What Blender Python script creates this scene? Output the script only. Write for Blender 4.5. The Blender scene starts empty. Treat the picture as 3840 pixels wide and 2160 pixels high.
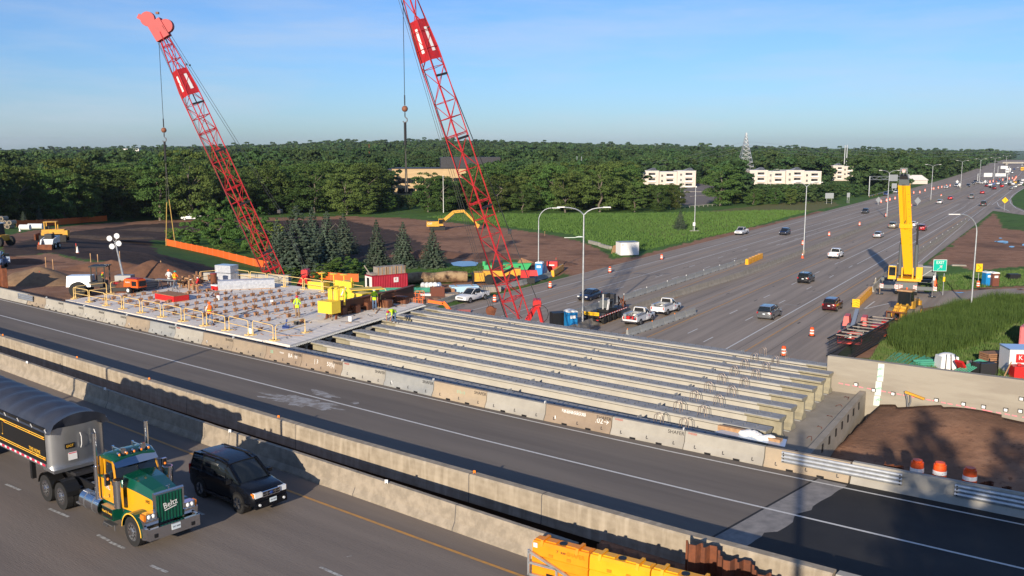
import bpy,bmesh,math,random
import numpy as np
from mathutils import Vector,Matrix,Euler,noise as mnoise
R=math.radians
rnd=random.Random(7)
scn=bpy.context.scene
COL=scn.collection
# ------------------------------------------------------------ camera
H=22.0;FPX=3480.0;PITCH=math.atan(530.0/FPX)
cam=bpy.data.cameras.new('camera');camo=bpy.data.objects.new('camera',cam);COL.objects.link(camo)
camo.location=(0,0,H);camo.rotation_euler=(math.pi/2-PITCH,0,0)
cam.sensor_width=36;cam.lens=36*FPX/3840;cam.clip_start=.5;cam.clip_end=30000
scn.camera=camo
# ------------------------------------------------------------ sky and sun
SUN_AZ,SUN_EL=197.7,15.8
world=bpy.data.worlds.new('World');scn.world=world;world.use_nodes=True
wn=world.node_tree.nodes;wl=world.node_tree.links;wn.clear()
sky=wn.new('ShaderNodeTexSky');sky.sky_type='NISHITA';sky.sun_disc=False
sky.sun_elevation=R(SUN_EL);sky.sun_rotation=R(SUN_AZ);sky.altitude=250
sky.air_density=1.0;sky.dust_density=.35;sky.ozone_density=3.0
bg=wn.new('ShaderNodeBackground');bg.inputs['Strength'].default_value=.10
wo=wn.new('ShaderNodeOutputWorld')
tc=wn.new('ShaderNodeTexCoord');mp=wn.new('ShaderNodeMapping');mp.inputs['Scale'].default_value=(1.2,1.6,9.0)
mp.inputs['Rotation'].default_value=(0,R(7),0)
nz=wn.new('ShaderNodeTexNoise');nz.inputs['Scale'].default_value=1.6;nz.inputs['Detail'].default_value=7;nz.inputs['Roughness'].default_value=.62
cr=wn.new('ShaderNodeValToRGB');cr.color_ramp.elements[0].position=.45;cr.color_ramp.elements[1].position=.74
cr.color_ramp.elements[0].color=(0,0,0,1);cr.color_ramp.elements[1].color=(.50,.50,.50,1)
mx=wn.new('ShaderNodeMix');mx.data_type='RGBA'
wl.new(tc.outputs['Generated'],mp.inputs[0]);wl.new(mp.outputs[0],nz.inputs[0]);wl.new(nz.outputs[0],cr.inputs[0])
gain=wn.new('ShaderNodeMix');gain.data_type='RGBA';gain.blend_type='MULTIPLY';gain.inputs[0].default_value=1
gain.inputs[7].default_value=(.72,.86,1.12,1)
wl.new(sky.outputs[0],gain.inputs[6])
sx=wn.new('ShaderNodeSeparateXYZ');wl.new(tc.outputs['Generated'],sx.inputs[0]);rp_=wn.new('ShaderNodeValToRGB');wl.new(sx.outputs[2],rp_.inputs[0])
ce_=rp_.color_ramp.elements;ce_[0].position=.0;ce_[0].color=(.55,.74,1.12,1);ce_[1].position=.30;ce_[1].color=(.66,.84,1.14,1);wl.new(rp_.outputs[0],gain.inputs[7])
wl.new(cr.outputs[0],mx.inputs[0]);wl.new(gain.outputs[2],mx.inputs[6]);mx.inputs[7].default_value=(5.2,5.6,6.4,1)
wl.new(mx.outputs[2],bg.inputs[0]);wl.new(bg.outputs[0],wo.inputs[0])
sd=bpy.data.lights.new('sun','SUN');sd.energy=5.0;sd.angle=R(.55);sd.color=(1.0,.86,.68)
suno=bpy.data.objects.new('sun',sd);COL.objects.link(suno)
sv=Vector((math.sin(R(SUN_AZ))*math.cos(R(SUN_EL)),math.cos(R(SUN_AZ))*math.cos(R(SUN_EL)),math.sin(R(SUN_EL))))
suno.rotation_euler=sv.to_track_quat('Z','Y').to_euler();suno.location=(0,-30,80)
scn.view_settings.view_transform='Standard';scn.view_settings.look='None'
scn.view_settings.exposure=0.35;scn.view_settings.gamma=1
scn.cycles.max_bounces=6;scn.cycles.diffuse_bounces=3;scn.cycles.glossy_bounces=3
scn.cycles.transparent_max_bounces=6;scn.cycles.caustics_reflective=False;scn.cycles.caustics_refractive=False
# ------------------------------------------------------------ placing helpers
def ray(u,v):
 X=(u-1920)/FPX;Y=(v-1080)/FPX;c,s=math.cos(PITCH),math.sin(PITCH)
 return np.array([X,c-Y*s,-s-Y*c])
def at(u,v,z=0.0):
 "the place at height z that shows at photograph point (u, v)"
 r=ray(u,v);t=(z-H)/r[2];return Vector((r[0]*t,r[1]*t,z))
def atd(u,v,y):
 "the place at forward distance y that shows at photograph point (u, v)"
 r=ray(u,v);t=y/r[1];return Vector((r[0]*t,y,H+r[2]*t))
def proj(P):
 P=np.asarray(P,float);c,s=math.cos(PITCH),math.sin(PITCH)
 x,y,z=P[...,0],P[...,1],P[...,2]-H
 d=y*c-z*s;d=np.where(d<.5,.5,d);return 1920+FPX*x/d,1080-FPX*(z*c+y*s)/d
BA=np.array([-14.3250537,56.57887288]);BT=np.array([.786882,-.61710349]);BN=np.array([.61710349,.786882])
BANG=math.atan2(BT[1],BT[0])
def B(s,o,z=8.5):
 p=BA+BT*s+BN*o;return Vector((p[0],p[1],z))
def toB(x,y):
 return(x-BA[0])*BT[0]+(y-BA[1])*BT[1],(x-BA[0])*BN[0]+(y-BA[1])*BN[1]
FA=np.array([23.69346,100.06939]);FAZ=R(31.5);FT=np.array([math.sin(FAZ),math.cos(FAZ)]);FN=np.array([math.cos(FAZ),-math.sin(FAZ)])
FANG=math.pi/2-FAZ
def cbend(s):return-2.2e-5*max(s,0)**2
def Fw(s,o,z=0.0):
 p=FA+FT*s+FN*(o+cbend(s));return Vector((p[0],p[1],z))
def toF(x,y):
 s=(x-FA[0])*FT[0]+(y-FA[1])*FT[1];o=(x-FA[0])*FN[0]+(y-FA[1])*FN[1];return s,o+2.2e-5*np.maximum(s,0)**2
# ------------------------------------------------------------ materials
MATS={}
def mat(name,col,rough=.7,metal=0.,col2=None,scale=3.,detail=4,amt=1.,bump=0.,bscale=None,spec=.4,coat=0.,emit=0.,alpha=None,stretch=None,lo=.35,hi=.65,rand=0.,trans=0.,rotz=None):
 if name in MATS:return MATS[name]
 m=bpy.data.materials.new(name);m.use_nodes=True;nt=m.node_tree;N=nt.nodes;L=nt.links
 p=N['Principled BSDF'];p.inputs['Roughness'].default_value=rough;p.inputs['Metallic'].default_value=metal
 p.inputs['Specular IOR Level'].default_value=spec;p.inputs['Coat Weight'].default_value=coat
 c=tuple(col)+(1,);p.inputs['Base Color'].default_value=c;out=None
 if col2 is not None or bump or rand:
  t=N.new('ShaderNodeTexCoord');src=t.outputs['Object']
  if rotz is not None:mr0=N.new('ShaderNodeMapping');mr0.inputs['Rotation'].default_value=(0,0,-rotz);L.new(src,mr0.inputs[0]);src=mr0.outputs[0]
  if stretch:
   mpn=N.new('ShaderNodeMapping');mpn.inputs['Scale'].default_value=stretch;L.new(src,mpn.inputs[0]);src=mpn.outputs[0]
 if col2 is not None:
  n=N.new('ShaderNodeTexNoise');n.inputs['Scale'].default_value=scale;n.inputs['Detail'].default_value=detail;n.inputs['Roughness'].default_value=.6
  L.new(src,n.inputs[0]);mr=N.new('ShaderNodeMapRange');mr.inputs[1].default_value=lo;mr.inputs[2].default_value=hi;mr.inputs[4].default_value=amt
  L.new(n.outputs[0],mr.inputs[0]);mm=N.new('ShaderNodeMix');mm.data_type='RGBA';L.new(mr.outputs[0],mm.inputs[0])
  mm.inputs[6].default_value=c;mm.inputs[7].default_value=tuple(col2)+(1,);out=mm.outputs[2]
 if rand:
  oi=N.new('ShaderNodeObjectInfo');hv=N.new('ShaderNodeHueSaturation');m1=N.new('ShaderNodeMapRange')
  m1.inputs[3].default_value=1-rand;m1.inputs[4].default_value=1+rand;L.new(oi.outputs['Random'],m1.inputs[0]);L.new(m1.outputs[0],hv.inputs['Value'])
  if out:L.new(out,hv.inputs['Color'])
  else:hv.inputs['Color'].default_value=c
  out=hv.outputs[0]
 if out:L.new(out,p.inputs['Base Color'])
 if bump:
  n=N.new('ShaderNodeTexNoise');n.inputs['Scale'].default_value=bscale or scale*4;n.inputs['Detail'].default_value=5;L.new(src,n.inputs[0])
  b=N.new('ShaderNodeBump');b.inputs['Strength'].default_value=bump;b.inputs['Distance'].default_value=.05;L.new(n.outputs[0],b.inputs['Height']);L.new(b.outputs[0],p.inputs['Normal'])
 if emit:p.inputs['Emission Color'].default_value=c;p.inputs['Emission Strength'].default_value=emit
 if trans:p.inputs['Transmission Weight'].default_value=trans
 MATS[name]=m;return m
def M(n):return MATS[n]
# ------------------------------------------------------------ mesh builder
class MB:
 def __init__(s):s.v=[];s.f=[];s.m=[];s.mats=[];s.T=None;s.sm=[]
 def mi(s,m):
  if isinstance(m,str):m=MATS[m]
  if m not in s.mats:s.mats.append(m)
  return s.mats.index(m)
 def add(s,vs,fs,m,smooth=False):
  b=len(s.v)
  if s.T is not None:vs=[s.T@Vector(q)for q in vs]
  s.v+=[tuple(q)for q in vs];k=s.mi(m)
  for f in fs:s.f.append([b+i for i in f]);s.m.append(k);s.sm.append(smooth)
  return s
 def box(s,c,d,m,rz=0,rot=None,taper=None):
  x,y,z=d[0]/2,d[1]/2,d[2]/2;tx,ty=taper or(1,1)
  vs=[Vector(q)for q in[(-x,-y,-z),(x,-y,-z),(x,y,-z),(-x,y,-z),(-x*tx,-y*ty,z),(x*tx,-y*ty,z),(x*tx,y*ty,z),(-x*tx,y*ty,z)]]
  Rm=rot.to_matrix()if rot is not None else Matrix.Rotation(rz,3,'Z')
  return s.add([Rm@q+Vector(c)for q in vs],[(3,2,1,0),(4,5,6,7),(0,1,5,4),(1,2,6,5),(2,3,7,6),(3,0,4,7)],m)
 def bar(s,a,b,w,m,h=None,up=(0,0,1)):
  a,b=Vector(a),Vector(b);d=b-a
  if d.length<1e-6:return s
  x=d.normalized();u=Vector(up)
  if abs(x.dot(u))>.98:u=Vector((1,0,0))
  y=u.cross(x).normalized();z=x.cross(y);h=h or w
  vs=[p+y*i*w/2+z*j*h/2 for p in(a,b)for i,j in((-1,-1),(1,-1),(1,1),(-1,1))]
  return s.add(vs,[(0,1,2,3),(7,6,5,4),(0,4,5,1),(1,5,6,2),(2,6,7,3),(3,7,4,0)],m)
 def cyl(s,a,b,r,m,n=10,r2=None,caps=True,smooth=True):
  a,b=Vector(a),Vector(b);d=(b-a)
  if d.length<1e-7:return s
  x=d.normalized();u=Vector((0,0,1))if abs(x.z)<.95 else Vector((1,0,0));y=u.cross(x).normalized();z=x.cross(y)
  r2=r if r2 is None else r2
  vs=[p+(y*math.cos(t*2*math.pi/n)+z*math.sin(t*2*math.pi/n))*rr for p,rr in((a,r),(b,r2))for t in range(n)]
  s.add(vs,[(i,(i+1)%n,n+(i+1)%n,n+i)for i in range(n)],m,smooth)
  if caps:b0=len(s.v)-2*n;k=s.mi(m);s.f+=[[b0+i for i in range(n)][::-1],[b0+n+i for i in range(n)]];s.m+=[k,k];s.sm+=[False,False]
  return s
 def tube(s,pts,r,m,n=6,rs=None):
  for i in range(len(pts)-1):s.cyl(pts[i],pts[i+1],rs[i]if rs else r,m,n,rs[i+1]if rs else r)
  return s
 def prism(s,prof,axis_pts,m,caps=True,smooth=False):
  "prof: list of (side, up); axis_pts: list of (Vector pos, Vector side, Vector up)"
  n=len(prof);vs=[]
  for p,sd_,up in axis_pts:vs+=[Vector(p)+Vector(sd_)*a+Vector(up)*b for a,b in prof]
  fs=[]
  for k in range(len(axis_pts)-1):
   for i in range(n):j=(i+1)%n;fs.append((k*n+i,k*n+j,(k+1)*n+j,(k+1)*n+i))
  if caps:fs+=[tuple(range(n))[::-1],tuple((len(axis_pts)-1)*n+i for i in range(n))]
  return s.add(vs,fs,m,smooth)
 def ext(s,prof,y0,y1,m,smooth=False):
  "profile in XZ extruded along Y"
  return s.prism(prof,[((0,y0,0),(1,0,0),(0,0,1)),((0,y1,0),(1,0,0),(0,0,1))],m,True,smooth)
 def sph(s,c,r,m,n=10,sc=(1,1,1)):
  vs=[];k=max(4,n//2+1);c=Vector(c)
  for i in range(k+1):
   a=math.pi*i/k
   for j in range(n):t=2*math.pi*j/n;vs.append(c+Vector((math.sin(a)*math.cos(t)*sc[0],math.sin(a)*math.sin(t)*sc[1],math.cos(a)*sc[2]))*r)
  return s.add(vs,[(i*n+j,(i+1)*n+j,(i+1)*n+(j+1)%n,i*n+(j+1)%n)for i in range(k)for j in range(n)],m,True)
 def quad(s,a,b,c,d,m):return s.add([a,b,c,d],[(0,1,2,3)],m)
 def build(s,name,parent=None,loc=None,rz=0,**k):
  me=bpy.data.meshes.new(name);me.from_pydata(s.v,[],s.f)
  for m in s.mats:me.materials.append(m)
  me.polygons.foreach_set('material_index',s.m);me.polygons.foreach_set('use_smooth',s.sm);me.update()
  if any(s.sm):me.set_sharp_from_angle(angle=R(40))
  o=bpy.data.objects.new(name,me);COL.objects.link(o)
  if parent is not None:o.parent=parent
  if loc is not None:o.location=loc
  if rz:o.rotation_euler.z=rz
  for a,b in k.items():o[a]=b
  return o
def thing(name,label,cat,loc=(0,0,0),rz=0,group=None,rot=None,sc=None):
 o=bpy.data.objects.new(name,None);COL.objects.link(o);o.location=loc;o.rotation_euler=rot or(0,0,rz);o['label']=label;o['category']=cat
 o.empty_display_size=.3
 if sc:o.scale=(sc,)*3
 if group:o['group']=group
 return o
KIDS={}
def dup(o,loc=None,rz=None,label=None,group=None,cat=None,sc=None,parent=None):
 c=o.copy();COL.objects.link(c)
 if parent is not None:c.parent=parent
 if loc is not None:c.location=loc
 if rz is not None:c.rotation_euler=(0,0,rz)
 if label:c['label']=label
 if group:c['group']=group
 if cat:c['category']=cat
 if sc:c.scale=(sc,)*3 if not isinstance(sc,tuple)else sc
 for ch in list(o.children):dup(ch,parent=c)
 return c
TS=bpy.data.scenes.new('workbench')
def realize(o):
 TS.collection.objects.link(o)
 with bpy.context.temp_override(scene=TS,view_layer=TS.view_layers[0]):return bpy.data.meshes.new_from_object(o.evaluated_get(bpy.context.evaluated_depsgraph_get()))
def text(parent,s,size,matn,loc,rot,depth=.004,name='lettering',align='CENTER'):
 cu=bpy.data.curves.new(name,'FONT');cu.body=s;cu.size=size;cu.extrude=depth;cu.align_x=align;cu.align_y='CENTER';cu.resolution_u=2
 o=bpy.data.objects.new(name,cu);me=realize(o);bpy.data.objects.remove(o)
 me.name=name;me.materials.clear();me.materials.append(MATS[matn]);q=bpy.data.objects.new(name,me);COL.objects.link(q)
 q.parent=parent;q.location=loc;q.rotation_euler=rot;return q
mat('concrete',(.31,.28,.235),.85,col2=(.235,.215,.18),scale=1.3,bump=.2,bscale=30)
mat('concrete_light',(.40,.38,.33),.85,col2=(.32,.30,.26),scale=.9,bump=.15,bscale=40)
mat('concrete_tan',(.35,.28,.20),.85,col2=(.27,.22,.165),scale=1.1,bump=.15,bscale=40)
mat('concrete_grey',(.33,.335,.32),.85,col2=(.25,.26,.26),scale=1.2,bump=.2,bscale=40)
mat('asphalt_bridge',(.135,.125,.115),.9,col2=(.10,.095,.09),scale=.35,bump=.3,bscale=60,lo=.3,hi=.7)
mat('black_asphalt',(.018,.018,.019),.8,col2=(.028,.027,.026),scale=.6,bump=.3,bscale=60)
mat('white_paint',(.64,.63,.59),.6,col2=(.46,.45,.42),scale=6,lo=.5,hi=.8)
mat('orange_paint',(.62,.30,.06),.6,col2=(.42,.25,.10),scale=5)
mat('black',(.012,.012,.013),.5);mat('rubber',(.018,.018,.018),.8);mat('dark_metal',(.05,.05,.055),.5,.4)
mat('grey_metal',(.28,.29,.30),.45,.6);mat('galvanised',(.55,.57,.58),.42,.7,col2=(.42,.44,.46),scale=4)
mat('chrome',(.78,.79,.80),.12,1.0);mat('glass_dark',(.012,.016,.018),.06,spec=.8)
mat('white',(.78,.78,.76),.45);mat('red',(.55,.02,.02),.45);mat('amber',(.8,.22,.02),.35)
mat('orange_plastic',(.85,.12,.015),.5);mat('cyellow',(.70,.38,.03),.5,col2=(.5,.26,.04),scale=2)
mat('crane_red',(.50,.022,.028),.5,col2=(.36,.02,.025),scale=1.5)
mat('rust',(.20,.065,.028),.85,col2=(.11,.04,.022),scale=2.5,bump=.3)
mat('wood',(.36,.19,.10),.85,col2=(.24,.12,.065),scale=5,rand=.15);mat('lumber',(.48,.30,.16),.85,col2=(.36,.2,.1),scale=6)
# ------------------------------------------------------------ terrain
def pip(px,py,poly):
 ins=np.zeros(px.shape,bool);n=len(poly)
 for i in range(n):
  x1,y1=poly[i];x2,y2=poly[(i+1)%n]
  if y1==y2:continue
  c=((y1>py)!=(y2>py))&(px<(x2-x1)*(py-y1)/(y2-y1)+x1);ins^=c
 return ins
def vnoise(x,y,sc,seed=0):
 x=x/sc+seed*17.3;y=y/sc+seed*9.1;xi=np.floor(x);yi=np.floor(y);fx=x-xi;fy=y-yi;fx=fx*fx*(3-2*fx);fy=fy*fy*(3-2*fy)
 def h(a,b):q=np.sin(a*127.1+b*311.7+seed*74.7)*43758.5453;return q-np.floor(q)
 return(h(xi,yi)*(1-fx)+h(xi+1,yi)*fx)*(1-fy)+(h(xi,yi+1)*(1-fx)+h(xi+1,yi+1)*fx)*fy
def fbm(x,y,sc,seed=0,o=4):
 a=0;w=.5
 for k in range(o):a=a+w*(vnoise(x,y,sc/2**k,seed+k)-.5);w*=.5
 return a
_cp=[(0,1080,8.3),(0,1000,8.2),(0,940,7.9),(0,890,6.6),(0,845,3.4),(0,818,1.6),(300,1080,8.1),(300,985,7.9),(300,920,7.0),(300,865,3.8),(300,830,1.5),(560,1060,7.8),(600,1010,7.6),(560,950,6.2),(580,905,2.6),(600,850,1.2),(700,1000,4.5),(760,1040,4.5),(800,1005,2.6),(860,1045,2.2),(700,930,1.7),(900,960,1.2),(1000,1060,.9),(800,840,.6),(900,820,.2),(1150,1000,.6),(1200,900,.3),(1400,1000,.3),(1500,850,.1),(1300,815,.1),(600,790,.3),(200,790,.5),(0,780,.6),(1600,1100,0),(1900,1000,0),(2200,950,0)]
_P=np.array([list(at(u,v,z))for u,v,z in _cp]+[list(B(-38,4,8.3)),list(B(-38,14,8.2)),list(B(-38,21,7.8)),list(B(-5,26,0)),list(B(5,26,0)),list(B(-14,26,.3)),list(B(-24,27,3.5)),list(B(15,26,0)),list(B(0,40,0)),list(B(-60,0,8.4)),list(B(-75,10,8.4)),list(B(-60,-30,8.4)),list(B(-120,-20,8.3)),list(B(-160,30,6)),[300,300,0],[0,500,0],[-300,500,0],[-400,300,.5]])
_S=60.0
def _phi(r):r=r/_S;return np.where(r>1e-9,r,0)
def _fit():
 n=len(_P);A=np.zeros((n+3,n+3));D=np.hypot(_P[:,None,0]-_P[None,:,0],_P[:,None,1]-_P[None,:,1])
 A[:n,:n]=_phi(D)+np.eye(n)*.004;A[:n,n]=1;A[:n,n+1:]=_P[:,:2]/_S;A[n,:n]=1;A[n+1:,:n]=_P[:,:2].T/_S
 return np.linalg.solve(A,np.r_[_P[:,2],0,0,0])
_W=_fit()
def sst(x):x=np.clip(x,0,1);return x*x*(3-2*x)
def terr(x,y):
 x=np.atleast_1d(np.asarray(x,float));y=np.atleast_1d(np.asarray(y,float));n=len(_P)
 r=np.hypot(x,y);s,o=toB(x,y);fs,fo=toF(x,y)
 z=np.zeros(x.shape);near=(r<420)&(x<60)
 if near.any():
  X,Y=x[near],y[near];D=np.hypot(X[:,None]-_P[None,:,0],Y[:,None]-_P[None,:,1])
  q=_phi(D)@_W[:n]+_W[n]+X/_S*_W[n+1]+Y/_S*_W[n+2];z[near]=np.clip(q,0,8.4)
 z*=1-sst((r-330)/80)
 z=np.where(fo>-45,z*(1-sst((fo+62)/18)),z)
 z=z*(1-(1-sst((o-23)/16))*sst((s+34.5)/9)*(s<60))
 under=(s>-34.5)&(s<60)&(o<24);z=np.where(under,0,z)
 left=(s<=-34.5)&(o<30);z=np.where(left,np.maximum(z,8.15*sst((-34.5-s)/1.5)*np.where(o<22.5,1,1-sst((o-22.5)/9))),z)
 z=np.where(left&(o<-8.9),8.35,z)
 rt=(s>29.6)&(o<21.5);fill=5.15+.082*np.clip(o-3,0,20)+.8*np.exp(-((s-35)/3.2)**2-((o-19.6)/3.0)**2)+.8*np.exp(-((s-43)/4)**2-((o-18.4)/3.0)**2)+.12*fbm(x,y,2.0,3)+.25*sst((s-36)/9)
 z=np.where(rt&(o>1.9),np.minimum(fill,7.6)*sst((s-29.6)/.6),z)
 z=np.where((s>29.6)&(o<=1.9),8.38,z)
 z=np.where((s>29.6)&(o<=-9.9)&(o>-11.6),np.minimum(8.3,3+(s-29.6)*.35),z)
 z=np.where((s>29.6)&(o>20.9)&(o<22.6),z*0,z)
 z=z+.22*fbm(x,y,14,5)*(np.abs(fo+17)>27)*(r<700)*((s<-37)|(o>26))
 zz=3.2*np.exp(-(((x+41)/16)**2+((y-190)/24)**2))*0
 az=np.degrees(np.arctan2(x,y))
 hz=np.interp(az,[-60,-29,-24,-16,-10,-4,2,8,16,22,27,33,60],[-12,-10,-6,1,10,13,9,2,-5,-10,-13,-16,-18])
 z=z+sst((r-500)/1500)*hz+sst((r-2600)/2500)*-20+sst((r-600)/1500)*4*fbm(x,y,420,8)
 return z
def tz(x,y):return float(terr(x,y)[0])
def ontr(u,v):
 "where the view through photograph point (u, v) meets the ground"
 r=ray(u,v);t=18.0
 for _ in range(4000):
  if H+r[2]*t<=tz(r[0]*t,r[1]*t):break
  t*=1.004
 lo,hi=t/1.004,t
 for _ in range(12):
  m_=(lo+hi)/2
  if H+r[2]*m_<=tz(r[0]*m_,r[1]*m_):hi=m_
  else:lo=m_
 return Vector((r[0]*hi,r[1]*hi,tz(r[0]*hi,r[1]*hi)))
BROWN=[[(0,962),(200,950),(350,985),(480,985),(620,1030),(660,1090),(0,1330)],[(0,890),(100,868),(300,843),(500,830),(720,820),(1280,810),(1528,818),(1687,834),(1851,850),(1976,867),(2075,882),(2174,905),(2249,938),(2304,972),(2390,960),(2520,925),(2700,880),(2900,835),(3080,790),(3085,796),(2900,850),(2700,895),(2440,980),(2300,1020),(2270,1040),(2115,1030),(2090,1000),(1975,985),(1920,972),(1800,985),(1690,990),(1600,960),(1500,900),(1280,850),(720,838),(500,850),(240,880),(100,905),(0,940)],[(1400,1100),(1480,1090),(1600,1075),(1700,1060),(1800,1045),(1950,1030),(1975,1000),(2050,975),(2110,1000),(2110,1030),(2060,1045),(1910,1085),(1700,1130),(1620,1160),(1500,1200),(1400,1180)],[(3723,799),(3692,833),(3614,880),(3500,970),(3470,1000),(3583,992),(3645,1016),(3754,1003),(3900,1000),(3900,873),(3764,858),(3739,817)],[(3440,1060),(3560,1066),(3600,1090),(3700,1078),(3900,1070),(3900,1140),(3700,1135),(3600,1160),(3440,1200),(3360,1260),(3290,1345),(3180,1345),(3260,1260),(3240,1230),(3330,1190),(3440,1150)]]
BLACK=[[(0,925),(240,872),(500,843),(720,832),(760,850),(640,900),(560,902),(600,952),(800,1003),(860,1035),(620,1035),(480,985),(350,975),(200,948),(0,966)],[(720,836),(1280,822),(1500,870),(1620,930),(1700,975),(1380,985),(1100,960),(900,900),(730,850)],[(3440,1085),(3560,1085),(3540,1120),(3440,1130)],[(3650,1080),(3840,1085),(3840,1112),(3700,1105)]]
DRY=[[(3500,1180),(3840,1110),(3840,1180),(3620,1280)],[(860,1010),(1000,1035),(1000,1060),(860,1050)],[(2300,835),(3100,740),(3150,770),(2500,900)]]
PAVE=[[(2500,680),(2710,678),(2720,735),(2640,770),(2500,768)],[(2015,672),(2100,668),(2110,682),(2020,690)]]
def build_ground():
 a1=np.arange(-33.5,33.5,.135);az=np.r_[np.linspace(-180,-34,40),a1,np.linspace(34,180,41)[:-1]];az=np.radians(az)
 r=[14.0]
 while r[-1]<1500:r.append(r[-1]*(1.0105 if r[-1]<420 else 1.02))
 while r[-1]<14000:r.append(r[-1]*1.05)
 r=np.array(r);A,Rr=np.meshgrid(az,r);x=Rr*np.sin(A);y=Rr*np.cos(A);z=terr(x.ravel(),y.ravel()).reshape(x.shape)
 na,nr=len(az),len(r)
 V=np.stack([x,y,z],-1).reshape(-1,3);V=np.vstack([V,[0,0,8.4]])
 i=np.arange(nr-1)[:,None]*na;j=np.arange(na)[None,:];j2=(j+1)%na
 Fq=np.stack([i+j,i+na+j,i+na+j2,i+j2],-1).reshape(-1,4)
 me=bpy.data.meshes.new('ground');me.from_pydata(V.tolist(),[],Fq.tolist()+[[k,(k+1)%na,len(V)-1]for k in range(na)])
 me.polygons.foreach_set('use_smooth',[True]*len(me.polygons))
 X,Y=V[:,0],V[:,1];jx=X+fbm(X,Y,3.0,11)*2.2;jy=Y+fbm(X,Y,3.0,21)*2.6
 Z=terr(jx,jy);u,v=proj(np.stack([jx,jy,Z],-1));front=Y>10
 def mk(P):
  q=np.zeros(len(X),bool)
  for p in P:q|=pip(u,v,p)
  return(q&front)
 s,o=toB(X,Y);br=mk(BROWN)|((s>29)&(o<21.5))|((s>-40)&(s<60)&(o<24));bl=mk(BLACK);col=np.zeros((len(V),4))
 col[:,0]=br;col[:,1]=bl;col[:,2]=mk(PAVE);col[:,3]=mk(DRY)
 a=me.color_attributes.new('soil','FLOAT_COLOR','POINT');a.data.foreach_set('color',col.ravel())
 m=bpy.data.materials.new('ground');m.use_nodes=True;nt=m.node_tree;N,L=nt.nodes,nt.links;p=N['Principled BSDF'];p.inputs['Roughness'].default_value=.95;p.inputs['Specular IOR Level'].default_value=.15
 g=N.new('ShaderNodeNewGeometry');at_=N.new('ShaderNodeAttribute');at_.attribute_name='soil';sp=N.new('ShaderNodeSeparateColor');L.new(at_.outputs['Color'],sp.inputs[0])
 def nz_(sc,det=5):n=N.new('ShaderNodeTexNoise');n.inputs['Scale'].default_value=sc;n.inputs['Detail'].default_value=det;n.inputs['Roughness'].default_value=.65;L.new(g.outputs['Position'],n.inputs[0]);return n.outputs[0]
 def ramp(src,c1,c2,lo=.35,hi=.65):
  q=N.new('ShaderNodeMapRange');q.inputs[1].default_value=lo;q.inputs[2].default_value=hi;L.new(src,q.inputs[0]);w=N.new('ShaderNodeMix');w.data_type='RGBA';L.new(q.outputs[0],w.inputs[0])
  for k_,c in((6,c1),(7,c2)):
   if isinstance(c,tuple):w.inputs[k_].default_value=c+(1,)
   else:L.new(c,w.inputs[k_])
  return w.outputs[2]
 def mixf(fac,a_,b_):
  w=N.new('ShaderNodeMix');w.data_type='RGBA';L.new(fac,w.inputs[0])
  for k_,c in((6,a_),(7,b_)):
   if isinstance(c,tuple):w.inputs[k_].default_value=c+(1,)
   else:L.new(c,w.inputs[k_])
  return w.outputs[2]
 grass=ramp(nz_(.9),(.060,.135,.025),(.095,.175,.038));grass=ramp(nz_(.05,4),grass,(.075,.125,.035),.5,.68);grass=ramp(nz_(.22,6),grass,(.040,.090,.020),.52,.66)
 grass=mixf(at_.outputs['Alpha'],grass,ramp(nz_(.4),(.13,.155,.05),(.17,.15,.065)))
 brown=ramp(nz_(.5),(.27,.138,.082),(.37,.21,.13));brown=ramp(nz_(3.0),brown,(.17,.088,.055),.55,.7)
 brown=ramp(nz_(.06,5),brown,(.155,.088,.058),.5,.66)
 blackc=ramp(nz_(.8),(.045,.030,.025),(.085,.058,.046));blackc=ramp(nz_(.12,6),blackc,(.11,.07,.052),.52,.68)
 c=mixf(sp.outputs[0],grass,brown);c=mixf(sp.outputs[1],c,blackc);c=mixf(sp.outputs[2],c,(.21,.19,.18))
 L.new(c,p.inputs['Base Color'])
 b=N.new('ShaderNodeBump');b.inputs['Strength'].default_value=.5;b.inputs['Distance'].default_value=.22;L.new(nz_(1.4,7),b.inputs['Height']);L.new(b.outputs[0],p.inputs['Normal'])
 me.materials.append(m);ob=bpy.data.objects.new('ground',me);COL.objects.link(ob);ob['kind']='structure';return ob
build_ground()
# ------------------------------------------------------------ freeway
mat('asphalt',(.34,.285,.235),.9,col2=(.245,.207,.172),scale=1.0,detail=6,bump=.25,bscale=25,lo=.38,hi=.62,rotz=FANG,stretch=(.025,.75,1))
def ribbon(mb,s0,s1,o0,o1,z,m,fr=Fw,step=20,o0b=None,o1b=None):
 n=max(1,int(math.ceil((s1-s0)/step)));vs=[]
 for i in range(n+1):
  t=i/n;s=s0+(s1-s0)*t;a=o0 if o0b is None else o0+(o0b-o0)*t;b=o1 if o1b is None else o1+(o1b-o1)*t
  vs+=[fr(s,a,z),fr(s,b,z)]
 return mb.add(vs,[(2*i,2*i+1,2*i+3,2*i+2)for i in range(n)],m)
fw=MB()
ribbon(fw,-70,1700,-41.8,7.5,.03,'asphalt')
for px in([(3140,1330),(3240,1245),(3330,1200),(3440,1160),(3560,1140),(3640,1120),(3840,1100),(3840,1080),(3700,1085),(3600,1095),(3470,1078),(3420,1010),(3500,960),(3400,1000),(3200,1100),(3100,1200),(3000,1310),(2890,1395),(3200,1440),(3160,1360)],):
 fw.add([at(u,v,.034)for u,v in px],[tuple(range(len(px)))],'asphalt')
rp=[(3640,850,3700,858),(3700,805,3790,803),(3738,778,3840,772),(3742,756,3850,752),(3748,742,3830,728),(3785,690,3850,690)]
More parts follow.
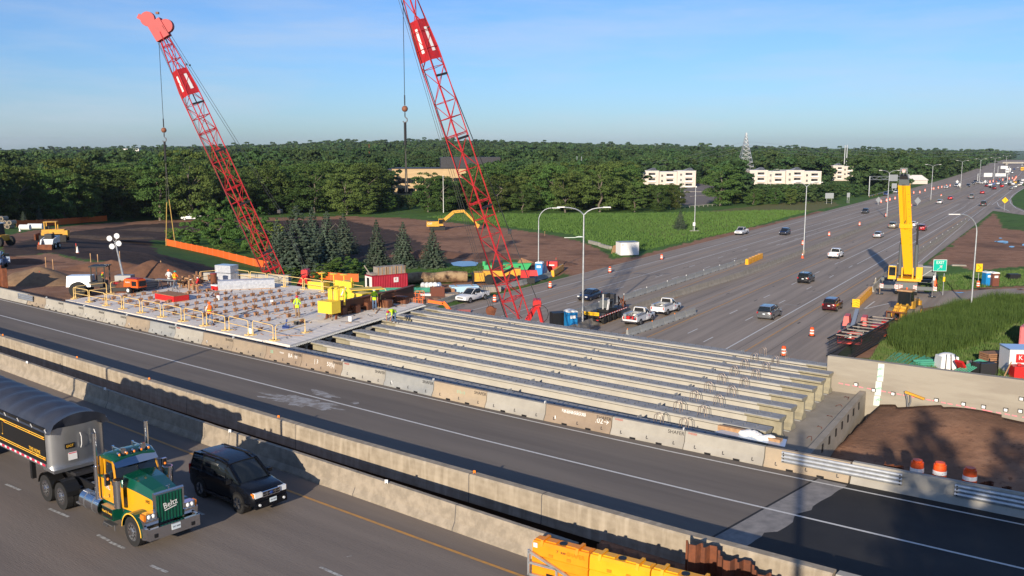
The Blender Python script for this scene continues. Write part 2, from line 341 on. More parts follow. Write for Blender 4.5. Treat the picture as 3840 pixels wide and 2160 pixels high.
fw.add([at(u,v,.038)for a in[(3722,790,3900,815),(3737,760,3800,770),(3760,735,3792,745),(3800,710,3815,722),(3830,695,3850,700)]for u,v in(a[:2],a[2:])],[(2*i,2*i+1,2*i+3,2*i+2)for i in range(4)],'asphalt')
fwo=fw.build('freeway',kind='structure')
mk=MB();W_=.16
def line(s0,s1,o,m='white_paint',w=W_,o1=None):ribbon(mk,s0,s1,o-w/2,o+w/2,.042,m,o0b=None if o1 is None else o1-w/2,o1b=None if o1 is None else o1+w/2)
line(-60,58,-37.4);line(58,118,-37.2,o1=-37.2);line(118,240,-37.2,o1=-39.2);line(240,500,-39.2,o1=-37)
line(10,170,-34.4,'orange_paint',.1);line(170,330,-34.4,'orange_paint',.1,o1=-33.6)
line(-60,183,-31.6);line(183,700,-31.6,o1=-27.5)
line(113,290,-28.2,o1=-26.4);line(113,290,-25.1,o1=-23.6)
for k in range(-6,8):
 line(16.6+15.75*k,19.8+15.75*k,-25.7);line(32.4+16*k,35.6+16*k,-28.8)if 32.4+16*k<100 else None
line(12,86,-20.1,'orange_paint',.18,o1=-21.6);line(86,520,-21.6,'orange_paint',.18)
line(-60,190,-17.7,'orange_paint',.1);line(-60,200,-13.3,'orange_paint',.1)
line(-60,420,-9.9,'orange_paint',.2)
line(85.9,300,-6.5);line(85,290,-3.15)
for k in range(-4,6):line(5.6+15.4*k,8.9+15.4*k,-6.7);line(1.9+15.4*k,5.1+15.4*k,-3.4)
line(-60,1500,0,w=.2);line(-60,700,2.15,'orange_paint',.18)
for o in(-4,-8,-12,-16,-24,-28,-34):
 if o in(-4,-24):
  for k in range(20,60):line(15.4*k,15.4*k+4,o,w=.14)
line(88,230,6.6,w=.14,o1=4.0);line(230,318,4.0,w=.14,o1=3.3)
line(300,1400,4.8,w=.2,o1=8)
for k in range(16):line_s=5+13.5*k;mk.add([Fw(line_s,-.3,.042),Fw(line_s+.25,-.3,.042),Fw(line_s+.75,-3.0,.042),Fw(line_s+.5,-3.0,.042)],[(0,1,2,3)],'worn_line')if 'worn_line' in MATS else(mat('worn_line',(.33,.32,.30),.8),None)
for(u1,v1,u2,v2)in[(3240,1159,3280,1130),(3240,1159,3340,1136),(2250,1040,2320,1035)]:
 a,b=at(u1,v1,.046),at(u2,v2,.046);d=(b-a).normalized();q=Vector((-d.y,d.x,0))*.1;mk.add([a-q,b-q,b+q,a+q],[(0,1,2,3)],'white_paint')
for cs in([(3739,758),(3745,772),(3760,780),(3785,792)],[(3790,762),(3786,748),(3800,730),(3840,705)],[(3840,793),(3810,780),(3790,762)]):
 for i in range(len(cs)-1):
  a,b=at(*cs[i],.05),at(*cs[i+1],.05);d=(b-a).normalized();q=Vector((-d.y,d.x,0))*.14;mk.add([a-q,b-q,b+q,a+q],[(0,1,2,3)],'white_paint')
mat('joint_dark',(.10,.093,.088),.9)
mk.build('road_markings',kind='structure')
jt=MB()
for o in(-41.0,-14.9,-12.0,1.1,4.4,-23.4,-30.0):ribbon(jt,-60,900,o-.03,o+.03,.037,'joint_dark')
for _ in range(60):
 s=rnd.uniform(0,220);o=rnd.choice([-26,-29,-8,-5,-1.7,3.5,-12])+rnd.uniform(-1,1);ribbon(jt,s,s+rnd.uniform(.4,2.5),o,o+rnd.uniform(.08,.3),.038,'joint_dark')
jt.build('pavement_joints',kind='structure')
def wall_run(name,pts,prof,m,label,cat,**k):
 mb=MB();ax=[]
 for i,p in enumerate(pts):
  a=pts[max(0,i-1)];b=pts[min(len(pts)-1,i+1)];d=(b-a);d.z=0;d.normalize();sd_=Vector((d.y,-d.x,0));ax.append((p,sd_,Vector((0,0,1))))
 mb.prism(prof,ax,m);o=mb.build(name);o['label']=label;o['category']=cat
 for a_,b_ in k.items():o[a_]=b_
 return o
JER=[(-.30,0),(-.30,.09),(-.17,.33),(-.09,.86),(.09,.86),(.17,.33),(.30,.09),(.30,0)]
wall_run('median_barrier',[Fw(s,-18.7+(.4*sst((s+10)/60)+1.9*sst((s-20)/45)-(0 if s<96 else.9*sst((s-96)/110))),.03)for s in range(-40,1200,12)],[(a*1.25,b*1.05)for a,b in JER],'concrete','long low cast concrete barrier along the freeway median under the twin arm lamps','barrier')
# ------------------------------------------------------------ existing bridges
def tab(xs,ys):return lambda s:float(np.interp(s,xs,ys))
oW1=tab([-60,-40,-10,0,17,28,41,60],[.8,.46,.03,0,0,.17,.75,1.9]);oW2=tab([-60,-32,-14,9.6,20,30,42,60],[-2.4,-3.07,-3.45,-3.69,-3.75,-3.6,-3.19,-2.3])
oB=tab([-60,-35.8,-29.5,-22.8,-16.3,-12.9,1.2,8.5,16,19.8,23.6,27.4,31.1,34.7,42,60],[1.45,1.07,.98,.89,.86,.84,.72,.72,.74,.79,.93,1.07,1.18,1.38,1.75,2.8])
oP=tab([-60,-19,-3.7,16,32.6,36,60],[-7.9,-8.58,-8.97,-9.32,-9.22,-9.09,-8.3]);oN=tab([-60,-13.2,9.9,19,29.2,60],[-10.2,-11.14,-11.92,-12.03,-12.23,-12.5])
oO=tab([-60,-8.4,0,17,20.6,29.3,60],[-11.1,-12.46,-12.9,-13.47,-13.52,-13.62,-13.7])
ZD=8.5
mat('bridge_pavement',(.192,.165,.138),.88,col2=(.143,.123,.105),scale=1.1,detail=6,bump=.25,bscale=40,lo=.36,hi=.64,rotz=BANG,stretch=(.06,.8,1))
mat('dust',(.42,.42,.41),.9,col2=(.22,.2,.185),scale=1.2,lo=.42,hi=.6)
mat('near_pavement',(.225,.188,.155),.88,col2=(.178,.148,.124),scale=1.1,detail=6,bump=.25,bscale=40,lo=.36,hi=.64,rotz=BANG,stretch=(.06,.8,1))
def strip(mb,s0,s1,f0,f1,z,m,n=24,zb=None):
 vs=[]
 for i in range(n+1):
  s=s0+(s1-s0)*i/n;vs+=[B(s,f0(s),z),B(s,f1(s),z)]
 mb.add(vs,[(2*i,2*i+1,2*i+3,2*i+2)for i in range(n)],m)
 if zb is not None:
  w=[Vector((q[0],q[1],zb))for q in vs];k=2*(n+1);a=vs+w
  mb.add(a,[(2*i,2*i+2,k+2*i+2,k+2*i)for i in range(n)]+[(2*i+1,k+2*i+1,k+2*i+3,2*i+3)for i in range(n)]+[(k+2*i,k+2*i+2,k+2*i+3,k+2*i+1)for i in range(n)]+[(0,k,k+1,1),(2*n,2*n+1,k+2*n+1,k+2*n)],'shade_dark')
fb=MB();eP=lambda s:oP(s)-.05;eB=lambda s:oB(s)+.75
mat('shade_dark',(.045,.042,.038),.95)  # near-black concrete: shade under and between the old bridges put into the colour
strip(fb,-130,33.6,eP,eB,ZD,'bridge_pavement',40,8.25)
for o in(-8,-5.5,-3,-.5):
 fb.add([B(a,b,z)for a,b,z in[(-35,o-.3,8.24),(30,o-.3,8.24),(30,o+.3,8.24),(-35,o+.3,8.24),(-35,o-.3,6.4),(30,o-.3,6.4),(30,o+.3,6.4),(-35,o+.3,6.4)]],[(0,4,5,1),(3,2,6,7),(4,7,6,5)],'shade_dark')
strip(fb,33.6,110,eP,eB,ZD,'black_asphalt',30,7.6)
fb.build('bridge_deck',kind='structure')
fm=MB()
strip(fm,-130,100,lambda s:oW1(s)-.06,lambda s:oW1(s)+.06,ZD+.008,'white_paint',60);strip(fm,-130,100,lambda s:oW2(s)-.065,lambda s:oW2(s)+.065,ZD+.008,'white_paint',60)
strip(fm,-130,100,lambda s:oO(s)-.065,lambda s:oO(s)+.065,ZD+.008,'orange_paint',60)
mat('approach_strip',(.30,.28,.26),.85,col2=(.2,.19,.18),scale=2)
rag=[];
for i in range(25):o=.85-9.2*i/24;rag.append(B(34.75-.10*i/24*9+(rnd.uniform(-.22,.22)if 7<i<20 else rnd.uniform(-.03,.03)),o,ZD+.004))
lft=[B(33.55-.10*i/24*9,.85-9.2*i/24,ZD+.004)for i in range(25)]
fm.add(lft+rag,[(i,i+1,26+i,25+i)for i in range(24)],'approach_strip')
fm.add([B(33.45-.10*i/24*9,.85-9.2*i/24,ZD+.005)for i in range(25)]+[Vector(p)for p in lft],[(i,i+1,26+i,25+i)for i in range(24)],'black_asphalt')
mat('lane_tick',(.5,.5,.46),.8,col2=(.25,.23,.21),scale=9,lo=.45,hi=.6)
def tick(u1,v1,u2,v2,w=.12,m='lane_tick'):
 a,b=at(u1,v1,ZD+.008),at(u2,v2,ZD+.008);d=(b-a).normalized();q=Vector((-d.y,d.x,0))*w/2;fm.add([a-q,b-q,b+q,a+q],[(0,1,2,3)],m)
for q in[(22,1815,76,1838),(184,1907,258,1938),(366,2005,410,2028),(412,2032,468,2057),(565,2120,628,2146),(740,1918,764,1930),(1200,2126,1290,2166)]:tick(*q)
tick(1300,2088,1300+20,2084,.05)
fm.build('deck_markings',kind='structure')
ds=MB()
def blob(mb,cu,cv,ru,rv,m,z,n=28,tilt=.25,seed=0):
 rr=random.Random(seed);vs=[at(cu,cv,z)]
 for i in range(n):t=2*math.pi*i/n;k=rr.uniform(.55,1.1);x=math.cos(t)*ru*k;y=math.sin(t)*rv*k;vs.append(at(cu+x,cv+y+x*tilt,z))
 mb.add(vs,[(0,1+i,1+(i+1)%n)for i in range(n)],m)
mat('dust_spill',(.36,.36,.36),.9,col2=(.225,.205,.185),scale=2.2,detail=9,lo=.40,hi=.56)
blob(ds,1130,1505,170,24,'dust_spill',ZD+.003,40,.17,1);blob(ds,1215,1478,60,12,'dust_spill',ZD+.0035,24,.2,2);blob(ds,1332,1511,20,5,'dust_spill',ZD+.0032,14,.0,3)
ds.build('dust_spill',kind='structure')
mat('parapet',(.40,.34,.255),.85,col2=(.33,.275,.205),scale=1.4,bump=.6,bscale=2.2,stretch=(1,1,1),lo=.38,hi=.62)
def boardmat():
 m=mat('parapet_boards',(.36,.305,.23),.85,col2=(.27,.225,.165),scale=2.2,bump=.1,bscale=30);nt=m.node_tree;N,L=nt.nodes,nt.links;p=N['Principled BSDF']
 g=N.new('ShaderNodeNewGeometry');w=N.new('ShaderNodeTexWave');w.wave_type='BANDS';w.bands_direction='Z';w.inputs['Scale'].default_value=1.3;w.inputs['Distortion'].default_value=1.2;w.inputs['Detail'].default_value=3;w.inputs['Detail Scale'].default_value=.6
 L.new(g.outputs['Position'],w.inputs[0]);b=N.new('ShaderNodeBump');b.inputs['Distance'].default_value=.04;b.inputs['Strength'].default_value=.16;L.new(w.outputs[1],b.inputs['Height']);L.new(b.outputs[0],p.inputs['Normal'])
 src=p.inputs['Base Color'].links[0].from_socket;w2=N.new('ShaderNodeTexNoise');mp2=N.new('ShaderNodeMapping');mp2.inputs['Scale'].default_value=(1.6,1.6,.25);L.new(g.outputs['Position'],mp2.inputs[0]);L.new(mp2.outputs[0],w2.inputs[0]);w2.inputs['Scale'].default_value=2.2
 mr=N.new('ShaderNodeMapRange');mr.inputs[1].default_value=.5;mr.inputs[2].default_value=.72;L.new(w2.outputs[0],mr.inputs[0]);mm=N.new('ShaderNodeMix');mm.data_type='RGBA';L.new(mr.outputs[0],mm.inputs[0]);L.new(src,mm.inputs[6]);mm.inputs[7].default_value=(.42,.36,.275,1);L.new(mm.outputs[2],p.inputs['Base Color'])
boardmat()
def runB(f,s0,s1,z,step=2.5):
 n=int((s1-s0)/step);return[B(s0+(s1-s0)*i/n,f(s0+(s1-s0)*i/n),z)for i in range(n+1)]
PP=[(-.24,-.9),(-.24,.83),(-.20,.9),(.14,.9),(.22,.0),(.30,-.0),(.30,-.9)]
PP=[(-b,a)for b,a in[(-x,y)for x,y in PP]]
def cast_wall(name,f,s0,s1,prof,m,label,joints,zt=ZD,jm='joint_dark'):
 t=thing(name,label,'parapet',B(s0,f(s0),zt));mb=MB();ax=[]
 for p in runB(f,s0,s1,zt):ax.append((p-t.location,Vector((-BN[0],-BN[1],0)),Vector((0,0,1))))
 mb.prism(prof,ax,m);mb.build('wall',t)
 for s in joints:
  j=MB();j.prism([(a*1.012,b*1.003+.002)for a,b in prof],[(B(s-.018,f(s),zt)-t.location,Vector((-BN[0],-BN[1],0)),Vector((0,0,1))),(B(s+.018,f(s),zt)-t.location,Vector((-BN[0],-BN[1],0)),Vector((0,0,1)))],jm);j.build('expansion_joint',t)
 return t
par=cast_wall('bridge_parapet',oP,-110,37.6,[(.24,-.24),(.22,0),(.20,.84),(.16,.9),(-.16,.9),(-.19,0),(-.19,-.24)],'parapet_boards','long board marked concrete parapet of the far bridge facing the dark gap',[-47,-31,-9.7,-.5,4,13,23.5,27])
wp=cast_wall('approach_parapet',oP,37.7,90,[(.27,-1.2),(.22,0),(.22,.84),(.17,.9),(-.16,.9),(-.19,0),(-.19,-1.2)],'concrete_light','newer pale concrete parapet carrying on from the board marked bridge parapet',[])
nb=MB();eN=lambda s:oN(s)+.28;eF=lambda s:-34.0
strip(nb,-130,60,eF,eN,ZD,'near_pavement',40,7.6)
nb.build('near_bridge_deck',kind='structure')
mat('barrier_old',(.36,.305,.235),.85,col2=(.265,.225,.172),scale=2.6,bump=.35,bscale=16,lo=.38,hi=.6)
NB=[(.22,-.3),(.22,0),(.21,.07),(.07,.30),(.0,.9),(-.17,.9),(-.22,-.3)]
cast_wall('near_barrier',oN,-110,30.4,NB,'barrier_old','old stained concrete safety barrier with a sloping face beside the black suv',[-47,-24,-12.8,.5,11.5,19.9,25.2])
jx=[111.5,176.8,242.9,318.7,395.7,479.2,567,663.4,767.7,879.5,1003.7,1137.8,1289.8,1450.7,1632,1830.5,2052,2299.8,2573.4,2873,3193.5]
jyk=[111.5,242.9,395.7,567,663.4,1137.8,1289.8,1450.7,1632,1830.5,2052,2299.8,2573.4,2873,3193.5];jyv=[1104.7,1133.3,1166.4,1202.6,1223,1324.5,1355.5,1389,1428,1468.3,1513.3,1561.4,1614.2,1673.2,1733]
PBP=[(.30,0),(.30,.07),(.15,.32),(.095,.81),(-.095,.81),(-.15,.32),(-.30,.07),(-.30,0)]
cols=['concrete_tan']+['concrete_light']*4+['concrete_tan','concrete_grey','concrete_light','concrete_tan','concrete_tan','concrete_brown','concrete_brown','concrete_light','concrete_grey','concrete_tan2','concrete_light','concrete_brown','concrete_light','concrete_light','concrete_tan2']
mat('concrete_brown',(.33,.255,.185),.85,col2=(.26,.20,.145),scale=1.1,bump=.15,bscale=40);mat('concrete_tan2',(.43,.34,.235),.85,col2=(.35,.285,.205),scale=1.3,bump=.15,bscale=40)
mat('spray_white',(.75,.75,.72),.7);mat('stencil_black',(.03,.03,.035),.7);mat('stencil_red',(.45,.06,.05),.7);mat('spray_green',(.25,.5,.35),.7)
desc={0:'tan precast barrier with the steel rail bolted on at the bridge start',5:'tan precast barrier between paler ones by the first deck railings',8:'light tan precast barrier below the yellow railing with a worker behind',9:'plain tan precast barrier just before the sprayed ones',10:'brown precast barrier sprayed with green and white writing',11:'brown precast barrier sprayed with long white scribbles',12:'pale precast barrier right after the two brown sprayed ones',13:'grey precast barrier with a white dab near its foot',14:'yellowish precast barrier with faint green spray',15:'clean pale precast barrier between a yellowish and a brown one',16:'brown precast barrier with a scrubbed white scrawl and an arrow',17:'pale precast barrier with red stencil next to the brown arrow one',18:'stained whitish precast barrier beside the wrapped tarp at the girder end',19:'tan precast barrier carrying the start of the long steel rail'}
Yj=[float(np.interp(x,jyk,jyv))for x in jx];jp=[at(x,y,ZD+.81)for x,y in zip(jx,Yj)]
pbs=[]
for i in range(20):
 a,b=jp[i],jp[i+1];a=Vector((a.x,a.y,ZD));b=Vector((b.x,b.y,ZD));c=(a+b)/2;L_=(b-a).length;ang=math.atan2(b.y-a.y,b.x-a.x)
 t=thing('precast_barrier',desc.get(i,'pale precast barrier number %d from the steel rail end'%i),'barrier',c,ang,'precast barriers along the far bridge')
 if i not in desc:t['label']={1:'pale precast barrier right after the tan one with the steel rail',2:'second pale precast barrier from the steel rail at the bridge start',3:'third pale precast barrier from the steel rail, by the corner of the new deck',4:'pale precast barrier just before the tan one by the deck railings',6:'mottled grey precast barrier right after the lone tan one',7:'pale grey precast barrier between the mottled one and the tan ones'}[i]
 mb=MB();hw=L_/2-.02
 mb.prism(PBP,[((-hw,0,0),(0,-1,0),(0,0,1)),((-hw+.3,0,0),(0,-1,0),(0,0,1)),((hw,0,0),(0,-1,0),(0,0,1))],cols[i]);mb.build('block',t)
 for sx in(-.18,.18):
  n=MB();n.box((sx*L_,-.305,.04),(.30,.02,.085),'black');n.build('drain_slot',t)
 for sx in(-.36,0,.36):
  n=MB();n.bar((sx*L_,-.235,.14),(sx*L_,-.195,.26),.035,'dark_metal');n.bar((sx*L_,-.25,.14),(sx*L_+.09,-.25,.15),.03,'dark_metal');n.build('anchor_pin',t)
 rot=(math.pi/2-math.atan(.055/.49),0,0)
 if i not in(0,15,18,19,7,5,9):text(t,'SHAFER',.24,'stencil_black',(hw-.42,-.125,.66),rot)
 if i in(17,18,12,7):text(t,'WIESER',.13,'stencil_red',(-hw+.35,-.115,.74),rot)
 if i==16:text(t,'.02→',.36,'spray_white',(hw-.5,-.135,.50),rot);text(t,'KKSXKGSOXS',.22,'spray_white',(-.25,-.118,.66),(rot[0],0,0));text(t,'SNSNKXKXXS',.2,'spray_white',(-.2,-.122,.62),rot)
 if i==10:text(t,'BA  H',.36,'spray_white',(.9,-.13,.5),rot);text(t,'ss',.4,'spray_green',(-1.2,-.13,.55),rot);text(t,'mess',.2,'spray_white',(-.2,-.125,.6),rot)
 if i==11:text(t,'| 3',.36,'spray_white',(-.5,-.13,.5),rot);text(t,'50%J',.36,'spray_white',(.8,-.13,.48),rot);text(t,'g',.3,'spray_white',(.85,-.16,.28),rot)
 if i==14:text(t,'STE-12',.2,'spray_green',(.1,-.13,.5),rot)
 if i in(3,5,13,16,1,8):n=MB();n.box((-.33*L_,-.235,.28),(.06,.012,.16),'white');n.build('paint_dab',t)
 if i in(0,2,4,6,8,11,13,15,17):n=MB();n.box((hw-.1,0,.86),(.03,.12,.14),'white');n.bar((hw-.1,0,.8),(hw-.1,0,.86),.04,'grey_metal');n.build('reflector',t)
 pbs.append(t)
aw=thing('approach_wall','smooth concrete wall behind the orange drums, steel rail bolted to its face','wall',B(35,oB(35)))
mb=MB();mb.prism([(.30,-1.8),(.30,0),(.16,.3),(.095,.86),(-.12,.86),(-.25,-1.8)],[(p-aw.location,Vector((-BN[0],-BN[1],0)),Vector((0,0,1)))for p in runB(oB,34.75,90,ZD)],'concrete_light');mb.build('wall',aw)
def thrie(name,f,s0,s1,label,z0=ZD+.30,parent=None,off=-.20):
 t=thing(name,label,'guardrail',B(s0,f(s0)+off,z0));prof=[]
 for k in range(25):zz=.5*k/24;prof.append((.03+.035*abs(math.sin(math.pi*3*k/24))**.8,zz))
 prof=prof+[(a-.012,b)for a,b in prof[::-1]];mb=MB()
 n=max(2,int((s1-s0)/1.2));mb.prism(prof,[(B(s0+(s1-s0)*i/n,f(s0+(s1-s0)*i/n)+off,z0)-t.location,Vector((-BN[0],-BN[1],0)),Vector((0,0,1)))for i in range(n+1)],'galvanised',smooth=True);mb.build('rail',t)
 for s in(s0+.08,s1-.08):
  for k in range(4):q=MB();p=B(s,f(s)+off,z0)-t.location;q.box((p.x-BN[0]*.045,p.y-BN[1]*.045,.07+.12*k),(.05,.05,.05),'dark_metal',rz=BANG);q.build('bolt',t)
 return t
thrie('steel_guardrail',oB,31.9,36.7,'corrugated steel guardrail bolted over the joint between tan barrier and smooth wall')
thrie('steel_guardrail',oB,38.6,48,'corrugated steel guardrail on the smooth wall, starting right of the orange drums')
thrie('steel_guardrail',oB,-37.6,-34.7,'short corrugated steel guardrail at the left end of the precast barriers')
lw=thing('approach_wall','smooth concrete end wall where the precast barriers begin, by the rusty sheet pile','wall',B(-36,oB(-36)))
mb=MB();mb.prism([(.30,-.5),(.30,0),(.16,.3),(.095,.84),(-.12,.84),(-.25,-.5)],[(p-lw.location,Vector((-BN[0],-BN[1],0)),Vector((0,0,1)))for p in runB(oB,-110,-36.0,ZD)],'concrete_light');mb.build('wall',lw)
for(u,v,m,d)in[(6,1254,'orange_plastic','leftmost'),(285,1338,'orange_plastic','second'),(555,1419,'orange_plastic','third'),(1037,1563,'orange_plastic','fourth'),(1769,1773,'orange_plastic','fifth')]:
 p=at(u,v+6,ZD+.9);s,o=toB(p.x,p.y);q=MB();q.box((0,0,.06),(.1,.03,.12),'amber');q.box((0,0,.01),(.05,.05,.04),'dark_metal');r_=q.build('amber_reflector',None,B(s,oP(s),ZD+.9),BANG+.6);r_['label']='small amber reflector on top of the board marked parapet, %s along it'%d;r_['category']='reflector';r_['group']='amber reflectors on the far parapet'
for(u,v,d)in[(96,1357,'leftmost'),(395,1456,'second'),(863,1615,'third'),(1445,1807,'fourth')]:
 p=at(u,v+7,ZD+.9);s,o=toB(p.x,p.y);q=MB();q.box((0,0,.07),(.12,.03,.15),'white');q.box((0,0,.01),(.05,.05,.04),'dark_metal');r_=q.build('white_reflector',None,B(s,oN(s)-.08,ZD+.9),BANG+.5);r_['label']='small white reflector on the near stained barrier, %s along it'%d;r_['category']='reflector';r_['group']='white reflectors on the near barrier'
# ------------------------------------------------------------ new bridge
mat('girder',(.47,.45,.395),.8,col2=(.41,.39,.345),scale=.8,bump=.15,bscale=30);mat('girder_end',(.26,.235,.165),.9,col2=(.34,.31,.22),scale=2.2,bump=.2);mat('flange_top',(.34,.345,.345),.85,col2=(.24,.245,.25),scale=1.8,detail=7,bump=.3,bscale=10)
GP=[(-.33,-1.25),(-.33,-1.08),(-.10,-.90),(-.09,-.28),(-.42,-.14),(-.43,-.05),(.43,-.05),(.42,-.14),(.09,-.28),(.10,-.90),(.33,-1.08),(.33,-1.25)]
def girder(s0,s1,o,z,label,loops=True,rends=True):
 c=B((s0+s1)/2,o,z);t=thing('concrete_girder',label,'girder',c,BANG,'new concrete girders');hl=(s1-s0)/2
 mb=MB();Y=Vector((0,-1,0));Z=Vector((0,0,1));mb.prism(GP,[((-hl+1.5,0,0),Y,Z),((hl-1.9,0,0),Y,Z)],'girder');mb.build('beam',t)
 e=MB();EP=GP;e.prism(EP,[((hl-1.9,0,0),Y,Z),((hl,0,0),Y,Z)],'girder_end');e.build('weathered_end',t)
 e=MB();e.prism(EP,[((-hl,0,0),Y,Z),((-hl+1.5,0,0),Y,Z)],'girder_end');e.build('weathered_end',t)
 f=MB();f.box((0,0,-.025),(2*hl,.87,.05),'flange_top')
 f.build('top_flange',t)
 st=MB()
 n=int(2*hl/.62)
 for i in range(n):
  for y in(-.2,.16):x=-hl+.4+i*.62;st.box((x,y,.03),(.035,.10,.06),'grey_metal')
 st.build('stirrups',t,kind='stuff')
 if loops:
  for k,x in enumerate((hl-5.0,hl-3.6)):
   for y in(-.12,.14):
    q=MB();pts=[Vector((x+.17*math.cos(a),y,.38+.17*math.sin(a)))for a in[math.pi*j/8 for j in range(9)]];pts=[Vector((x+.2,y,0))]+pts+[Vector((x-.2,y,0))]
    q.tube(pts,.018,'loop_steel',5);q.build('lifting_loop',t)
 for x in(-.45*hl,.12*hl,.62*hl):
  q=MB();q.add([(x-.25,.12,-.3),(x+.05,.12,-.3),(x+.05,.55,-.02),(x+.05,.12,-.02),(x-.05,.12,-.3),(x+.03,.12,-.3),(x+.03,.55,-.02),(x+.03,.12,-.02)],[(0,3,2),(0,1,3),(4,6,7),(1,2,3)],'concrete_grey');q.box((x,.62,-.12),(.05,.38,.30),'concrete_grey');q.build('bracket',t)
 q=MB();q.box((hl-.25,0,-1.29),(.4,.8,.06),'galvanised');q.build('bearing',t)
 return t
mat('loop_steel',(.42,.34,.28),.4,.7)
oG=[3.95+.02]+[6.15+.42,8.55+.42,10.77+.42,13.0+.42,15.26+.42,17.36+.42,19.36+.42,21.31+.42]
nm=['nearest','second','third','fourth','fifth','sixth','seventh','eighth','farthest']
for i,o in enumerate(oG):
 e1=29.35-.12*(o-4);s0=-4.7-.12*(o-5)-(.0 if o<14 else 1.3)
 girder(s0,e1,o,8.35,'pale concrete bridge girder, %s of nine from the precast barriers'%nm[i])
for i,o in enumerate(oG):
 mb=MB();t=thing('concrete_girder','concrete girder hidden under the new deck panels, %s from the precast barriers'%nm[i],'girder',B(-20.5,o,8.12),BANG,'new concrete girders');mb.prism(GP,[((-14.6,0,0),Vector((0,-1,0)),Vector((0,0,1))),((15.0-.12*(o-5),0,0),Vector((0,-1,0)),Vector((0,0,1)))],'girder');mb.build('beam',t)
pr=thing('bridge_pier','dark pier cap carrying girder ends below the edge of the new deck','pier',B(-5.6,12,0),BANG)
mb=MB();mb.box((0,0,6.5),(1.4,22,1.1),'concrete',rz=-.12);mb.build('pier_cap',pr)
for k in range(4):mb=MB();mb.cyl((0,-8+5.4*k,0),(0,-8+5.4*k,6),.5,'concrete',14);mb.build('column',pr)
mat('deck_panel',(.82,.77,.70),.85,col2=(.70,.65,.59),scale=1.2,bump=.3,bscale=6)
dk=thing('new_bridge_deck','pale precast panel deck of the new bridge with rows of wooden blocks','bridge deck',B(-20,12,8.35),BANG)
pm=None
sc_=[-35.6+2.85*k for k in range(12)]
for k,s in enumerate(sc_[:-1]):
 for i in range(8):
  oa=oG[i]-(.25 if i==0 else 0)+.28;ob=oG[i+1]+.26;cx=s+1.42;
  if s+2.85>-4.6-.22*(ob-5):continue
  mb=MB();hz=.12
  vs=[]
  for a in range(7):
   for b in range(2):x=-1.41+2.82*a/6;y=(-1 if b==0 else 1)*(ob-oa-.03)/2;vs.append((x,y,.0+.03*math.sin(a/6*math.pi)+rnd.uniform(-.006,.006)))
  mb.add(vs,[(2*a,2*a+2,2*a+3,2*a+1)for a in range(6)],'deck_panel',True);mb.box((0,0,-.10),(2.82,ob-oa-.03,.18),'deck_panel')
  o_=mb.build('deck_panel',dk);p=B(cx,(oa+ob)/2,8.49)-dk.location;o_.location=Matrix.Rotation(-BANG,3,'Z')@p
ec=MB()
for i in range(22):
 o0=4.1+.82*i;o1=o0+.80;e=lambda o:-4.45-.245*(o-4.2)
 sL=max([s+2.85 for s in sc_[:-1]if s+2.85<=-4.6-.22*(o1-5)]+[-15])
 q=MB();q.add([B(a,b,z)-B(-7,10,0)for z in(8.31,8.50)for a,b in((sL-.5,o0),(e(o0),o0),(e(o1),o1),(sL-.5,o1))],[(3,2,1,0),(4,5,6,7),(0,1,5,4),(1,2,6,5),(2,3,7,6),(3,0,4,7)],'deck_panel')
 o_=q.build('deck_panel',dk);Rm=Matrix.Rotation(-BANG,3,'Z');o_.data.transform(Rm.to_4x4());o_.location=Rm@(B(-7,10,0)-dk.location)
 for j in range(4):
  a=o0+.1+.2*j;ec.bar(B(e(a)-.05,a,8.42),B(e(a)+.22,a+.12,8.36),.05,'galvanised')
 ec.bar(B(e(o0)-.02,o0,8.27),B(e(o1)-.02,o1,8.27),.1,'black')
o_=ec.build('edge_rebar',dk,kind='stuff');o_.matrix_parent_inverse=Matrix.Translation(dk.location).to_4x4().inverted()if False else(Matrix.Translation(dk.location)@Matrix.Rotation(BANG,4,'Z')).inverted()
mat('shade_navy',(.05,.055,.07),.45,col2=(.03,.035,.05),scale=6)  # dark navy stands in for the barrier's shade along this strip
eb=thing('edge_forming','edge form in lengths behind the precast barriers, barrier shade in its dark colour','edge form',B(-20,2.6,8.2))
for k in range(11):
 s=-35+2.86*k;q=MB();q.cyl(B(s,2.95,8.30)-eb.location,B(s+2.8,2.95,8.30)-eb.location,.22,'shade_navy',10);q.box(B(s+1.4,3.35,8.28)-eb.location,(2.8,.7,.14),'shade_navy',rz=BANG);q.build('edge_form_length',eb)
mat('abutment',(.36,.32,.265),.88,col2=(.29,.26,.21),scale=.9,bump=.2,bscale=20)
ab=thing('abutment','pale concrete abutment seat under the girder ends with dark slots','abutment',B(29,12,0),BANG)
mb=MB();sk=-.125
def abv(x,o,z):return Matrix.Rotation(-BANG,3,'Z')@(B(x,o,z)-B(29,12,0))
def ab_box(mb,x0,x1,o0,o1,z0,z1,m='abutment',k=-.12):
 vs=[abv(x+k*(o-4),o,z)for z in(z0,z1)for x,o in((x0,o0),(x1,o0),(x1,o1),(x0,o1))];mb.add(vs,[(3,2,1,0),(4,5,6,7),(0,1,5,4),(1,2,6,5),(2,3,7,6),(3,0,4,7)],m)
ab_box(mb,28.2,31.3,1.6,21.5,0,7.02);mb.build('seat',ab)
q=MB();ab_box(q,30.95,31.3,1.6,20.9,7.02,7.30);q.build('kerb',ab)
for k in range(7):q=MB();ab_box(q,31.28,31.34,9.5+1.5*k,9.75+1.5*k,6.7,7.12,'black');q.build('dark_slot',ab)
for k in range(8):
 q=MB();q.tube([abv(30.4+.15*math.cos(a)-.12*(oG[k]-4),oG[k]+1.05+rnd.uniform(-.2,.2),7.05+.02*k%3+.01+.12*math.sin(a))for a in[math.pi*j/5 for j in range(6)]],.015,'rust',4);q.build('rebar_stub',ab)
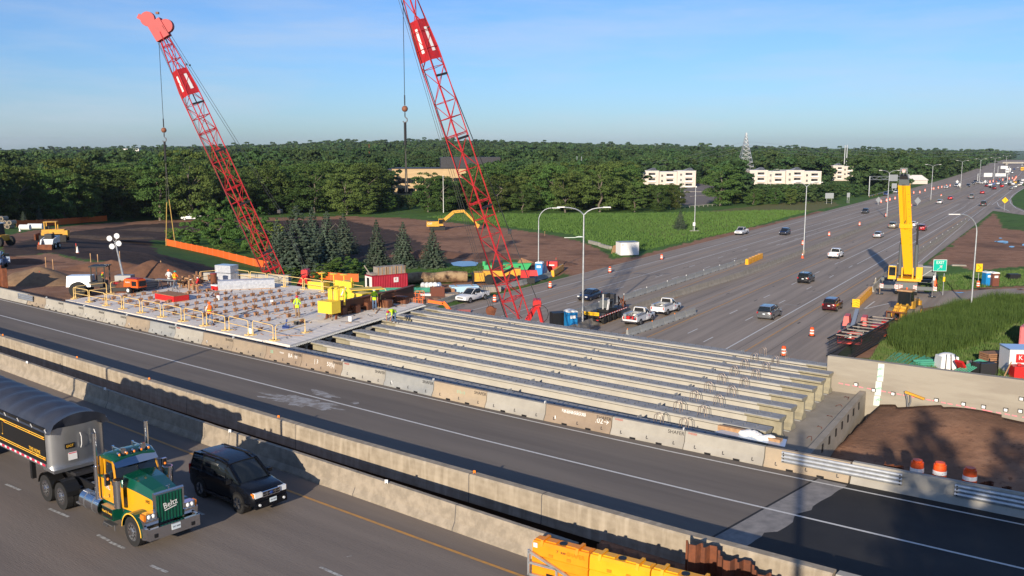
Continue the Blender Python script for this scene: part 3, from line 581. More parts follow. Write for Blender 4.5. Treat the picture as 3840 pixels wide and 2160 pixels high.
mat('wingwall',(.335,.305,.25),.88,col2=(.28,.25,.205),scale=.7,bump=.15,bscale=25,stretch=(.25,.25,1.6),lo=.42,hi=.58)
ww=thing('wing_wall','tall pale concrete retaining wall behind the brown sand pile','wall',B(27.2,21.6,0))
wpts=[(26.9,20.6),(30.4,20.8),(34,20.95),(40,21.35),(60,22.6)]
mb=MB();ax=[(B(s,o,0)-ww.location,Vector((-BN[0],-BN[1],0)),Vector((0,0,1)))for s,o in wpts];mb.prism([(.0,0),(.0,9.2),(-.42,9.2),(-.42,0)],ax,'wingwall');mb.build('wall',ww)
mat('foam_strip',(.62,.70,.64),.6);mat('print_green',(.10,.40,.28),.6);mat('pink_paint',(.85,.22,.28),.6)
def wz(s):return float(np.interp(s,[a for a,b in wpts],[b for a,b in wpts]))
fo_=lambda s,z,d=.02:B(s,wz(s)-d,z)-ww.location
q=MB()
for z0,z1,x0 in((8.05,9.12,29.88),(7.15,8.02,29.80),(6.5,7.12,29.75)):q.add([fo_(x0,z0),fo_(x0+.36,z0),fo_(x0+.38,z1),fo_(x0+.03,z1)],[(0,1,2,3)],'foam_strip')
q.build('foam_strip',ww)
for z in(8.8,8.35,7.6,6.9):text(ww,'MEL',.2,'print_green',fo_(30.05,z,.035),(math.pi/2,-.5,BANG),.003)
for k in range(26):
 s=27.6+.42*k+rnd.uniform(-.1,.1);q=MB();z=7.55-.045*(k*.42);q.add([fo_(s,z,.012),fo_(s+.26,z-.02,.012),fo_(s+.26,z+.03,.012),fo_(s,z+.05,.012)],[(0,1,2,3)],'pink_paint');q.build('pink_mark',ww)
for(u,v)in[(3209,1441),(3278,1463),(3349,1476),(3514,1501),(3612,1513),(3689,1524),(3771,1535),(3834,1495),(3828,1542)]:
 best=min(((abs(proj(np.array(B(s,wz(s),z)))[0]-u)+abs(proj(np.array(B(s,wz(s),z)))[1]-v)),s,z)for s in np.arange(27.5,45,.08)for z in np.arange(6.9,9,.05));_,s,z=best
 q=MB();p=fo_(s,z,0);q.box((p.x-BN[0]*.03,p.y-BN[1]*.03,p.z),(.24,.08,.22),'black',rz=BANG);q.box((p.x-BN[0]*.08,p.y-BN[1]*.08,p.z),(.18,.03,.16),'white',rz=BANG);q.build('pipe_sleeve',ww)
la=thing('abutment','dark far abutment wall where the new deck meets the dug earth','abutment',B(-36,12,0))
mb=MB();mb.box((0,0,4.05),(1.0,23,8.1),'concrete',rz=BANG-.0);mb.build('seat',la)
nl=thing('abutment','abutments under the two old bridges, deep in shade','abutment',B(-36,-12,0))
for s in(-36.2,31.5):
 mb=MB();mb.box(B(s,-15.5,4.0)-nl.location,(2.0,38,7.1),'shade_dark',rz=BANG);mb.build('seat',nl)
# ------------------------------------------------------------ trees
def leafmat(name,c1,c2,hue=.03,val=.25):
 m=bpy.data.materials.new(name);m.use_nodes=True;nt=m.node_tree;N,L=nt.nodes,nt.links;p=N['Principled BSDF'];p.inputs['Roughness'].default_value=.75;p.inputs['Specular IOR Level'].default_value=.2
 g=N.new('ShaderNodeNewGeometry');n=N.new('ShaderNodeTexNoise');n.inputs['Scale'].default_value=.9;n.inputs['Detail'].default_value=5;L.new(g.outputs['Position'],n.inputs[0])
 oi=N.new('ShaderNodeObjectInfo');mm=N.new('ShaderNodeMix');mm.data_type='RGBA';mr=N.new('ShaderNodeMapRange');mr.inputs[1].default_value=.35;mr.inputs[2].default_value=.65;L.new(n.outputs[0],mr.inputs[0]);L.new(mr.outputs[0],mm.inputs[0])
 mm.inputs[6].default_value=c1+(1,);mm.inputs[7].default_value=c2+(1,);hv=N.new('ShaderNodeHueSaturation');L.new(mm.outputs[2],hv.inputs['Color'])
 a=N.new('ShaderNodeMapRange');a.inputs[3].default_value=.5-hue;a.inputs[4].default_value=.5+hue*.6;L.new(oi.outputs['Random'],a.inputs[0]);L.new(a.outputs[0],hv.inputs['Hue'])
 ml=N.new('ShaderNodeMath');ml.operation='MULTIPLY';ml.inputs[1].default_value=7.13;fr=N.new('ShaderNodeMath');fr.operation='FRACT';L.new(oi.outputs['Random'],ml.inputs[0]);L.new(ml.outputs[0],fr.inputs[0])
 b=N.new('ShaderNodeMapRange');b.inputs[3].default_value=1-val;b.inputs[4].default_value=1+val;L.new(fr.outputs[0],b.inputs[0]);L.new(b.outputs[0],hv.inputs['Value']);L.new(hv.outputs[0],p.inputs['Base Color'])
 MATS[name]=m
leafmat('leaf',(.040,.078,.018),(.080,.128,.030),.035,.32);leafmat('leaf_far',(.026,.058,.020),(.052,.095,.030),.03,.28)
leafmat('leaf_bright',(.14,.24,.03),(.20,.30,.05));leafmat('needle',(.055,.090,.058),(.105,.140,.098),.02,.2);leafmat('bush_leaf',(.045,.095,.020),(.085,.150,.032));leafmat('leaf_silver',(.16,.19,.13),(.22,.24,.18))
mat('bark',(.12,.10,.08),.95,col2=(.2,.17,.14),scale=4)
def quads_mesh(name,C,Nn,S,m,asp=None,seed=0):
 "small leaf-cluster faces: centres C, normals Nn, sizes S"
 rg=np.random.RandomState(seed);n=len(C);a=rg.normal(size=(n,3));t=np.cross(Nn,a);t/=np.linalg.norm(t,axis=1)[:,None]+1e-9;b=np.cross(Nn,t);S=S[:,None];k=.75 if asp is None else asp
 V=np.stack([C-t*S-b*S*k*.6,C+t*S*.8-b*S*k,C+t*S+b*S*k*.8,C-t*S*.7+b*S*k],1).reshape(-1,3)
 me=bpy.data.meshes.new(name);me.vertices.add(4*n);me.vertices.foreach_set('co',V.ravel());me.loops.add(4*n);me.loops.foreach_set('vertex_index',np.arange(4*n));me.polygons.add(n);me.polygons.foreach_set('loop_start',np.arange(0,4*n,4));me.polygons.foreach_set('loop_total',np.full(n,4));me.update(calc_edges=True)
 me.materials.append(MATS[m]);return me
def crown_mesh(name,seed,n,m,w=.36,z0=.12,leaf=.020,clumps=34,squat=1.0):
 "unit-height crown; w is the half width"
 rg=np.random.RandomState(seed);cc=[];cr_=[]
 for i in range(clumps):
  t=rg.uniform(0,1)**.8;z=z0+(.93-z0)*t;prof=math.sin(math.pi*min(1,(.12+.88*(1-t)))**.9)**.55;rr=w*prof*rg.uniform(.25,1.0)**.6;a=rg.uniform(0,2*math.pi)
  cc.append((rr*math.cos(a),rr*math.sin(a),z));cr_.append(rg.uniform(.055,.115)*(1.1 if t<.6 else.85)*(1 if clumps>50 else 1.2))
 cc=np.array(cc);cr_=np.array(cr_);k=rg.choice(clumps,n,p=cr_**2/np.sum(cr_**2));d=rg.normal(size=(n,3));d/=np.linalg.norm(d,axis=1)[:,None];d[:,2]=np.abs(d[:,2])*.9-.25*(rg.uniform(size=n)<.4);rad=cr_[k]*rg.uniform(.72,1.08,n)
 C=cc[k]+d*rad[:,None]*np.array([1,1,.75*squat]);Nn=d+rg.normal(size=(n,3))*.55;Nn/=np.linalg.norm(Nn,axis=1)[:,None]
 return quads_mesh(name,C,Nn,leaf*rg.uniform(.6,1.4,n),m,seed=seed)
def trunk_mesh(seed,lean=.02,h=.75,r=.016,m='bark'):
 rg=random.Random(seed);mb=MB();pts=[Vector((rg.uniform(-lean,lean)*i,rg.uniform(-lean,lean)*i,h*i/5-.02))for i in range(6)];mb.tube(pts,r,m,7,[r*1.25,r,r*.85,r*.7,r*.5,r*.25])
 for i in range(6):
  a=rg.uniform(0,6.28);p=pts[rg.choice([2,3,4])];q=p+Vector((math.cos(a)*.16,math.sin(a)*.16,rg.uniform(.08,.18)));mb.cyl(p,q,r*.5,m,5,r*.15)
 o=mb.build('trunk');COL.objects.unlink(o);me=o.data;bpy.data.objects.remove(o);return me
def spruce_mesh(seed,n=2600,w=.27,m='needle',leaf=.017):
 rg=np.random.RandomState(seed);C=[];Nn=[];S=[];L=20
 for i in range(L):
  z=.04+.94*(i/(L-1))**1.03;R_=w*(1-z)**.82*rg.uniform(.9,1.1)+.008;nb_=max(5,int(15*(1-z))+4)
  for b in range(nb_):
   a=2*math.pi*(b+rg.uniform(-.35,.35))/nb_;rl=R_*rg.uniform(.7,1.15);m_=max(3,int(n/L*(1-z+.15)*1.6/nb_));t=rg.uniform(.15,1,m_)**.7
   x=np.cos(a)*rl*t;y=np.sin(a)*rl*t;zz=z-.06*t**1.5*(1-z*.6)+.02*(t>.85)+rg.normal(size=m_)*.007;s=rg.normal(size=m_)*.022*(1.2-t)*(1.3-z);x=x-np.sin(a)*s;y=y+np.cos(a)*s
   C.append(np.stack([x,y,zz],-1));q=np.stack([np.cos(a)*np.ones(m_)*.6,np.sin(a)*np.ones(m_)*.6,np.ones(m_)],-1)+rg.normal(size=(m_,3))*.35;Nn.append(q);S.append(leaf*rg.uniform(.6,1.25,m_)*(1.15-z*.5))
 C=np.vstack(C);Nn=np.vstack(Nn);Nn/=np.linalg.norm(Nn,axis=1)[:,None];return quads_mesh('crown',C,Nn,np.concatenate(S),m,seed=seed)
CR=[crown_mesh('crown',10+i,9500,'leaf',w,z0,.0100,cl,sq)for i,(w,z0,cl,sq)in enumerate([(.36,.05,80,1),(.31,.06,70,1.1),(.42,.03,90,1),(.34,.02,80,1),(.28,.06,60,1.2),(.38,.04,85,1)])]
CB=[crown_mesh('crown',40+i,9500,'bush_leaf',.50,.0,.017,75,1)for i in range(3)]
CBR=crown_mesh('crown',60,1500,'leaf_bright',.4,.05,.026,22,1);CSL=crown_mesh('crown',61,1500,'leaf_silver',.42,.05,.024,26,1)
TK=[trunk_mesh(i)for i in range(4)];TKT=trunk_mesh(9,.01,.8,.02)
SP=[spruce_mesh(70+i,14000,w,leaf=.0125)for i,w in enumerate((.30,.26,.33))]
SPD=[spruce_mesh(80+i,2600,.28)for i in range(2)]
def plant(name,label,cat,loc,h,crown,trunk,group=None,rz=None,wide=1.0):
 t=thing(name,label,cat,loc,rnd.uniform(0,6.28)if rz is None else rz,group);t.scale=(h*wide,h*wide,h)
 c=bpy.data.objects.new('crown',crown);COL.objects.link(c);c.parent=t
 if trunk:k=bpy.data.objects.new('trunk',trunk);COL.objects.link(k);k.parent=t
 return t
def by_px(u,vb,vt):
 "ground place seen at (u, vb) and the height whose top shows at vt"
 p=ontr(u,vb);top=atd(u,vt,p.y);return p,max(1.0,top.z-p.z)
SPR=[(1118,1030,768,0,'big blue green spruce at the heart of the infield grove'),(1414,1000,822,1,'slim pale spruce just beyond the red container'),(1513,1002,830,0,'middle one of the three spruces between container and pond'),(1623,1002,855,2,'broad dark spruce nearest the pond'),(1230,980,790,1,'dark spruce behind the big one on the side of the container'),(1290,950,800,2,'dark spruce deep in the grove where it meets the black soil'),(1175,960,775,1,'spruce peeking over the big one in the grove'),(1045,1010,815,0,'spruce between the first crane boom and the big spruce'),(2550,862,782,2,'lone dark spruce on the mown lawn by the camera pole'),(150,845,770,1,'dark spruce by the concrete pipes in front of the woods'),(90,850,790,2,'low spruce beside the concrete pipes')]
for i,(u,vb,vt,k,lb)in enumerate(SPR):
 p,h=by_px(u,vb,vt);plant('spruce_tree',lb,'tree',p,h,SP[k],TK[0],None,None,{0:1.55,4:1.35,5:1.3,6:1.3,3:1.3}.get(i,1.1))
BSH=[(720,917,828,0,'round green bush behind the start of the orange fence',1.275),(830,927,778,1,'tall bush in the clump by the orange fence',1.02),(930,937,768,2,'dark bushy tree just before the first crane boom',0.935),(780,892,748,1,'tree rising out of the middle of the fence clump',0.765),(900,892,723,0,'highest green tree of the clump under the first crane boom',0.7224999999999999),(980,962,878,1,'small bush under the first crane boom',1.19),(650,897,853,2,'lowest bush at the fence clump tip',1.36),(860,952,908,0,'low bush against the orange fence',1.615),(1290,1035,960,0,'low leafy bush next to the red container',1.5),(1210,1045,985,1,'leafy bush in front of the spruces',1.6),(1340,1030,985,2,'little bush beside the red container',1.6),(990,960,830,2,'bush between the boom and the big spruce',0.9),(1080,1045,1000,0,'undergrowth bush under the big spruce',2.0)]
for(u,vb,vt,k,lb,w)in BSH:
 p,h=by_px(u,vb,vt);plant('bush',lb,'bush',p,h,CB[k],TK[1],None,None,w)
p,h=by_px(1040,890,822);plant('bush','bright yellow green bush glowing between boom and spruce','bush',p,h,CBR,TK[2],None,None,1.2)
for(u,vb,vt,k,lb,w)in[(720,825,545,2,'tallest rounded tree of the woods, left of the first crane boom',1.0),(600,828,585,0,'wide tree beside the tallest one in the woods',1.1),(2702,772,608,5,'tall tree with bare forked trunk by the parking lot',1.25),(2250,795,600,2,'big tree at the lawn edge behind the twin arm lamp',1.25),(2120,797,640,1,'tree at the lawn edge left of the big one',1.2),(1605,795,640,0,'tree hiding the corner of the sandstone office',1.1),(1660,795,655,3,'tree in front of the sandstone office',1.1),(1870,795,650,5,'tree behind the second crane boom at the lawn edge',1.2),(1960,796,690,2,'smaller tree between the boom and the lamp',1.3),(1300,805,640,2,'wide tree left of the sandstone office',1.2),(1380,803,690,3,'tree at the lawn edge left of the sandstone office',1.3),(2380,795,692,0,'yellowish green tree in front of the white flats',1.3),(2470,793,690,3,'dark tree at the corner of the lawn woods',1.2),(2535,785,684,5,'last tree of the lawn row before the parking lot',1.1)]:
 p,h=by_px(u,vb,vt);plant('leafy_tree',lb,'tree',p,h,CR[k],TKT if 'bare' in lb else TK[k%4],None,None,w)
FRONT=[(-400,858),(0,845),(300,838),(560,824),(700,812),(1280,800),(1500,796),(1900,792),(2300,790),(2545,784),(2560,690),(2700,690),(2730,775),(3000,768),(3260,735),(3400,690),(3560,668),(3680,648),(3745,625),(3775,603),(3812,592),(3835,585),(4300,580)]
CLEAR=[(1450,1600,722,404),(1600,1770,668,404),(2390,2635,684,515),(2790,3105,682,505),(3110,3215,680,612),(2545,2712,770,470),(2765,2830,676,602),(3395,3470,690,565)]
def scatter(y0,y1,sp,seed):
 rg=np.random.RandomState(seed);out=[];y=y0
 while y<y1:
  half=y*.60+20;n=int(2*half/sp);x=-half+sp*(np.arange(n)+rg.uniform(-.45,.45,n));yy=y+rg.uniform(-.5,.5,n)*sp;out.append(np.stack([x,yy],-1));y+=sp*.85
 return np.vstack(out)
def forest_pts():
 P=np.vstack([scatter(190,420,8.2,1),scatter(420,900,9.5,2),scatter(900,2000,15,3),scatter(2000,4200,28,4)]);z=terr(P[:,0],P[:,1]);u,v=proj(np.column_stack([P,z]))
 ok=(v<np.interp(u,[a for a,b in FRONT],[b for a,b in FRONT]))&(u>-500)&(u<4350);fs,fo=toF(P[:,0],P[:,1]);ok&=~((fo>-49)&(fo<26)&(fs<1500));r=np.hypot(P[:,0],P[:,1])
 ok&=~((fo>0)&(fs>-50)&(fs<330))
 cap=np.full(len(P),99.0)
 for(a,b,lo,d)in CLEAR:m_=(u>a-14)&(u<b+14)&(P[:,1]<d+26);cap=np.where(m_,np.minimum(cap,(22-(lo-550)/FPX*P[:,1]-z)*.98),cap);ok&=~(m_&(P[:,1]>d-5))
 ok&=cap>3.2
 return P[ok],z[ok],u[ok],v[ok],cap[ok]
FP,FZ,FU,FV,FC=forest_pts();order=np.argsort(FV)[::-1];FP,FZ,FU,FV,FC=FP[order],FZ[order],FU[order],FV[order],FC[order]
vis=(FU>-40)&(FU<3880);near=np.cumsum(vis)<=270
rg_=np.random.RandomState(5);FH=np.minimum(rg_.uniform(11.5,17.5,len(FP))*(1+.25*(rg_.uniform(size=len(FP))>.93)),FC)
side=[(900,'the long woods above the black soil'),(1500,'the woods left of the sandstone office'),(2000,'the woods behind the second crane boom'),(2560,'the woods along the lawn'),(9999,'the woods beside the freeway')]
LMK=[(70,'above the loader at the picture edge'),(140,'behind the concrete pipes'),(260,'above the bulldozer'),(400,'behind the orange netting'),(520,'left of the yellow slings'),(600,'behind the yellow slings'),(690,'left of the far white pickup'),(780,'behind the far white pickup'),(860,'left of the first boom'),(950,'behind the first boom'),(1050,'right of the first boom'),(1180,'behind the big spruce'),(1320,'above the red container'),(1450,'left of the sandstone office'),(1600,'in front of the sandstone office'),(1760,'above the excavator'),(1900,'behind the second boom'),(2050,'above the single arm lamp'),(2180,'left of the twin arm lamp'),(2330,'right of the twin arm lamp'),(2450,'above the white site cabin'),(2560,'above the lone lawn spruce'),(2760,'around the parking lot'),(2950,'below the pylon flats'),(3150,'left of the sign gantry'),(3350,'behind the sign gantry'),(3550,'beside the orange drums'),(9999,'near the second gantry')]
DX=np.arange(-100,3900,100);DY=np.array([at(u_,float(np.interp(u_,[a for a,b in FRONT],[b for a,b in FRONT])),0).y for u_ in DX])
for i in np.where(near&vis)[0]:
 k=int(rg_.randint(6));sd_=next(b for a,b in side if FU[i]<a)
 h=min(FH[i]*(.8 if FU[i]>2560 else.9 if FU[i]<1000 else 1.0),FC[i]);cw=CR[k]
 if FU[i]>3350 and rg_.uniform()<.3:cw=CSL;h*=.6
 lm_=next(b for a,b in LMK if FU[i]<a);dp=FP[i,1]-np.interp(FU[i],DX,DY);rw='at the front woods edge' if dp<12 else 'second rank of the woods' if dp<24 else 'deep in the woods'
 lb_=('silvery low tree ' if cw is CSL else 'low leafy tree ' if h<10.5 else 'tall leafy tree ' if h>15.5 else 'leafy tree ')+rw+', '+lm_
 plant('leafy_tree',lb_,'tree',(FP[i,0],FP[i,1],FZ[i]-.2),h,cw,TK[k%4],'alike trees: '+lb_,None,rg_.uniform(1.0,1.35))
def stuff_trees(idx,name,protos,hs,wide,seed):
 me=bpy.data.meshes.new(name);me.from_pydata([(FP[i,0],FP[i,1],FZ[i]-.5)for i in idx],[],[])
 a=me.attributes.new('hgt','FLOAT','POINT');a.data.foreach_set('value',hs[idx].astype(np.float32));ob=bpy.data.objects.new(name,me);COL.objects.link(ob);ob['kind']='stuff'
 pc=bpy.data.collections.new(name+'_source')
 for k,q in enumerate(protos):o=bpy.data.objects.new('crown',q);pc.objects.link(o)
 ng=bpy.data.node_groups.new(name,'GeometryNodeTree');ng.interface.new_socket('Geometry',in_out='INPUT',socket_type='NodeSocketGeometry');ng.interface.new_socket('Geometry',in_out='OUTPUT',socket_type='NodeSocketGeometry')
 N,L=ng.nodes,ng.links;gi=N.new('NodeGroupInput');go=N.new('NodeGroupOutput');ip=N.new('GeometryNodeInstanceOnPoints');ci=N.new('GeometryNodeCollectionInfo');ci.inputs[0].default_value=pc;ci.inputs['Separate Children'].default_value=True;ci.inputs['Reset Children'].default_value=True;ip.inputs['Pick Instance'].default_value=True
 na=N.new('GeometryNodeInputNamedAttribute');na.data_type='FLOAT';na.inputs[0].default_value='hgt';cx=N.new('ShaderNodeCombineXYZ');mu=N.new('ShaderNodeMath');mu.operation='MULTIPLY';mu.inputs[1].default_value=wide
 L.new(na.outputs[0],mu.inputs[0]);L.new(mu.outputs[0],cx.inputs[0]);L.new(mu.outputs[0],cx.inputs[1]);L.new(na.outputs[0],cx.inputs[2]);rv=N.new('FunctionNodeRandomValue');rv.data_type='FLOAT_VECTOR';rv.inputs[0].default_value=(0,0,0);rv.inputs[1].default_value=(0,0,6.28);rv.inputs['Seed'].default_value=seed
 L.new(gi.outputs[0],ip.inputs['Points']);L.new(ci.outputs[0],ip.inputs['Instance']);L.new(cx.outputs[0],ip.inputs['Scale']);L.new(rv.outputs[0],ip.inputs['Rotation']);L.new(ip.outputs[0],go.inputs[0])
 md=ob.modifiers.new('trees','NODES');md.node_group=ng;return ob
rest=np.where(~(near&vis))[0];dist=np.hypot(FP[:,0],FP[:,1])
CF=[crown_mesh('crown',90+i,1500,'leaf_far',w,.0,.026,26,1)for i,w in enumerate((.40,.46,.36,.5))]
CFF=[crown_mesh('crown',100+i,420,'leaf_far',w,.0,.05,16,.9)for i,w in enumerate((.5,.6,.45))]
stuff_trees([i for i in rest if dist[i]<1000],'woods',CF,FH,1.15,3)
hh=FH*np.where(dist>2000,1.5,1.1);stuff_trees([i for i in rest if dist[i]>=1000],'far_woods',CFF,hh,1.5,4)
print('forest',len(FP),'things',int((near&vis).sum()),'dist near max',dist[near&vis].max())
# ------------------------------------------------------------ vehicles
def paint(name,c,metal=.3,rough=.28):return mat(name,c,rough,metal,coat=.6)
for n_,c_ in dict(white=(.74,.75,.76),silver=(.45,.47,.49),grey=(.16,.17,.18),black=(.012,.013,.016),navy=(.018,.03,.07),red=(.38,.015,.02),maroon=(.07,.012,.018),darkred=(.16,.012,.02),blue=(.05,.10,.30),beige=(.34,.31,.26),darkgrey=(.06,.065,.075),yellow=(.75,.42,.02),lightblue=(.42,.52,.68)).items():paint('p_'+n_,c_,.0 if n_ in('white','yellow','black')else.4)
mat('tail_red',(.5,.012,.012),.3);mat('headlamp',(.75,.78,.80),.12,spec=.8);mat('plate',(.62,.70,.75),.5)
def loft(mb,st,m,caps=True):
 "st: (x, z_low, z_high, half width low, half width high[, shoulder])"
 ax=[];vs=[]
 for x,zl,zh,wl,wh in st:dz=zh-zl;vs+=[(x,-wl*.94,zl),(x,-wl,zl+.22*dz),(x,-wl,zl+.70*dz),(x,-(wl*.25+wh*.75),zh-.06*dz),(x,-wh*.86,zh),(x,0,zh+.015),(x,wh*.86,zh),(x,(wl*.25+wh*.75),zh-.06*dz),(x,wl,zl+.70*dz),(x,wl,zl+.22*dz),(x,wl*.94,zl)]
 n=11;fs=[]
 for k in range(len(st)-1):
  for i in range(n):j=(i+1)%n;fs.append((k*n+i,(k+1)*n+i,(k+1)*n+j,k*n+j))
 fs+=[tuple(range(n)),tuple((len(st)-1)*n+i for i in range(n))[::-1]]
 return mb.add(vs,fs,m,True)
def wheel(t,x,y,r,w,rimm='galvanised',parts=True,name='wheel'):
 s=1 if y>0 else-1;q=MB();q.cyl((0,-w/2,0),(0,w/2,0),r,'rubber',18);q.cyl((0,s*w/2-.002*s,0),(0,s*(w/2+.006),0),r*.70,'black',14);o=q.build(name,t,(x,y-s*w/2,r))
 if parts:
  k=MB();k.cyl((0,s*(w/2-.03),0),(0,s*(w/2+.014),0),r*.62,rimm,14);k.cyl((0,s*(w/2+.01),0),(0,s*(w/2+.03),0),r*.18,'dark_metal',8)
  for a in range(5):an=a*2*math.pi/5+.3;k.bar((math.cos(an)*r*.18,s*(w/2+.016),math.sin(an)*r*.18),(math.cos(an)*r*.58,s*(w/2+.016),math.sin(an)*r*.58),.02,'dark_metal',r*.16,up=(0,1,0))
  k.build('rim',o)
 return o
KD={'sedan':dict(L=4.8,W=1.83,r=.32,wx=(1.42,-1.38),body=[(-2.4,.45,.88,.68,.62),(-2.3,.28,.98,.84,.76),(-1.6,.2,1.0,.91,.82),(-.2,.2,.97,.91,.84),(.9,.2,.95,.91,.82),(1.7,.22,.84,.90,.74),(2.25,.26,.72,.82,.64),(2.4,.36,.62,.66,.55)],gh=[(-1.95,.97,1.0,.72,.66),(-1.25,.96,1.42,.76,.58),(.1,.94,1.45,.77,.60),(1.15,.93,.97,.76,.68)]),'suv':dict(L=4.7,W=1.88,r=.36,wx=(1.4,-1.38),body=[(-2.35,.5,1.05,.80,.74),(-2.28,.32,1.12,.88,.82),(-1.4,.26,1.12,.94,.88),(0,.26,1.08,.94,.88),(.95,.26,1.06,.94,.86),(1.75,.3,1.0,.92,.78),(2.22,.34,.9,.86,.70),(2.35,.45,.78,.72,.6)],gh=[(-2.28,1.1,1.3,.80,.74),(-1.95,1.1,1.68,.80,.64),(-.2,1.06,1.73,.82,.66),(.45,1.05,1.66,.82,.66),(1.2,1.04,1.08,.80,.72)]),'minivan':dict(L=5.1,W=1.97,r=.35,wx=(1.6,-1.45),body=[(-2.55,.45,1.05,.86,.80),(-2.48,.3,1.12,.94,.88),(-1.4,.24,1.12,.98,.92),(.3,.24,1.08,.98,.92),(1.3,.24,1.05,.97,.88),(2.0,.28,.92,.94,.76),(2.45,.32,.78,.84,.66),(2.55,.42,.66,.7,.55)],gh=[(-2.5,1.1,1.3,.86,.80),(-2.2,1.1,1.72,.86,.70),(-.2,1.06,1.77,.87,.72),(.8,1.05,1.62,.86,.72),(1.75,1.0,1.03,.82,.74)]),'pickup':dict(L=5.9,W=2.0,r=.40,wx=(1.85,-1.75),body=[(-2.95,.62,.74,.9,.9),(-2.9,.55,.8,.97,.95),(-.9,.42,.8,.98,.96),(-.88,.40,1.2,1.0,.95),(.9,.40,1.2,1.0,.95),(1.3,.40,1.17,1.0,.92),(2.5,.42,1.1,.98,.88),(2.88,.48,.98,.92,.8),(2.95,.52,.86,.8,.7)],gh=[(-.85,1.18,1.86,.86,.70),(.35,1.18,1.9,.88,.72),(1.35,1.17,1.2,.86,.78)]),}
def car(kind,pm,label,cat,loc,rz,group=None,parts=True,extras=None,cab=None):
 K=KD[kind];P='p_'+pm;t=thing({'pickup':'pickup_truck','suv':'suv_car','sedan':'sedan_car','minivan':'minivan'}[kind],label,cat,loc,rz,group)
 gh=K['gh']
 if cab=='regular':gh=[(.0,1.18,1.86,.86,.70),(.55,1.18,1.9,.88,.72),(1.35,1.17,1.2,.86,.78)]
 b=MB();body=K['body']
 if cab=='regular':body=[(x if abs(x)>.95 or x>0 else x+.9,*r_)for x,*r_ in body]
 loft(b,body,P)
 x1=-.05 if cab=='regular' else-.9
 if kind=='pickup':
  for y in(-.95,.95):b.box(((x1-2.92)/2,y,.98),(x1+2.92,.09,.42),P)
  b.box((-2.88,0,.98),(.08,1.9,.42),P)if extras!='open' else None
  b.box(((x1-2.9)/2,0,.79),(x1+2.85,1.82,.04),'dark_metal')
 for x in K['wx']:
  for s in(-1,1):b.cyl((x,s*(K['W']/2-.35),K['r']*1.02),(x,s*(K['W']/2+.004),K['r']*1.02),K['r']*1.16,'black',16)
 ro=[(x,zh-.03,zh+.02,wh*1.0,wh*.98)for x,zl,zh,wl,wh in gh if zh>gh[0][1]+.35];
 if len(ro)>1:loft(b,ro,P)
 for k in range(len(gh)-1):
  for s in(-1,1):
   a_,c_=gh[k],gh[k+1]
   b.bar((a_[0],s*a_[4]*1.0,a_[2]),(c_[0],s*c_[4]*1.0,c_[2]),.06,P)
 for g in gh[1:-1]if kind!='pickup' else gh[:-1]:
  for s in(-1,1):b.bar((g[0],s*g[3]*1.005,g[1]),(g[0],s*g[4]*1.01,g[2]),.05,P,.07)
 f=K['L']/2
 b.box((f-.02,0,.42),(.10,K['W']*.62,.18),'black');b.box((-f+.02,0,.52),(.08,K['W']*.86,.16),P if kind!='pickup' else 'chrome')
 for s in(-1,1):b.box((gh[-1][0]-.3,s*(K['W']/2+.10),gh[-1][1]+.08),(.12,.2,.14),P if kind!='pickup' else 'black')
 b.build('body',t)
 g=MB();loft(g,[(x,zl-.02,zh-.005,wl*.985,wh*.97)for x,zl,zh,wl,wh in gh],'glass_dark');g.build('windows',t)
 if parts:
  for x in K['wx']:
   for s in(-1,1):wheel(t,x,s*(K['W']/2+.008),K['r'],.22)
  zt=K['body'][1][2]-.17
  for s in(-1,1):
   q=MB();q.box((0,0,0),(.14,.34,.15),'headlamp');q.build('headlight',t,(f-.08,s*K['W']*.34,.70 if kind!='pickup' else.86))
   q=MB();q.box((0,0,0),(.1,.2 if kind!='pickup' else.12,.22 if kind!='pickup' else.34),'tail_red');q.build('taillight',t,(-f+.05,s*K['W']*.42,zt if kind!='pickup' else.98))
  q=MB();q.box((0,0,0),(.02,.32,.15),'plate');q.build('licence_plate',t,(-f-.02,0,zt-.12 if kind!='pickup' else.62))
  q=MB();q.box((0,0,0),(.04,K['W']*.5,.16),'dark_metal' if kind!='pickup' else 'chrome');q.build('grille',t,(f+.03 if kind=='pickup' else f+.0,0,.66 if kind!='pickup' else.82))
 else:
  for x in K['wx']:
   q=MB();q.cyl((x,-K['W']/2,K['r']),(x,K['W']/2,K['r']),K['r'],'rubber',10);q.build('wheels',t)
 return t
AW,TO=FANG,FANG+math.pi
def hd(f,r,z=0.0,zf=None):
 a=at(*f,z);b=at(*r,z);return a,b,math.atan2(a.y-b.y,a.x-b.x)
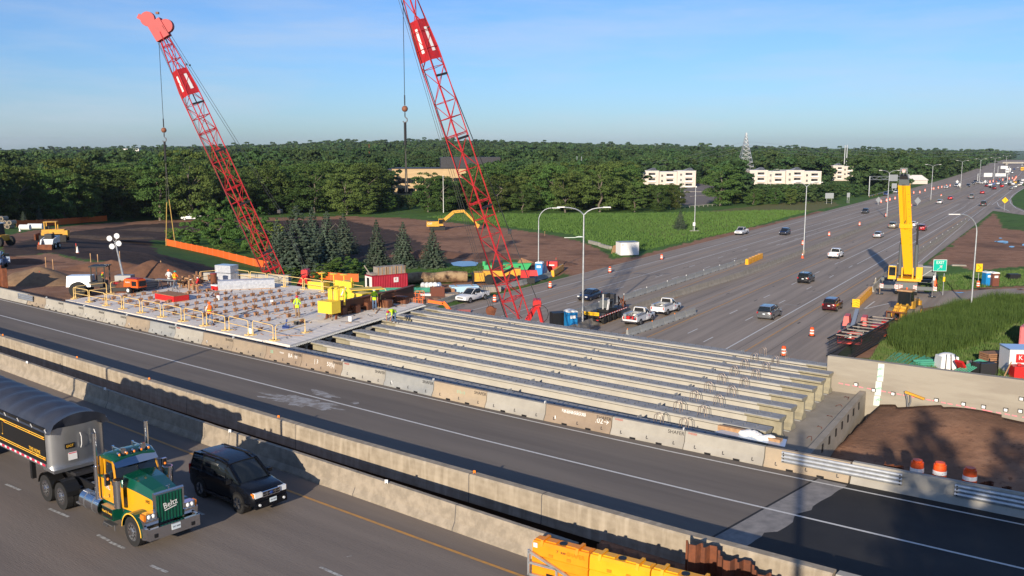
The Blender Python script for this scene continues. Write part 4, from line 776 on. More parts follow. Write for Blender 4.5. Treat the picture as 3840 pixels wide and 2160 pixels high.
CARS=[(2780,879,'pickup','white',-1,'white pickup on the grass side shoulder coming towards the camera',0),(2943,880,'suv','navy',-1,'dark blue suv driving towards the camera behind the white shoulder pickup',0),(3245,800,'suv','darkgrey',-1,'dark grey suv alone in the far lanes left of the yellow crane',0),(3135,966,'pickup','white',1,'white pickup driving away beyond the black suv',0),(3294,890,'sedan','silver',1,'silver sedan driving away just left of the yellow crane boom',0),(3349,855,'suv','beige',1,'beige suv half hidden by the yellow crane boom',0),(3424,849,'sedan','white',1,'white sedan just right of the yellow crane boom',0),(3458,864,'suv','red',1,'red suv in the lane right of the yellow boom',0),(3023,1058,'suv','black',1,'black suv driving away in the yellow line lane',0),(2885,1190,'minivan','grey',1,'grey minivan, nearest vehicle driving away on the freeway',0),(3122,1160,'suv','maroon',1,'dark maroon suv beside the yellow water barriers',0),(3524,764,'suv','silver',1,'silver hatchback by the median beyond the yellow crane',0),(3564,748,'sedan','red',1,'red sedan beyond the silver hatchback',0),(3643,744,'pickup','grey',1,'grey pickup in the middle lanes beyond the crane',0),(3684,726,'sedan','red',1,'bright red car ahead of the grey pickup',0),(3688,772,'pickup','black',1,'black pickup in the outer lane before the merge sign',0),(3323,733,'suv','blue',-1,'blue car waiting under the sign gantry',0),(3360,724,'suv','white',-1,'white suv on the ramp under the sign gantry',0),(3548,706,'sedan','white',-1,'white sedan passing the row of orange drums',0),(3587,700,'minivan','silver',-1,'silver van next to the white diamond signs',0),(3630,701,'suv','navy',-1,'dark blue car between the diamond signs and the second gantry',0),(3648,693,'sedan','black',-1,'black sedan leading the queue from the second gantry',0),(3657,687,'pickup','navy',-1,'dark blue pickup in the queue under the second gantry',0),(3669,688,'sedan','white',-1,'small white car under the second gantry post',0),(3681,690,'suv','white',-1,'white suv under the second gantry',0),(3698,688,'suv','silver',-1,'silver car under the second gantry signs',0),(3700,700,'sedan','darkred',1,'dark red car at the tail of the jam',1),(3714,697,'suv','white',1,'white suv in the jam next to the dark red car',1),(3716,705,'sedan','black',1,'black sedan behind the white suv in the jam',1),(3729,710,'suv','darkred',1,'dark red suv, nearest of the jam',1),(3725,694,'sedan','blue',1,'blue car in the jam',1),(3744,692,'suv','white',1,'white suv ahead of the blue car in the jam',1),(3757,702,'suv','red',1,'red suv in the middle of the jam',1),(3755,695,'minivan','black',1,'black van ahead of the red suv in the jam',1),(3771,692,'sedan','silver',1,'silver sedan under the second gantry right post',1),(3786,695,'suv','black',1,'black suv just past the gantry post',1),(3799,693,'sedan','white',1,'white sedan right of the gantry post',1),(3793,710,'sedan','grey',1,'grey sedan entering from the merge lane',1),(3807,704,'suv','silver',1,'silver suv ahead of the merging grey sedan',1),(3818,698,'suv','beige',1,'beige suv third from the merging grey sedan',1),(3826,695,'sedan','silver',1,'small silver sedan near the picture edge jam',1),(3831,689,'sedan','white',1,'white car at the right edge of the jam',1),(3821,685,'minivan','black',1,'black van by the orange cone line',1),(3748,668,'sedan','silver',-1,'silver car coming alone beyond the second gantry',1),(3746,681,'sedan','white',-1,'white car coming just beyond the second gantry',1),(3774,676,'sedan','black',-1,'black car coming beyond the second gantry',1),(3788,688,'suv','silver',1,'silver suv in the thick of the jam',1),(3836,679,'suv','white',1,'white suv at the frame edge beyond the cone line',1),(3795,650,'pickup','silver',-1,'silver truck on the distant climb',1),(3803,637,'sedan','blue',-1,'blue car on the distant climb',1),(3817,631,'sedan','white',-1,'white car high on the distant climb',1),(3833,622,'suv','white',-1,'tiny white suv near the overpass',1),(3806,688,'suv','yellow',1,'yellow taxi coloured suv in the jam',1),(2211,1122,'sedan','navy',-1,'dark sedan driving towards the camera behind the tall lamp post',0),(2062,717,'sedan','navy',0,'dark car on the road seen through the trees',1)]
CATN={'suv':'suv','sedan':'car','minivan':'minivan','pickup':'pickup truck'}
for u,v,k,c,d,lb,far in CARS:
 p=at(u,v,.03);car(k,c,lb,CATN[k],p,(AW if d>0 else TO)+(.0 if d else 1.2)+max(0,toF(p.x,p.y)[0])*4.4e-5,None,not far)
for(u,v,c,lb,nmv,L_)in[(3785,645,'p_white','white box lorry on the distant climb','box_truck',8),(3778,648,'p_white','second white box lorry beside the first on the distant climb','box_truck',7),(3834,640,'p_yellow','yellow school bus at the far right of the road','school_bus',10)]:
 t=thing(nmv,lb,'truck' if 'lorry' in lb else 'bus',at(u,v,0),TO);q=MB();q.box((-1,0,2.0),(L_,2.5,2.6),c);q.box((L_/2-.3,0,1.3),(1.8,2.3,1.9),c);q.build('body',t);q=MB();q.box((L_/2+.55,0,1.8),(.12,2.0,.7),'glass_dark');q.build('windscreen',t)
 for x in(-3,2.6):q=MB();q.cyl((x,-1.2,.5),(x,1.2,.5),.5,'rubber',10);q.build('wheels',t)
def sitecar(fw_,rw_,z,nearside,**k):
 a,b,h=hd(fw_,rw_,z);m=(a+b)/2;n=Vector((-math.sin(h),math.cos(h),0));m+=n*nearside*.98;return(m.x,m.y,z+.03),h
loc,h=sitecar((1762,1137.6),(1816,1125),0,-1);wp1=car('pickup','white','white crew cab pickup parked by the concrete barrier between the two red booms','pickup truck',at(1772,1128,.03),h)
q=MB();q.box((-2.0,0,1.05),(1.7,1.5,.3),'dark_metal');q.build('bed_load',wp1)
h2=FANG+.0
def workpickup(fw_,rw_,label,side,open_=False,open_cap=False):
 a,b,h=hd(fw_,rw_,0.04);n=Vector((-math.sin(h),math.cos(h),0));m=(a+b)/2+n*side*.99;t=car('pickup','white',label,'pickup truck',(m.x,m.y,.04),h,None,True,'open' if open_ else None,'regular')
 for s in(-1,1):q=MB();q.box((-1.5,s*.78,1.32),(2.5,.36,.26),'galvanised');q.build('tool_box',t)
 q=MB();q.box((-.25,0,1.32),(.45,1.7,.28),'galvanised');q.build('tool_box',t)
 q=MB();q.add([(-.05,-.75,1.25),(-.05,.75,1.25),(-.05,.62,1.88),(-.05,-.62,1.88)],[(0,1,2,3)],'black')
 for s in(-.74,.74):q.bar((-.1,s,1.2),(-.1,s*.85,1.95),.06,'white')
 q.bar((-.1,-.63,1.95),(-.1,.63,1.95),.06,'white');q.build('headache_rack',t)
 q=MB();q.box((.75,side*-1.005,.92),(.22,.01,.2),'red');q.build('door_badge',t)
 if open_:
  q=MB();q.box((-2.6,.3,1.02),(.4,.4,.35),'red');q.cyl((-2.6,-.25,.85),(-2.6,-.25,1.2),.14,'red',10);q.box((-2.62,.75,1.0),(.35,.3,.4),'galvanised');q.build('fuel_cans',t,kind='stuff');q=MB();q.box((-3.25,0,.6),(.5,1.9,.07),'dark_metal');q.build('tailgate',t)
 return t
workpickup((2447,1202.8),(2400.6,1221.4),'white regular cab work pickup with open tailgate and red cans',1,True);workpickup((2545,1167),(2503,1182.6),'white regular cab work pickup parked ahead, tailgate closed',1)
p=ontr(720,826);car('pickup','white','white pickup driving on the far curved haul road','pickup truck',(p.x,p.y,p.z+.05),math.pi+.05)
p=at(-18,1008,8.2);pk=car('pickup','lightblue','pale blue pickup with an open door cut by the picture edge','pickup truck',(p.x,p.y,tz(p.x,p.y)+.02),-1.25)
q=MB();q.box((.35,1.35,1.0),(.9,.06,.7),'p_lightblue',rz=.9);q.box((.35,1.35,1.5),(.75,.04,.4),'glass_dark',rz=.9);q.build('open_door',pk)
# ------------------------------------------------------------ black suv on the near bridge
a,b,h=hd((904.3,1922),(757.8,1859.9),ZD+.01);n=Vector((-math.sin(h),math.cos(h),0));c=(a+b)/2+n*.76
es=thing('suv_car','glossy black suv on the near bridge beside the stained barrier','suv',(c.x,c.y,ZD+.005),h);es.scale=(.96,.92,1)
mat('p_gloss',(.004,.005,.008),.25,0,coat=.25,spec=.3)
b=MB();loft(b,[(-2.22,.52,1.0,.76,.72),(-2.16,.36,1.08,.84,.80),(-1.9,.30,1.10,.89,.84),(-1.2,.28,1.10,.90,.85),(0,.28,1.07,.90,.85),(.85,.28,1.05,.90,.84),(1.3,.30,1.03,.90,.80),(1.8,.34,.98,.89,.77),(2.1,.40,.92,.84,.70),(2.2,.45,.82,.76,.62)],'p_gloss')
gh=[(-2.16,1.08,1.12,.78,.72),(-1.98,1.08,1.62,.78,.66),(-1.2,1.08,1.68,.79,.66),(-.2,1.05,1.70,.80,.67),(.42,1.04,1.62,.80,.66),(1.18,1.03,1.06,.78,.72)]
loft(b,[(x,zh-.03,zh+.02,wh*1.02,wh*1.0)for x,zl,zh,wl,wh in gh[1:-1]],'p_gloss')
for s in(-1,1):
 for k in range(5):A,C=gh[k],gh[k+1];b.bar((A[0],s*A[4],A[2]),(C[0],s*C[4],C[2]),.07,'p_gloss')
 for xx in(-1.25,-.42,.38):g=np.interp(xx,[q[0]for q in gh],[q[2]for q in gh]);b.bar((xx-.04,s*.80,1.05),(xx,s*.665,g),.05,'p_gloss',.09)
 b.box((-.7,s*.56,1.735),(1.9,.05,.045),'black');b.box((1.75,s*.92,.42),(.5,.03,.07),'black');b.box((-.1,s*.93,.36),(1.9,.05,.08),'dark_metal')
 for x in(1.28,-1.34):b.cyl((x,s*.55,.37),(x,s*.912,.37),.435,'black',20)
b.box((2.18,0,.42),(.16,1.5,.26),'p_gloss');b.build('body',es)
g=MB();loft(g,[(x,zl-.02,zh-.012,wl*.985,wh*.965)for x,zl,zh,wl,wh in gh],'glass_dark');g.build('windows',es)
for x in(1.28,-1.34):
 for s in(-1,1):wheel(es,x,s*.92,.36,.24,'chrome')
for s in(-1,1):
 q=MB();q.box((0,0,0),(.2,.34,.19),'headlamp');q.box((-.03,s*.18,0),(.16,.09,.15),'amber');q.build('headlight',es,(2.12,s*.58,.80));q=MB();q.box((0,0,0),(.06,.1,.4),'tail_red');q.build('taillight',es,(-2.2,s*.78,.95));q=MB();q.box((0,0,0),(.16,.22,.15),'black');q.build('side_mirror',es,(.8,s*1.0,1.12));q=MB();q.cyl((0,0,0),(.05,0,0),.05,'headlamp',10);q.build('fog_lamp',es,(2.25,s*.58,.44))
q=MB()
for z in(0,.09,.18):q.box((0,0,z-.09),(.05,.82,.025),'chrome')
for y in(-.41,-.2,0,.2,.41):q.box((0,y,0),(.05,.025,.19),'chrome')
q.box((-.02,0,0),(.02,.8,.18),'black');q.sph((.03,0,0),.06,'navy_badge' if 'navy_badge' in MATS else mat('navy_badge',(.02,.05,.2),.3),8,(.5,1.6,1));q.build('grille',es,(2.24,0,.80))
q=MB();q.box((0,0,0),(.02,.32,.16),'plate');lp=q.build('licence_plate',es,(2.29,.05,.52));text(lp,'559 MZF',.075,'stencil_black',(.013,0,0),(math.pi/2,0,math.pi/2),.001)
# ------------------------------------------------------------ tipper lorry on the near bridge
a,b,h=hd((505,2046),(253.4,1911),ZD+.01);n=Vector((-math.sin(h),math.cos(h),0));fx=a+n*.97
GRN,YEL='truck_green','truck_yellow';mat(GRN,(.004,.085,.052),.2,.15,coat=.8);mat(YEL,(.80,.36,.015),.25,coat=.7);mat('trailer_black',(.012,.012,.012),.35);mat('brushed',(.42,.43,.44),.32,.85,col2=(.5,.51,.52),scale=.8);mat('tarp',(.035,.04,.055),.42,col2=(.05,.056,.075),scale=1.5,bump=.3,bscale=3);mat('gold',(.85,.48,.05),.5);mat('print_red',(.7,.03,.08),.4)
tk=thing('tractor_unit','green and yellow conventional truck tractor with twin chrome stacks','truck',(fx.x,fx.y,ZD+.005),h);tk.scale=(1,.88,1)
q=MB()
for s in(-1,1):q.box((-3.0,s*.42,.92),(7.4,.09,.28),'black')
for x in(-6.4,-5.6,-4.9,-4.2,-3.3):q.box((x,0,.92),(.14,.8,.2),'black')
for x in(-5.15,-6.42):q.cyl((x,-1.0,.52),(x,1.0,.52),.12,'black',8);q.sph((x,0,.55),.26,'black',10)
q.cyl((0,-.9,.52),(0,.9,.52),.07,'black',8);q.box((-5.8,0,1.12),(1.0,.95,.12),'dark_metal');q.build('frame',tk)
def tyre(t,x,y,r=.52,w=.28,dual=False,rim='chrome'):
 s=1 if y>0 else-1;q=MB();q.cyl((0,-w/2,0),(0,w/2,0),r,'rubber',24);q.cyl((0,s*(w/2-.01),0),(0,s*(w/2+.004),0),r*.66,'dark_metal',20)
 if dual:q.cyl((0,-s*(w*1.7),0),(0,-s*(w*.65),0),r,'rubber',20)
 o=q.build('wheel',t,(x,y-s*w/2,r));k=MB();dep=-.07 if dual else.045
 k.cyl((0,s*(w/2-.03),0),(0,s*(w/2+.012),0),r*.60,rim,22);k.cyl((0,s*(w/2+.005),0),(0,s*(w/2+.016),0),r*.46,'brushed',20);k.cyl((0,s*w/2,0),(0,s*(w/2+abs(dep)+.03),0),r*.19,rim,12)
 for i in range(10):an=i*math.pi/5;k.cyl((math.cos(an)*r*.37,s*(w/2+.012),math.sin(an)*r*.37),(math.cos(an)*r*.37,s*(w/2+.02),math.sin(an)*r*.37),.045,'black',8);k.cyl((math.cos(an+.3)*r*.26,s*(w/2+.01),math.sin(an+.3)*r*.26),(math.cos(an+.3)*r*.26,s*(w/2+.05),math.sin(an+.3)*r*.26),.014,'chrome',5)
 k.build('rim',o)
for s in(-1,1):
 tyre(tk,0,s*1.16)
 for x in(-5.15,-6.42):tyre(tk,x,s*1.24,.52,.27,True)
def hoodsec(x,w,zt,zs,zb):return[(x,-w,zb),(x,-w,zs),(x,-w*.82,zt-.03),(x,0,zt+.03),(x,w*.82,zt-.03),(x,w,zs),(x,w,zb)]
hs=[hoodsec(-1.25,.80,2.14,1.80,.95),hoodsec(-.4,.68,2.08,1.72,.95),(hoodsec(.35,.58,1.93,1.62,.95)),hoodsec(.62,.56,1.86,1.56,.85)]
q=MB();V=[p for s_ in hs for p in s_]
for k in range(3):
 for i in(1,2,3,4):q.add([V[k*7+i],V[(k+1)*7+i],V[(k+1)*7+i+1],V[k*7+i+1]],[(3,2,1,0)],GRN)
q.build('hood',tk)
q=MB()
for k in range(3):
 for i in(0,5):q.add([V[k*7+i],V[(k+1)*7+i],V[(k+1)*7+i+1],V[k*7+i+1]],[(3,2,1,0)],YEL)
q.add(hs[0],[tuple(range(7))],GRN);q.build('hood_side',tk)
q=MB();q.box((.66,0,1.33),(.10,1.26,1.10),'chrome');q.cyl((.66,-.62,1.86),(.66,.62,1.86),.055,'chrome',8);q.build('grille_surround',tk)
q=MB();q.box((.72,0,1.33),(.03,1.08,.96),GRN)
for i in range(8):q.cyl((.735,-.47+.134*i,.86),(.735,-.47+.134*i,1.80),.022,GRN,6)
gc=q.build('grille_cover',tk);text(gc,'Beltz',.30,'white',(.767,0,1.42),(math.pi/2,-.16,math.pi/2),.004);q=MB();q.box((.765,0,1.27),(.006,.5,.03),'white',rot=Euler((.16,0,0)));q.build('swoosh',gc)
q=MB();q.box((.68,0,1.97),(.06,.05,.06),'chrome');q.bar((.66,0,1.98),(.74,0,2.1),.03,'chrome');q.bar((.66,-.09,2.04),(.66,.09,2.04),.02,'chrome');q.build('hood_ornament',tk)
q=MB();q.box((.92,0,.60),(.12,2.16,.40),'chrome');
for s in(-1,1):q.box((.78,s*1.06,.60),(.34,.10,.40),'chrome',rz=s*-.35);q.box((.985,s*.78,.54),(.02,.16,.13),'black')
bp_=q.build('front_bumper',tk);q=MB();q.box((0,0,0),(.02,.36,.2),'plate');lp=q.build('licence_plate',bp_,(.995,.05,.66));text(lp,'YAT 6089',.08,'stencil_black',(.013,0,0),(math.pi/2,0,math.pi/2),.001)
for s in(-1,1):
 q=MB();arc=[(math.cos(a)*.66,.52+math.sin(a)*.66)for a in[math.pi*(-.02+1.0*i/14)for i in range(15)]]
 for i in range(14):
  (x0,z0),(x1,z1)=arc[i],arc[i+1];q.add([(x0,s*.50,z0),(x1,s*.50,z1),(x1,s*1.20,z1),(x0,s*1.20,z0)],[(0,1,2,3)],GRN);q.add([(x0,s*1.20,z0),(x1,s*1.20,z1),(x1*.93,s*1.205,.52+(z1-.52)*.93),(x0*.93,s*1.205,.52+(z0-.52)*.93)],[(0,1,2,3)],'gold')
 q.add([(-.62,s*.5,.95),(-.62,s*1.18,.75),(-1.2,s*.95,.6),(-1.2,s*.5,1.2)],[(0,1,2,3)],GRN);q.box((.58,s*.84,.95),(.42,.58,.30),'chrome',rot=Euler((0,.18,0)));q.build('front_fender',tk)
 q=MB();q.box((0,0,0),(.30,.42,.20),'chrome');q.sph((.13,-.09,0),.085,'headlamp',8);q.sph((.13,.09,0),.085,'headlamp',8);q.box((.02,s*.25,0),(.22,.10,.19),'amber');q.build('headlight',tk,(.62,s*.82,1.17))
 q=MB();q.cyl((-.98,s*1.06,1.12),(-.98,s*1.06,1.95),.185,'chrome',16);q.cyl((-.98,s*1.06,1.95),(-.98,s*1.06,2.12),.20,'chrome',16);q.cyl((-.98,s*1.06,2.121),(-.98,s*1.06,2.125),.16,'black',14);q.box((-1.15,s*.95,1.5),(.1,.3,.3),'dark_metal');q.build('air_cleaner',tk)
 q=MB();q.cyl((-2.42,s*1.10,1.25),(-2.42,s*1.10,3.5),.075,'chrome',14);q.cyl((-2.42,s*1.10,1.0),(-2.42,s*1.10,2.3),.10,'chrome',14);q.cyl((-2.42,s*1.10,1.0),(-2.1,s*1.0,.72),.09,'chrome',12);q.cyl((-2.42,s*1.10,3.49),(-2.42,s*1.10,3.505),.06,'black',12);q.build('exhaust_stack',tk)
 q=MB();q.cyl((-3.55,s*.98,.80),(-2.15,s*.98,.80),.34,'chrome',22);q.cyl((-3.2,s*.98,.80),(-3.14,s*.98,.80),.35,'brushed',22);q.cyl((-2.6,s*.98,.80),(-2.54,s*.98,.80),.35,'brushed',22);q.build('fuel_tank',tk)
 q=MB();q.box((-1.55,s*1.02,.80),(.75,.42,.42),GRN);q.box((-1.55,s*1.24,.80),(.66,.02,.34),'trailer_black');q.box((-1.55,s*1.02,1.02),(.80,.46,.02),'brushed');q.build('tool_box',tk)
 q=MB();q.box((-1.5,s*1.16,.42),(.62,.24,.03),'brushed');q.bar((-1.8,s*1.16,.42),(-1.86,s*1.2,.24),.03,'dark_metal',.22);q.bar((-1.2,s*1.16,.42),(-1.14,s*1.2,.24),.03,'dark_metal',.22);q.build('step',tk);q=MB();q.box((-3.75,s*1.1,.6),(.35,.28,.05),'brushed');q.box((-3.7,s*.95,.85),(.3,.3,.4),'trailer_black');q.build('rear_step',tk)
 q=MB();q.box((-1.45,s*1.22,2.05),(.09,.20,.44),'chrome');q.box((-1.40,s*1.22,2.05),(.01,.16,.38),'black');q.bar((-1.5,s*.95,2.3),(-1.45,s*1.22,2.24),.02,'chrome');q.bar((-1.5,s*.95,1.85),(-1.45,s*1.22,1.86),.02,'chrome');q.sph((-1.38,s*1.22,2.08),.055,'amber',8);q.build('side_mirror',tk)
 for x in(-5.15,-6.42):
  q=MB()
  for i in range(10):
   a0,a1=math.pi*(.06+.088*i),math.pi*(.06+.088*(i+1));q.add([(x+.62*math.cos(a0),s*.66,.52+.62*math.sin(a0)),(x+.62*math.cos(a1),s*.66,.52+.62*math.sin(a1)),(x+.62*math.cos(a1),s*1.26,.52+.62*math.sin(a1)),(x+.62*math.cos(a0),s*1.26,.52+.62*math.sin(a0))],[(0,1,2,3)],'trailer_black')
  q.build('rear_mudguard',tk)
text(tk,'Haul It Away',.13,'gold',(-1.55,-1.256,.84),(math.pi/2,0,0));text(tk,'HL',.26,'white',(-1.85,-.985,1.62),(math.pi/2,0,0));text(tk,'5',.18,'trailer_black',(-1.8,-.985,1.3),(math.pi/2,0,0));text(tk,'192',.16,'trailer_black',(.25,-.63,1.5),(math.pi/2,0,.1))
q=MB();q.box((-1.95,0,1.42),(1.15,1.92,.95),YEL);q.box((-2.44,0,2.2),(.12,1.9,.8),YEL);q.box((-1.9,0,1.0),(1.1,1.94,.16),GRN)
for s in(-1,1):q.bar((-2.42,s*.93,1.85),(-2.42,s*.88,2.62),.12,YEL);q.bar((-1.38,s*.93,1.88),(-1.62,s*.86,2.58),.07,YEL);q.box((-2.12,s*.90,2.2),(.10,.05,.75),YEL);q.box((-1.9,s*.965,1.92),(1.0,.02,.10),GRN)
q.build('cab',tk)
q=MB();loft(q,[(-2.5,2.52,2.66,.92,.80),(-2.2,2.55,2.80,.93,.82),(-1.8,2.55,2.80,.92,.80),(-1.48,2.52,2.66,.86,.78)],GRN);q.build('cab_roof',tk)
q=MB();q.add([(-1.36,-.88,1.92),(-1.20,0,1.98),(-1.36,.88,1.92),(-1.60,.82,2.54),(-1.50,0,2.56),(-1.60,-.82,2.54)],[(0,1,4,5),(1,2,3,4)],'glass_dark');q.bar((-1.20,0,1.98),(-1.50,0,2.56),.035,'trailer_black');q.build('windscreen',tk)
for s in(-1,1):q=MB();q.add([(-2.08,s*.925,1.95),(-1.45,s*.925,1.95),(-1.63,s*.885,2.5),(-2.05,s*.885,2.5)],[(0,1,2,3)],'glass_dark');q.build('side_window',tk)
q=MB();q.add([(-1.56,-.90,2.62),(-1.44,0,2.64),(-1.56,.90,2.62),(-1.32,.90,2.40),(-1.20,0,2.44),(-1.32,-.90,2.40)],[(0,1,4,5),(1,2,3,4)],'chrome');q.build('sun_visor',tk)
for i in range(5):q=MB();y=-.62+.31*i;q.sph((-1.60,y,2.80),.055,'chrome',8,(2.2,1,1));q.sph((-1.50,y,2.79),.05,'amber',8);q.build('roof_lamp',tk)
for s in(-1,1):q=MB();q.cyl((-2.3,s*.42,2.88),(-1.65,s*.42,2.88),.03,'chrome',8);q.cyl((-1.75,s*.42,2.88),(-1.55,s*.42,2.88),.05,'chrome',12,.11);q.cyl((-2.3,s*.42,2.80),(-2.3,s*.42,2.92),.05,'chrome',8);q.build('air_horn',tk)
q=MB();q.box((-3.45,0,1.12),(1.3,.9,.04),'brushed');q.box((-2.75,.2,1.4),(.2,1.0,.6),'trailer_black')
for k in range(5):y=-.3+.15*k;q.tube([Vector((-2.6,y,1.7)),Vector((-3.1,y+.05,1.45)),Vector((-3.8,y,1.5)),Vector((-4.3,y,1.65))],.022,'black',5)
q.build('deck_plate',tk)
tr=thing('dump_trailer','black and gold dump trailer with a ribbed dark tarp and brushed metal front','trailer',(fx.x,fx.y,ZD+.005),h)
TX=-5.7;tr.scale=(1,.88,1)
q=MB()
n_=14;front=[(TX-.0-(.42*(1-math.cos(math.pi/2*abs(k)/6))if abs(k)<=6 else 0),1.26*math.sin(math.pi/2*k/6))for k in range(-6,7)]
Z0,Z1=1.42,2.95
v0=[(x,y,Z0)for x,y in front]+[(x,y,Z1)for x,y in front]
q.add(v0,[(i,i+1,14+i,13+i)for i in range(12)],'brushed',True);q.box((TX-.25,0,Z0-.06),(.9,2.56,.12),'brushed');q.build('front_bulkhead',tr)
XE=-16.5
for s in(-1,1):
 q=MB();q.box(((TX-.42+XE)/2,s*1.26,(Z0+Z1)/2+.08),(TX-.42-XE,.05,Z1-Z0-.12),'trailer_black');q.build('side_panel',tr);q=MB()
 for z in(Z0+.30,Z0+.38,Z1-.42,Z1-.34):q.box(((TX-.42+XE)/2,s*1.288,z),(TX-.42-XE,.008,.03),'gold')
 q.build('gold_stripe',tr,kind='stuff');q=MB();q.box(((TX-.42+XE)/2,s*1.27,Z0+.06),(TX-.42-XE,.07,.16),'brushed');q.build('bottom_rail',tr)
 for k in range(26):q=MB();q.box((TX-.60-.46*k,s*1.309,Z0+.08),(.26,.006,.08),'print_red' if k%1==0 else 'white');q.build('red_tape',tr);q=MB();q.box((TX-.60-.46*k-.22,s*1.309,Z0+.08),(.17,.006,.08),'white');q.build('white_tape',tr)
 for k in range(10):q=MB();q.sph((TX-.55-1.15*k,s*1.30,Z0+.34),.035,'amber',6);q.sph((TX-.55-1.15*k,s*1.30,Z1-.38),.035,'amber',6);q.build('marker_lamp',tr)
q=MB();q.box(((TX+XE)/2-.3,0,Z0),(TX-XE-.6,2.5,.12),'dark_metal')
for x in(-13.8,-15.1):
 for s in(-1,1):q.cyl((x,s*.7,.5),(x,s*1.22,.5),.5,'rubber',18)
q.box((TX-2.6,-.85,.85),(.18,.18,.9),'black');q.box((TX-2.6,.85,.85),(.18,.18,.9),'black');q.build('chassis',tr)
q=MB();NX=46;NY=14;vs=[]
for i in range(NX):
 x=TX+.12-(TX-XE+.1)*i/(NX-1);ph=(i/(NX-1)*(TX-XE)/1.18)*2*math.pi
 for j in range(NY):
  y=-1.32+2.64*j/(NY-1);edge=(y/1.32)**2;z=Z1+.02+.42*(1-edge)**.8+.055*math.cos(ph)*(1-edge)**.5
  if j in(0,NY-1):z=Z1-.14
  vs.append((x,y,z))
q.add(vs,[(i*NY+j,i*NY+j+1,(i+1)*NY+j+1,(i+1)*NY+j)for i in range(NX-1)for j in range(NY-1)],'tarp',True)
fr_=[vs[j]for j in range(NY)];q.add(fr_+[(TX-.10-.25*abs(p[1])/1.3,p[1]*.97,Z1-.22-.0*abs(p[1]))for p in fr_],[(j+1,j,NY+j,NY+j+1)for j in range(NY-1)],'tarp',True);q.build('tarp',tr)
for s in(-1,1):
 for k in range(8):q=MB();q.bar((TX-.2-1.2*k,s*1.30,Z1-.12),(TX-.2-1.2*k,s*1.36,Z1+.02),.03,'white');q.build('tarp_hook',tr)
q=MB();q.box((TX+.02,-.45,2.2),(.02,.42,.20),'trailer_black',rot=Euler((0,0,0)));bd=q.build('badge',tr);text(bd,'EAST',.14,'gold',(TX+.036,-.45,2.2),(math.pi/2,0,math.pi/2),.002)
q=MB();q.box((TX+.015,-.35,1.78),(.012,.38,.3),'white');q.box((TX+.022,-.35,1.90),(.012,.34,.03),'print_red');q.build('notice',tr)
for y in(.0,.62):q=MB();q.tube([Vector((TX+.06,y,2.65)),Vector((TX+.12,y+.02,2.5)),Vector((TX+.12,y+.02,2.2)),Vector((TX+.06,y,2.05))],.016,'white',5);q.build('grab_handle',tr)
text(tr,'THE HOME',.2,'gold',(TX-1.35,-1.292,1.92),(math.pi/2,0,0));text(tr,'MN',.15,'gold',(TX-1.15,-1.292,1.74),(math.pi/2,0,0));text(tr,'T',.95,'gold',(TX-4.3,-1.292,2.25),(math.pi/2,0,0));text(tr,'T',.8,'trailer_black',(TX-4.3,-1.298,2.25),(math.pi/2,0,0))
# ------------------------------------------------------------ lattice boom cranes
mat('crane_red2',(.5,.03,.03),.5);mat('cable',(.03,.03,.032),.5,.3);mat('ball',(.22,.085,.045),.6);mat('sling',(.45,.30,.08),.8);mat('crane_grey',(.11,.125,.13),.5);mat('tel_yellow',(.80,.42,.01),.35,coat=.3)
def boom(t,P0,P1,w,side,sections,m='crane_red',foot=4.5,tipl=6.5,step=1.55):
 P0,P1=Vector(P0),Vector(P1);ax=(P1-P0);Ln=ax.length;ax.normalize();e1=(Vector(side)-ax*Vector(side).dot(ax)).normalized();e2=ax.cross(e1)
 def ww(d):return w*(.32+.68*min(1,d/foot))*(.42+.58*min(1,(Ln-d)/tipl))
 def pt(d,k):a,b=((1,1),(1,-1),(-1,-1),(-1,1))[k%4];q=ww(d)/2;return P0+ax*d+e1*a*q+e2*b*q
 n=int(Ln/step);ds=[Ln*i/n for i in range(n+1)];per=n//sections+1
 for sct in range(sections):
  i0,i1=sct*per,min(n,(sct+1)*per)
  if i0>=n:break
  q=MB()
  for k in range(4):
   pts=[pt(ds[i],k)for i in range(i0,i1+1)];q.tube(pts,.062,m,6)
  q.build('boom_chord',t,kind='stuff');q=MB()
  for i in range(i0,i1):
   for k in range(4):
    a,b=(k,k+1)if(i+k)%2 else(k+1,k);q.cyl(pt(ds[i],a),pt(ds[i+1],b),.032,m,5,caps=False)
    if i%2==0:q.cyl(pt(ds[i],k),pt(ds[i],k+1),.030,m,5,caps=False)
  for i in(i0,i1-1 if i1<n else i1):
   for k in range(4):q.cyl(pt(ds[i]+.12,k),pt(ds[i]+.12,k+1),.045,m,5,caps=False)
  q.build('boom_lacing',t,kind='stuff')
 return pt,ax,e1,e2,Ln
def hookline(name,t,top,ball_z,lb,sl):
 x,y,z=top;q=MB();q.cyl((x,y,z),(x,y,ball_z+1.2),.028,'cable',5);q.build('hoist_line',t)
 k=thing(name,lb,'crane hook',(x,y,ball_z));q=MB();q.sph((0,0,0),.40,'ball',14);q.cyl((0,0,.3),(0,0,1.25),.07,'dark_metal',6);q.build('ball',k)
 q=MB();q.cyl((0,0,-.4),(0,0,-.75),.06,'dark_metal',6);q.tube([Vector((.0,0,-.75)),Vector((.22,0,-.95)),Vector((.2,0,-1.2)),Vector((-.05,0,-1.32)),Vector((-.22,0,-1.15))],.06,'grey_metal',6);q.build('hook',k)
 q=MB();q.cyl((0,0,-1.35),(0,0,-3.4),.13,'cable',8);q.build('sling_bundle',k)
 for s,(m1,m2,zl)in zip((-1,1),sl):q=MB();q.tube([Vector((0,0,-3.4)),Vector((.18*s,0,-3.4+(zl+3.4)*.5)),Vector((.55*s,0,zl))],.035,m1,5);q.cyl((.18*s,0,-3.4+(zl+3.4)*.5),(.55*s,0,zl),.06,m2,5);q.build('sling',k)
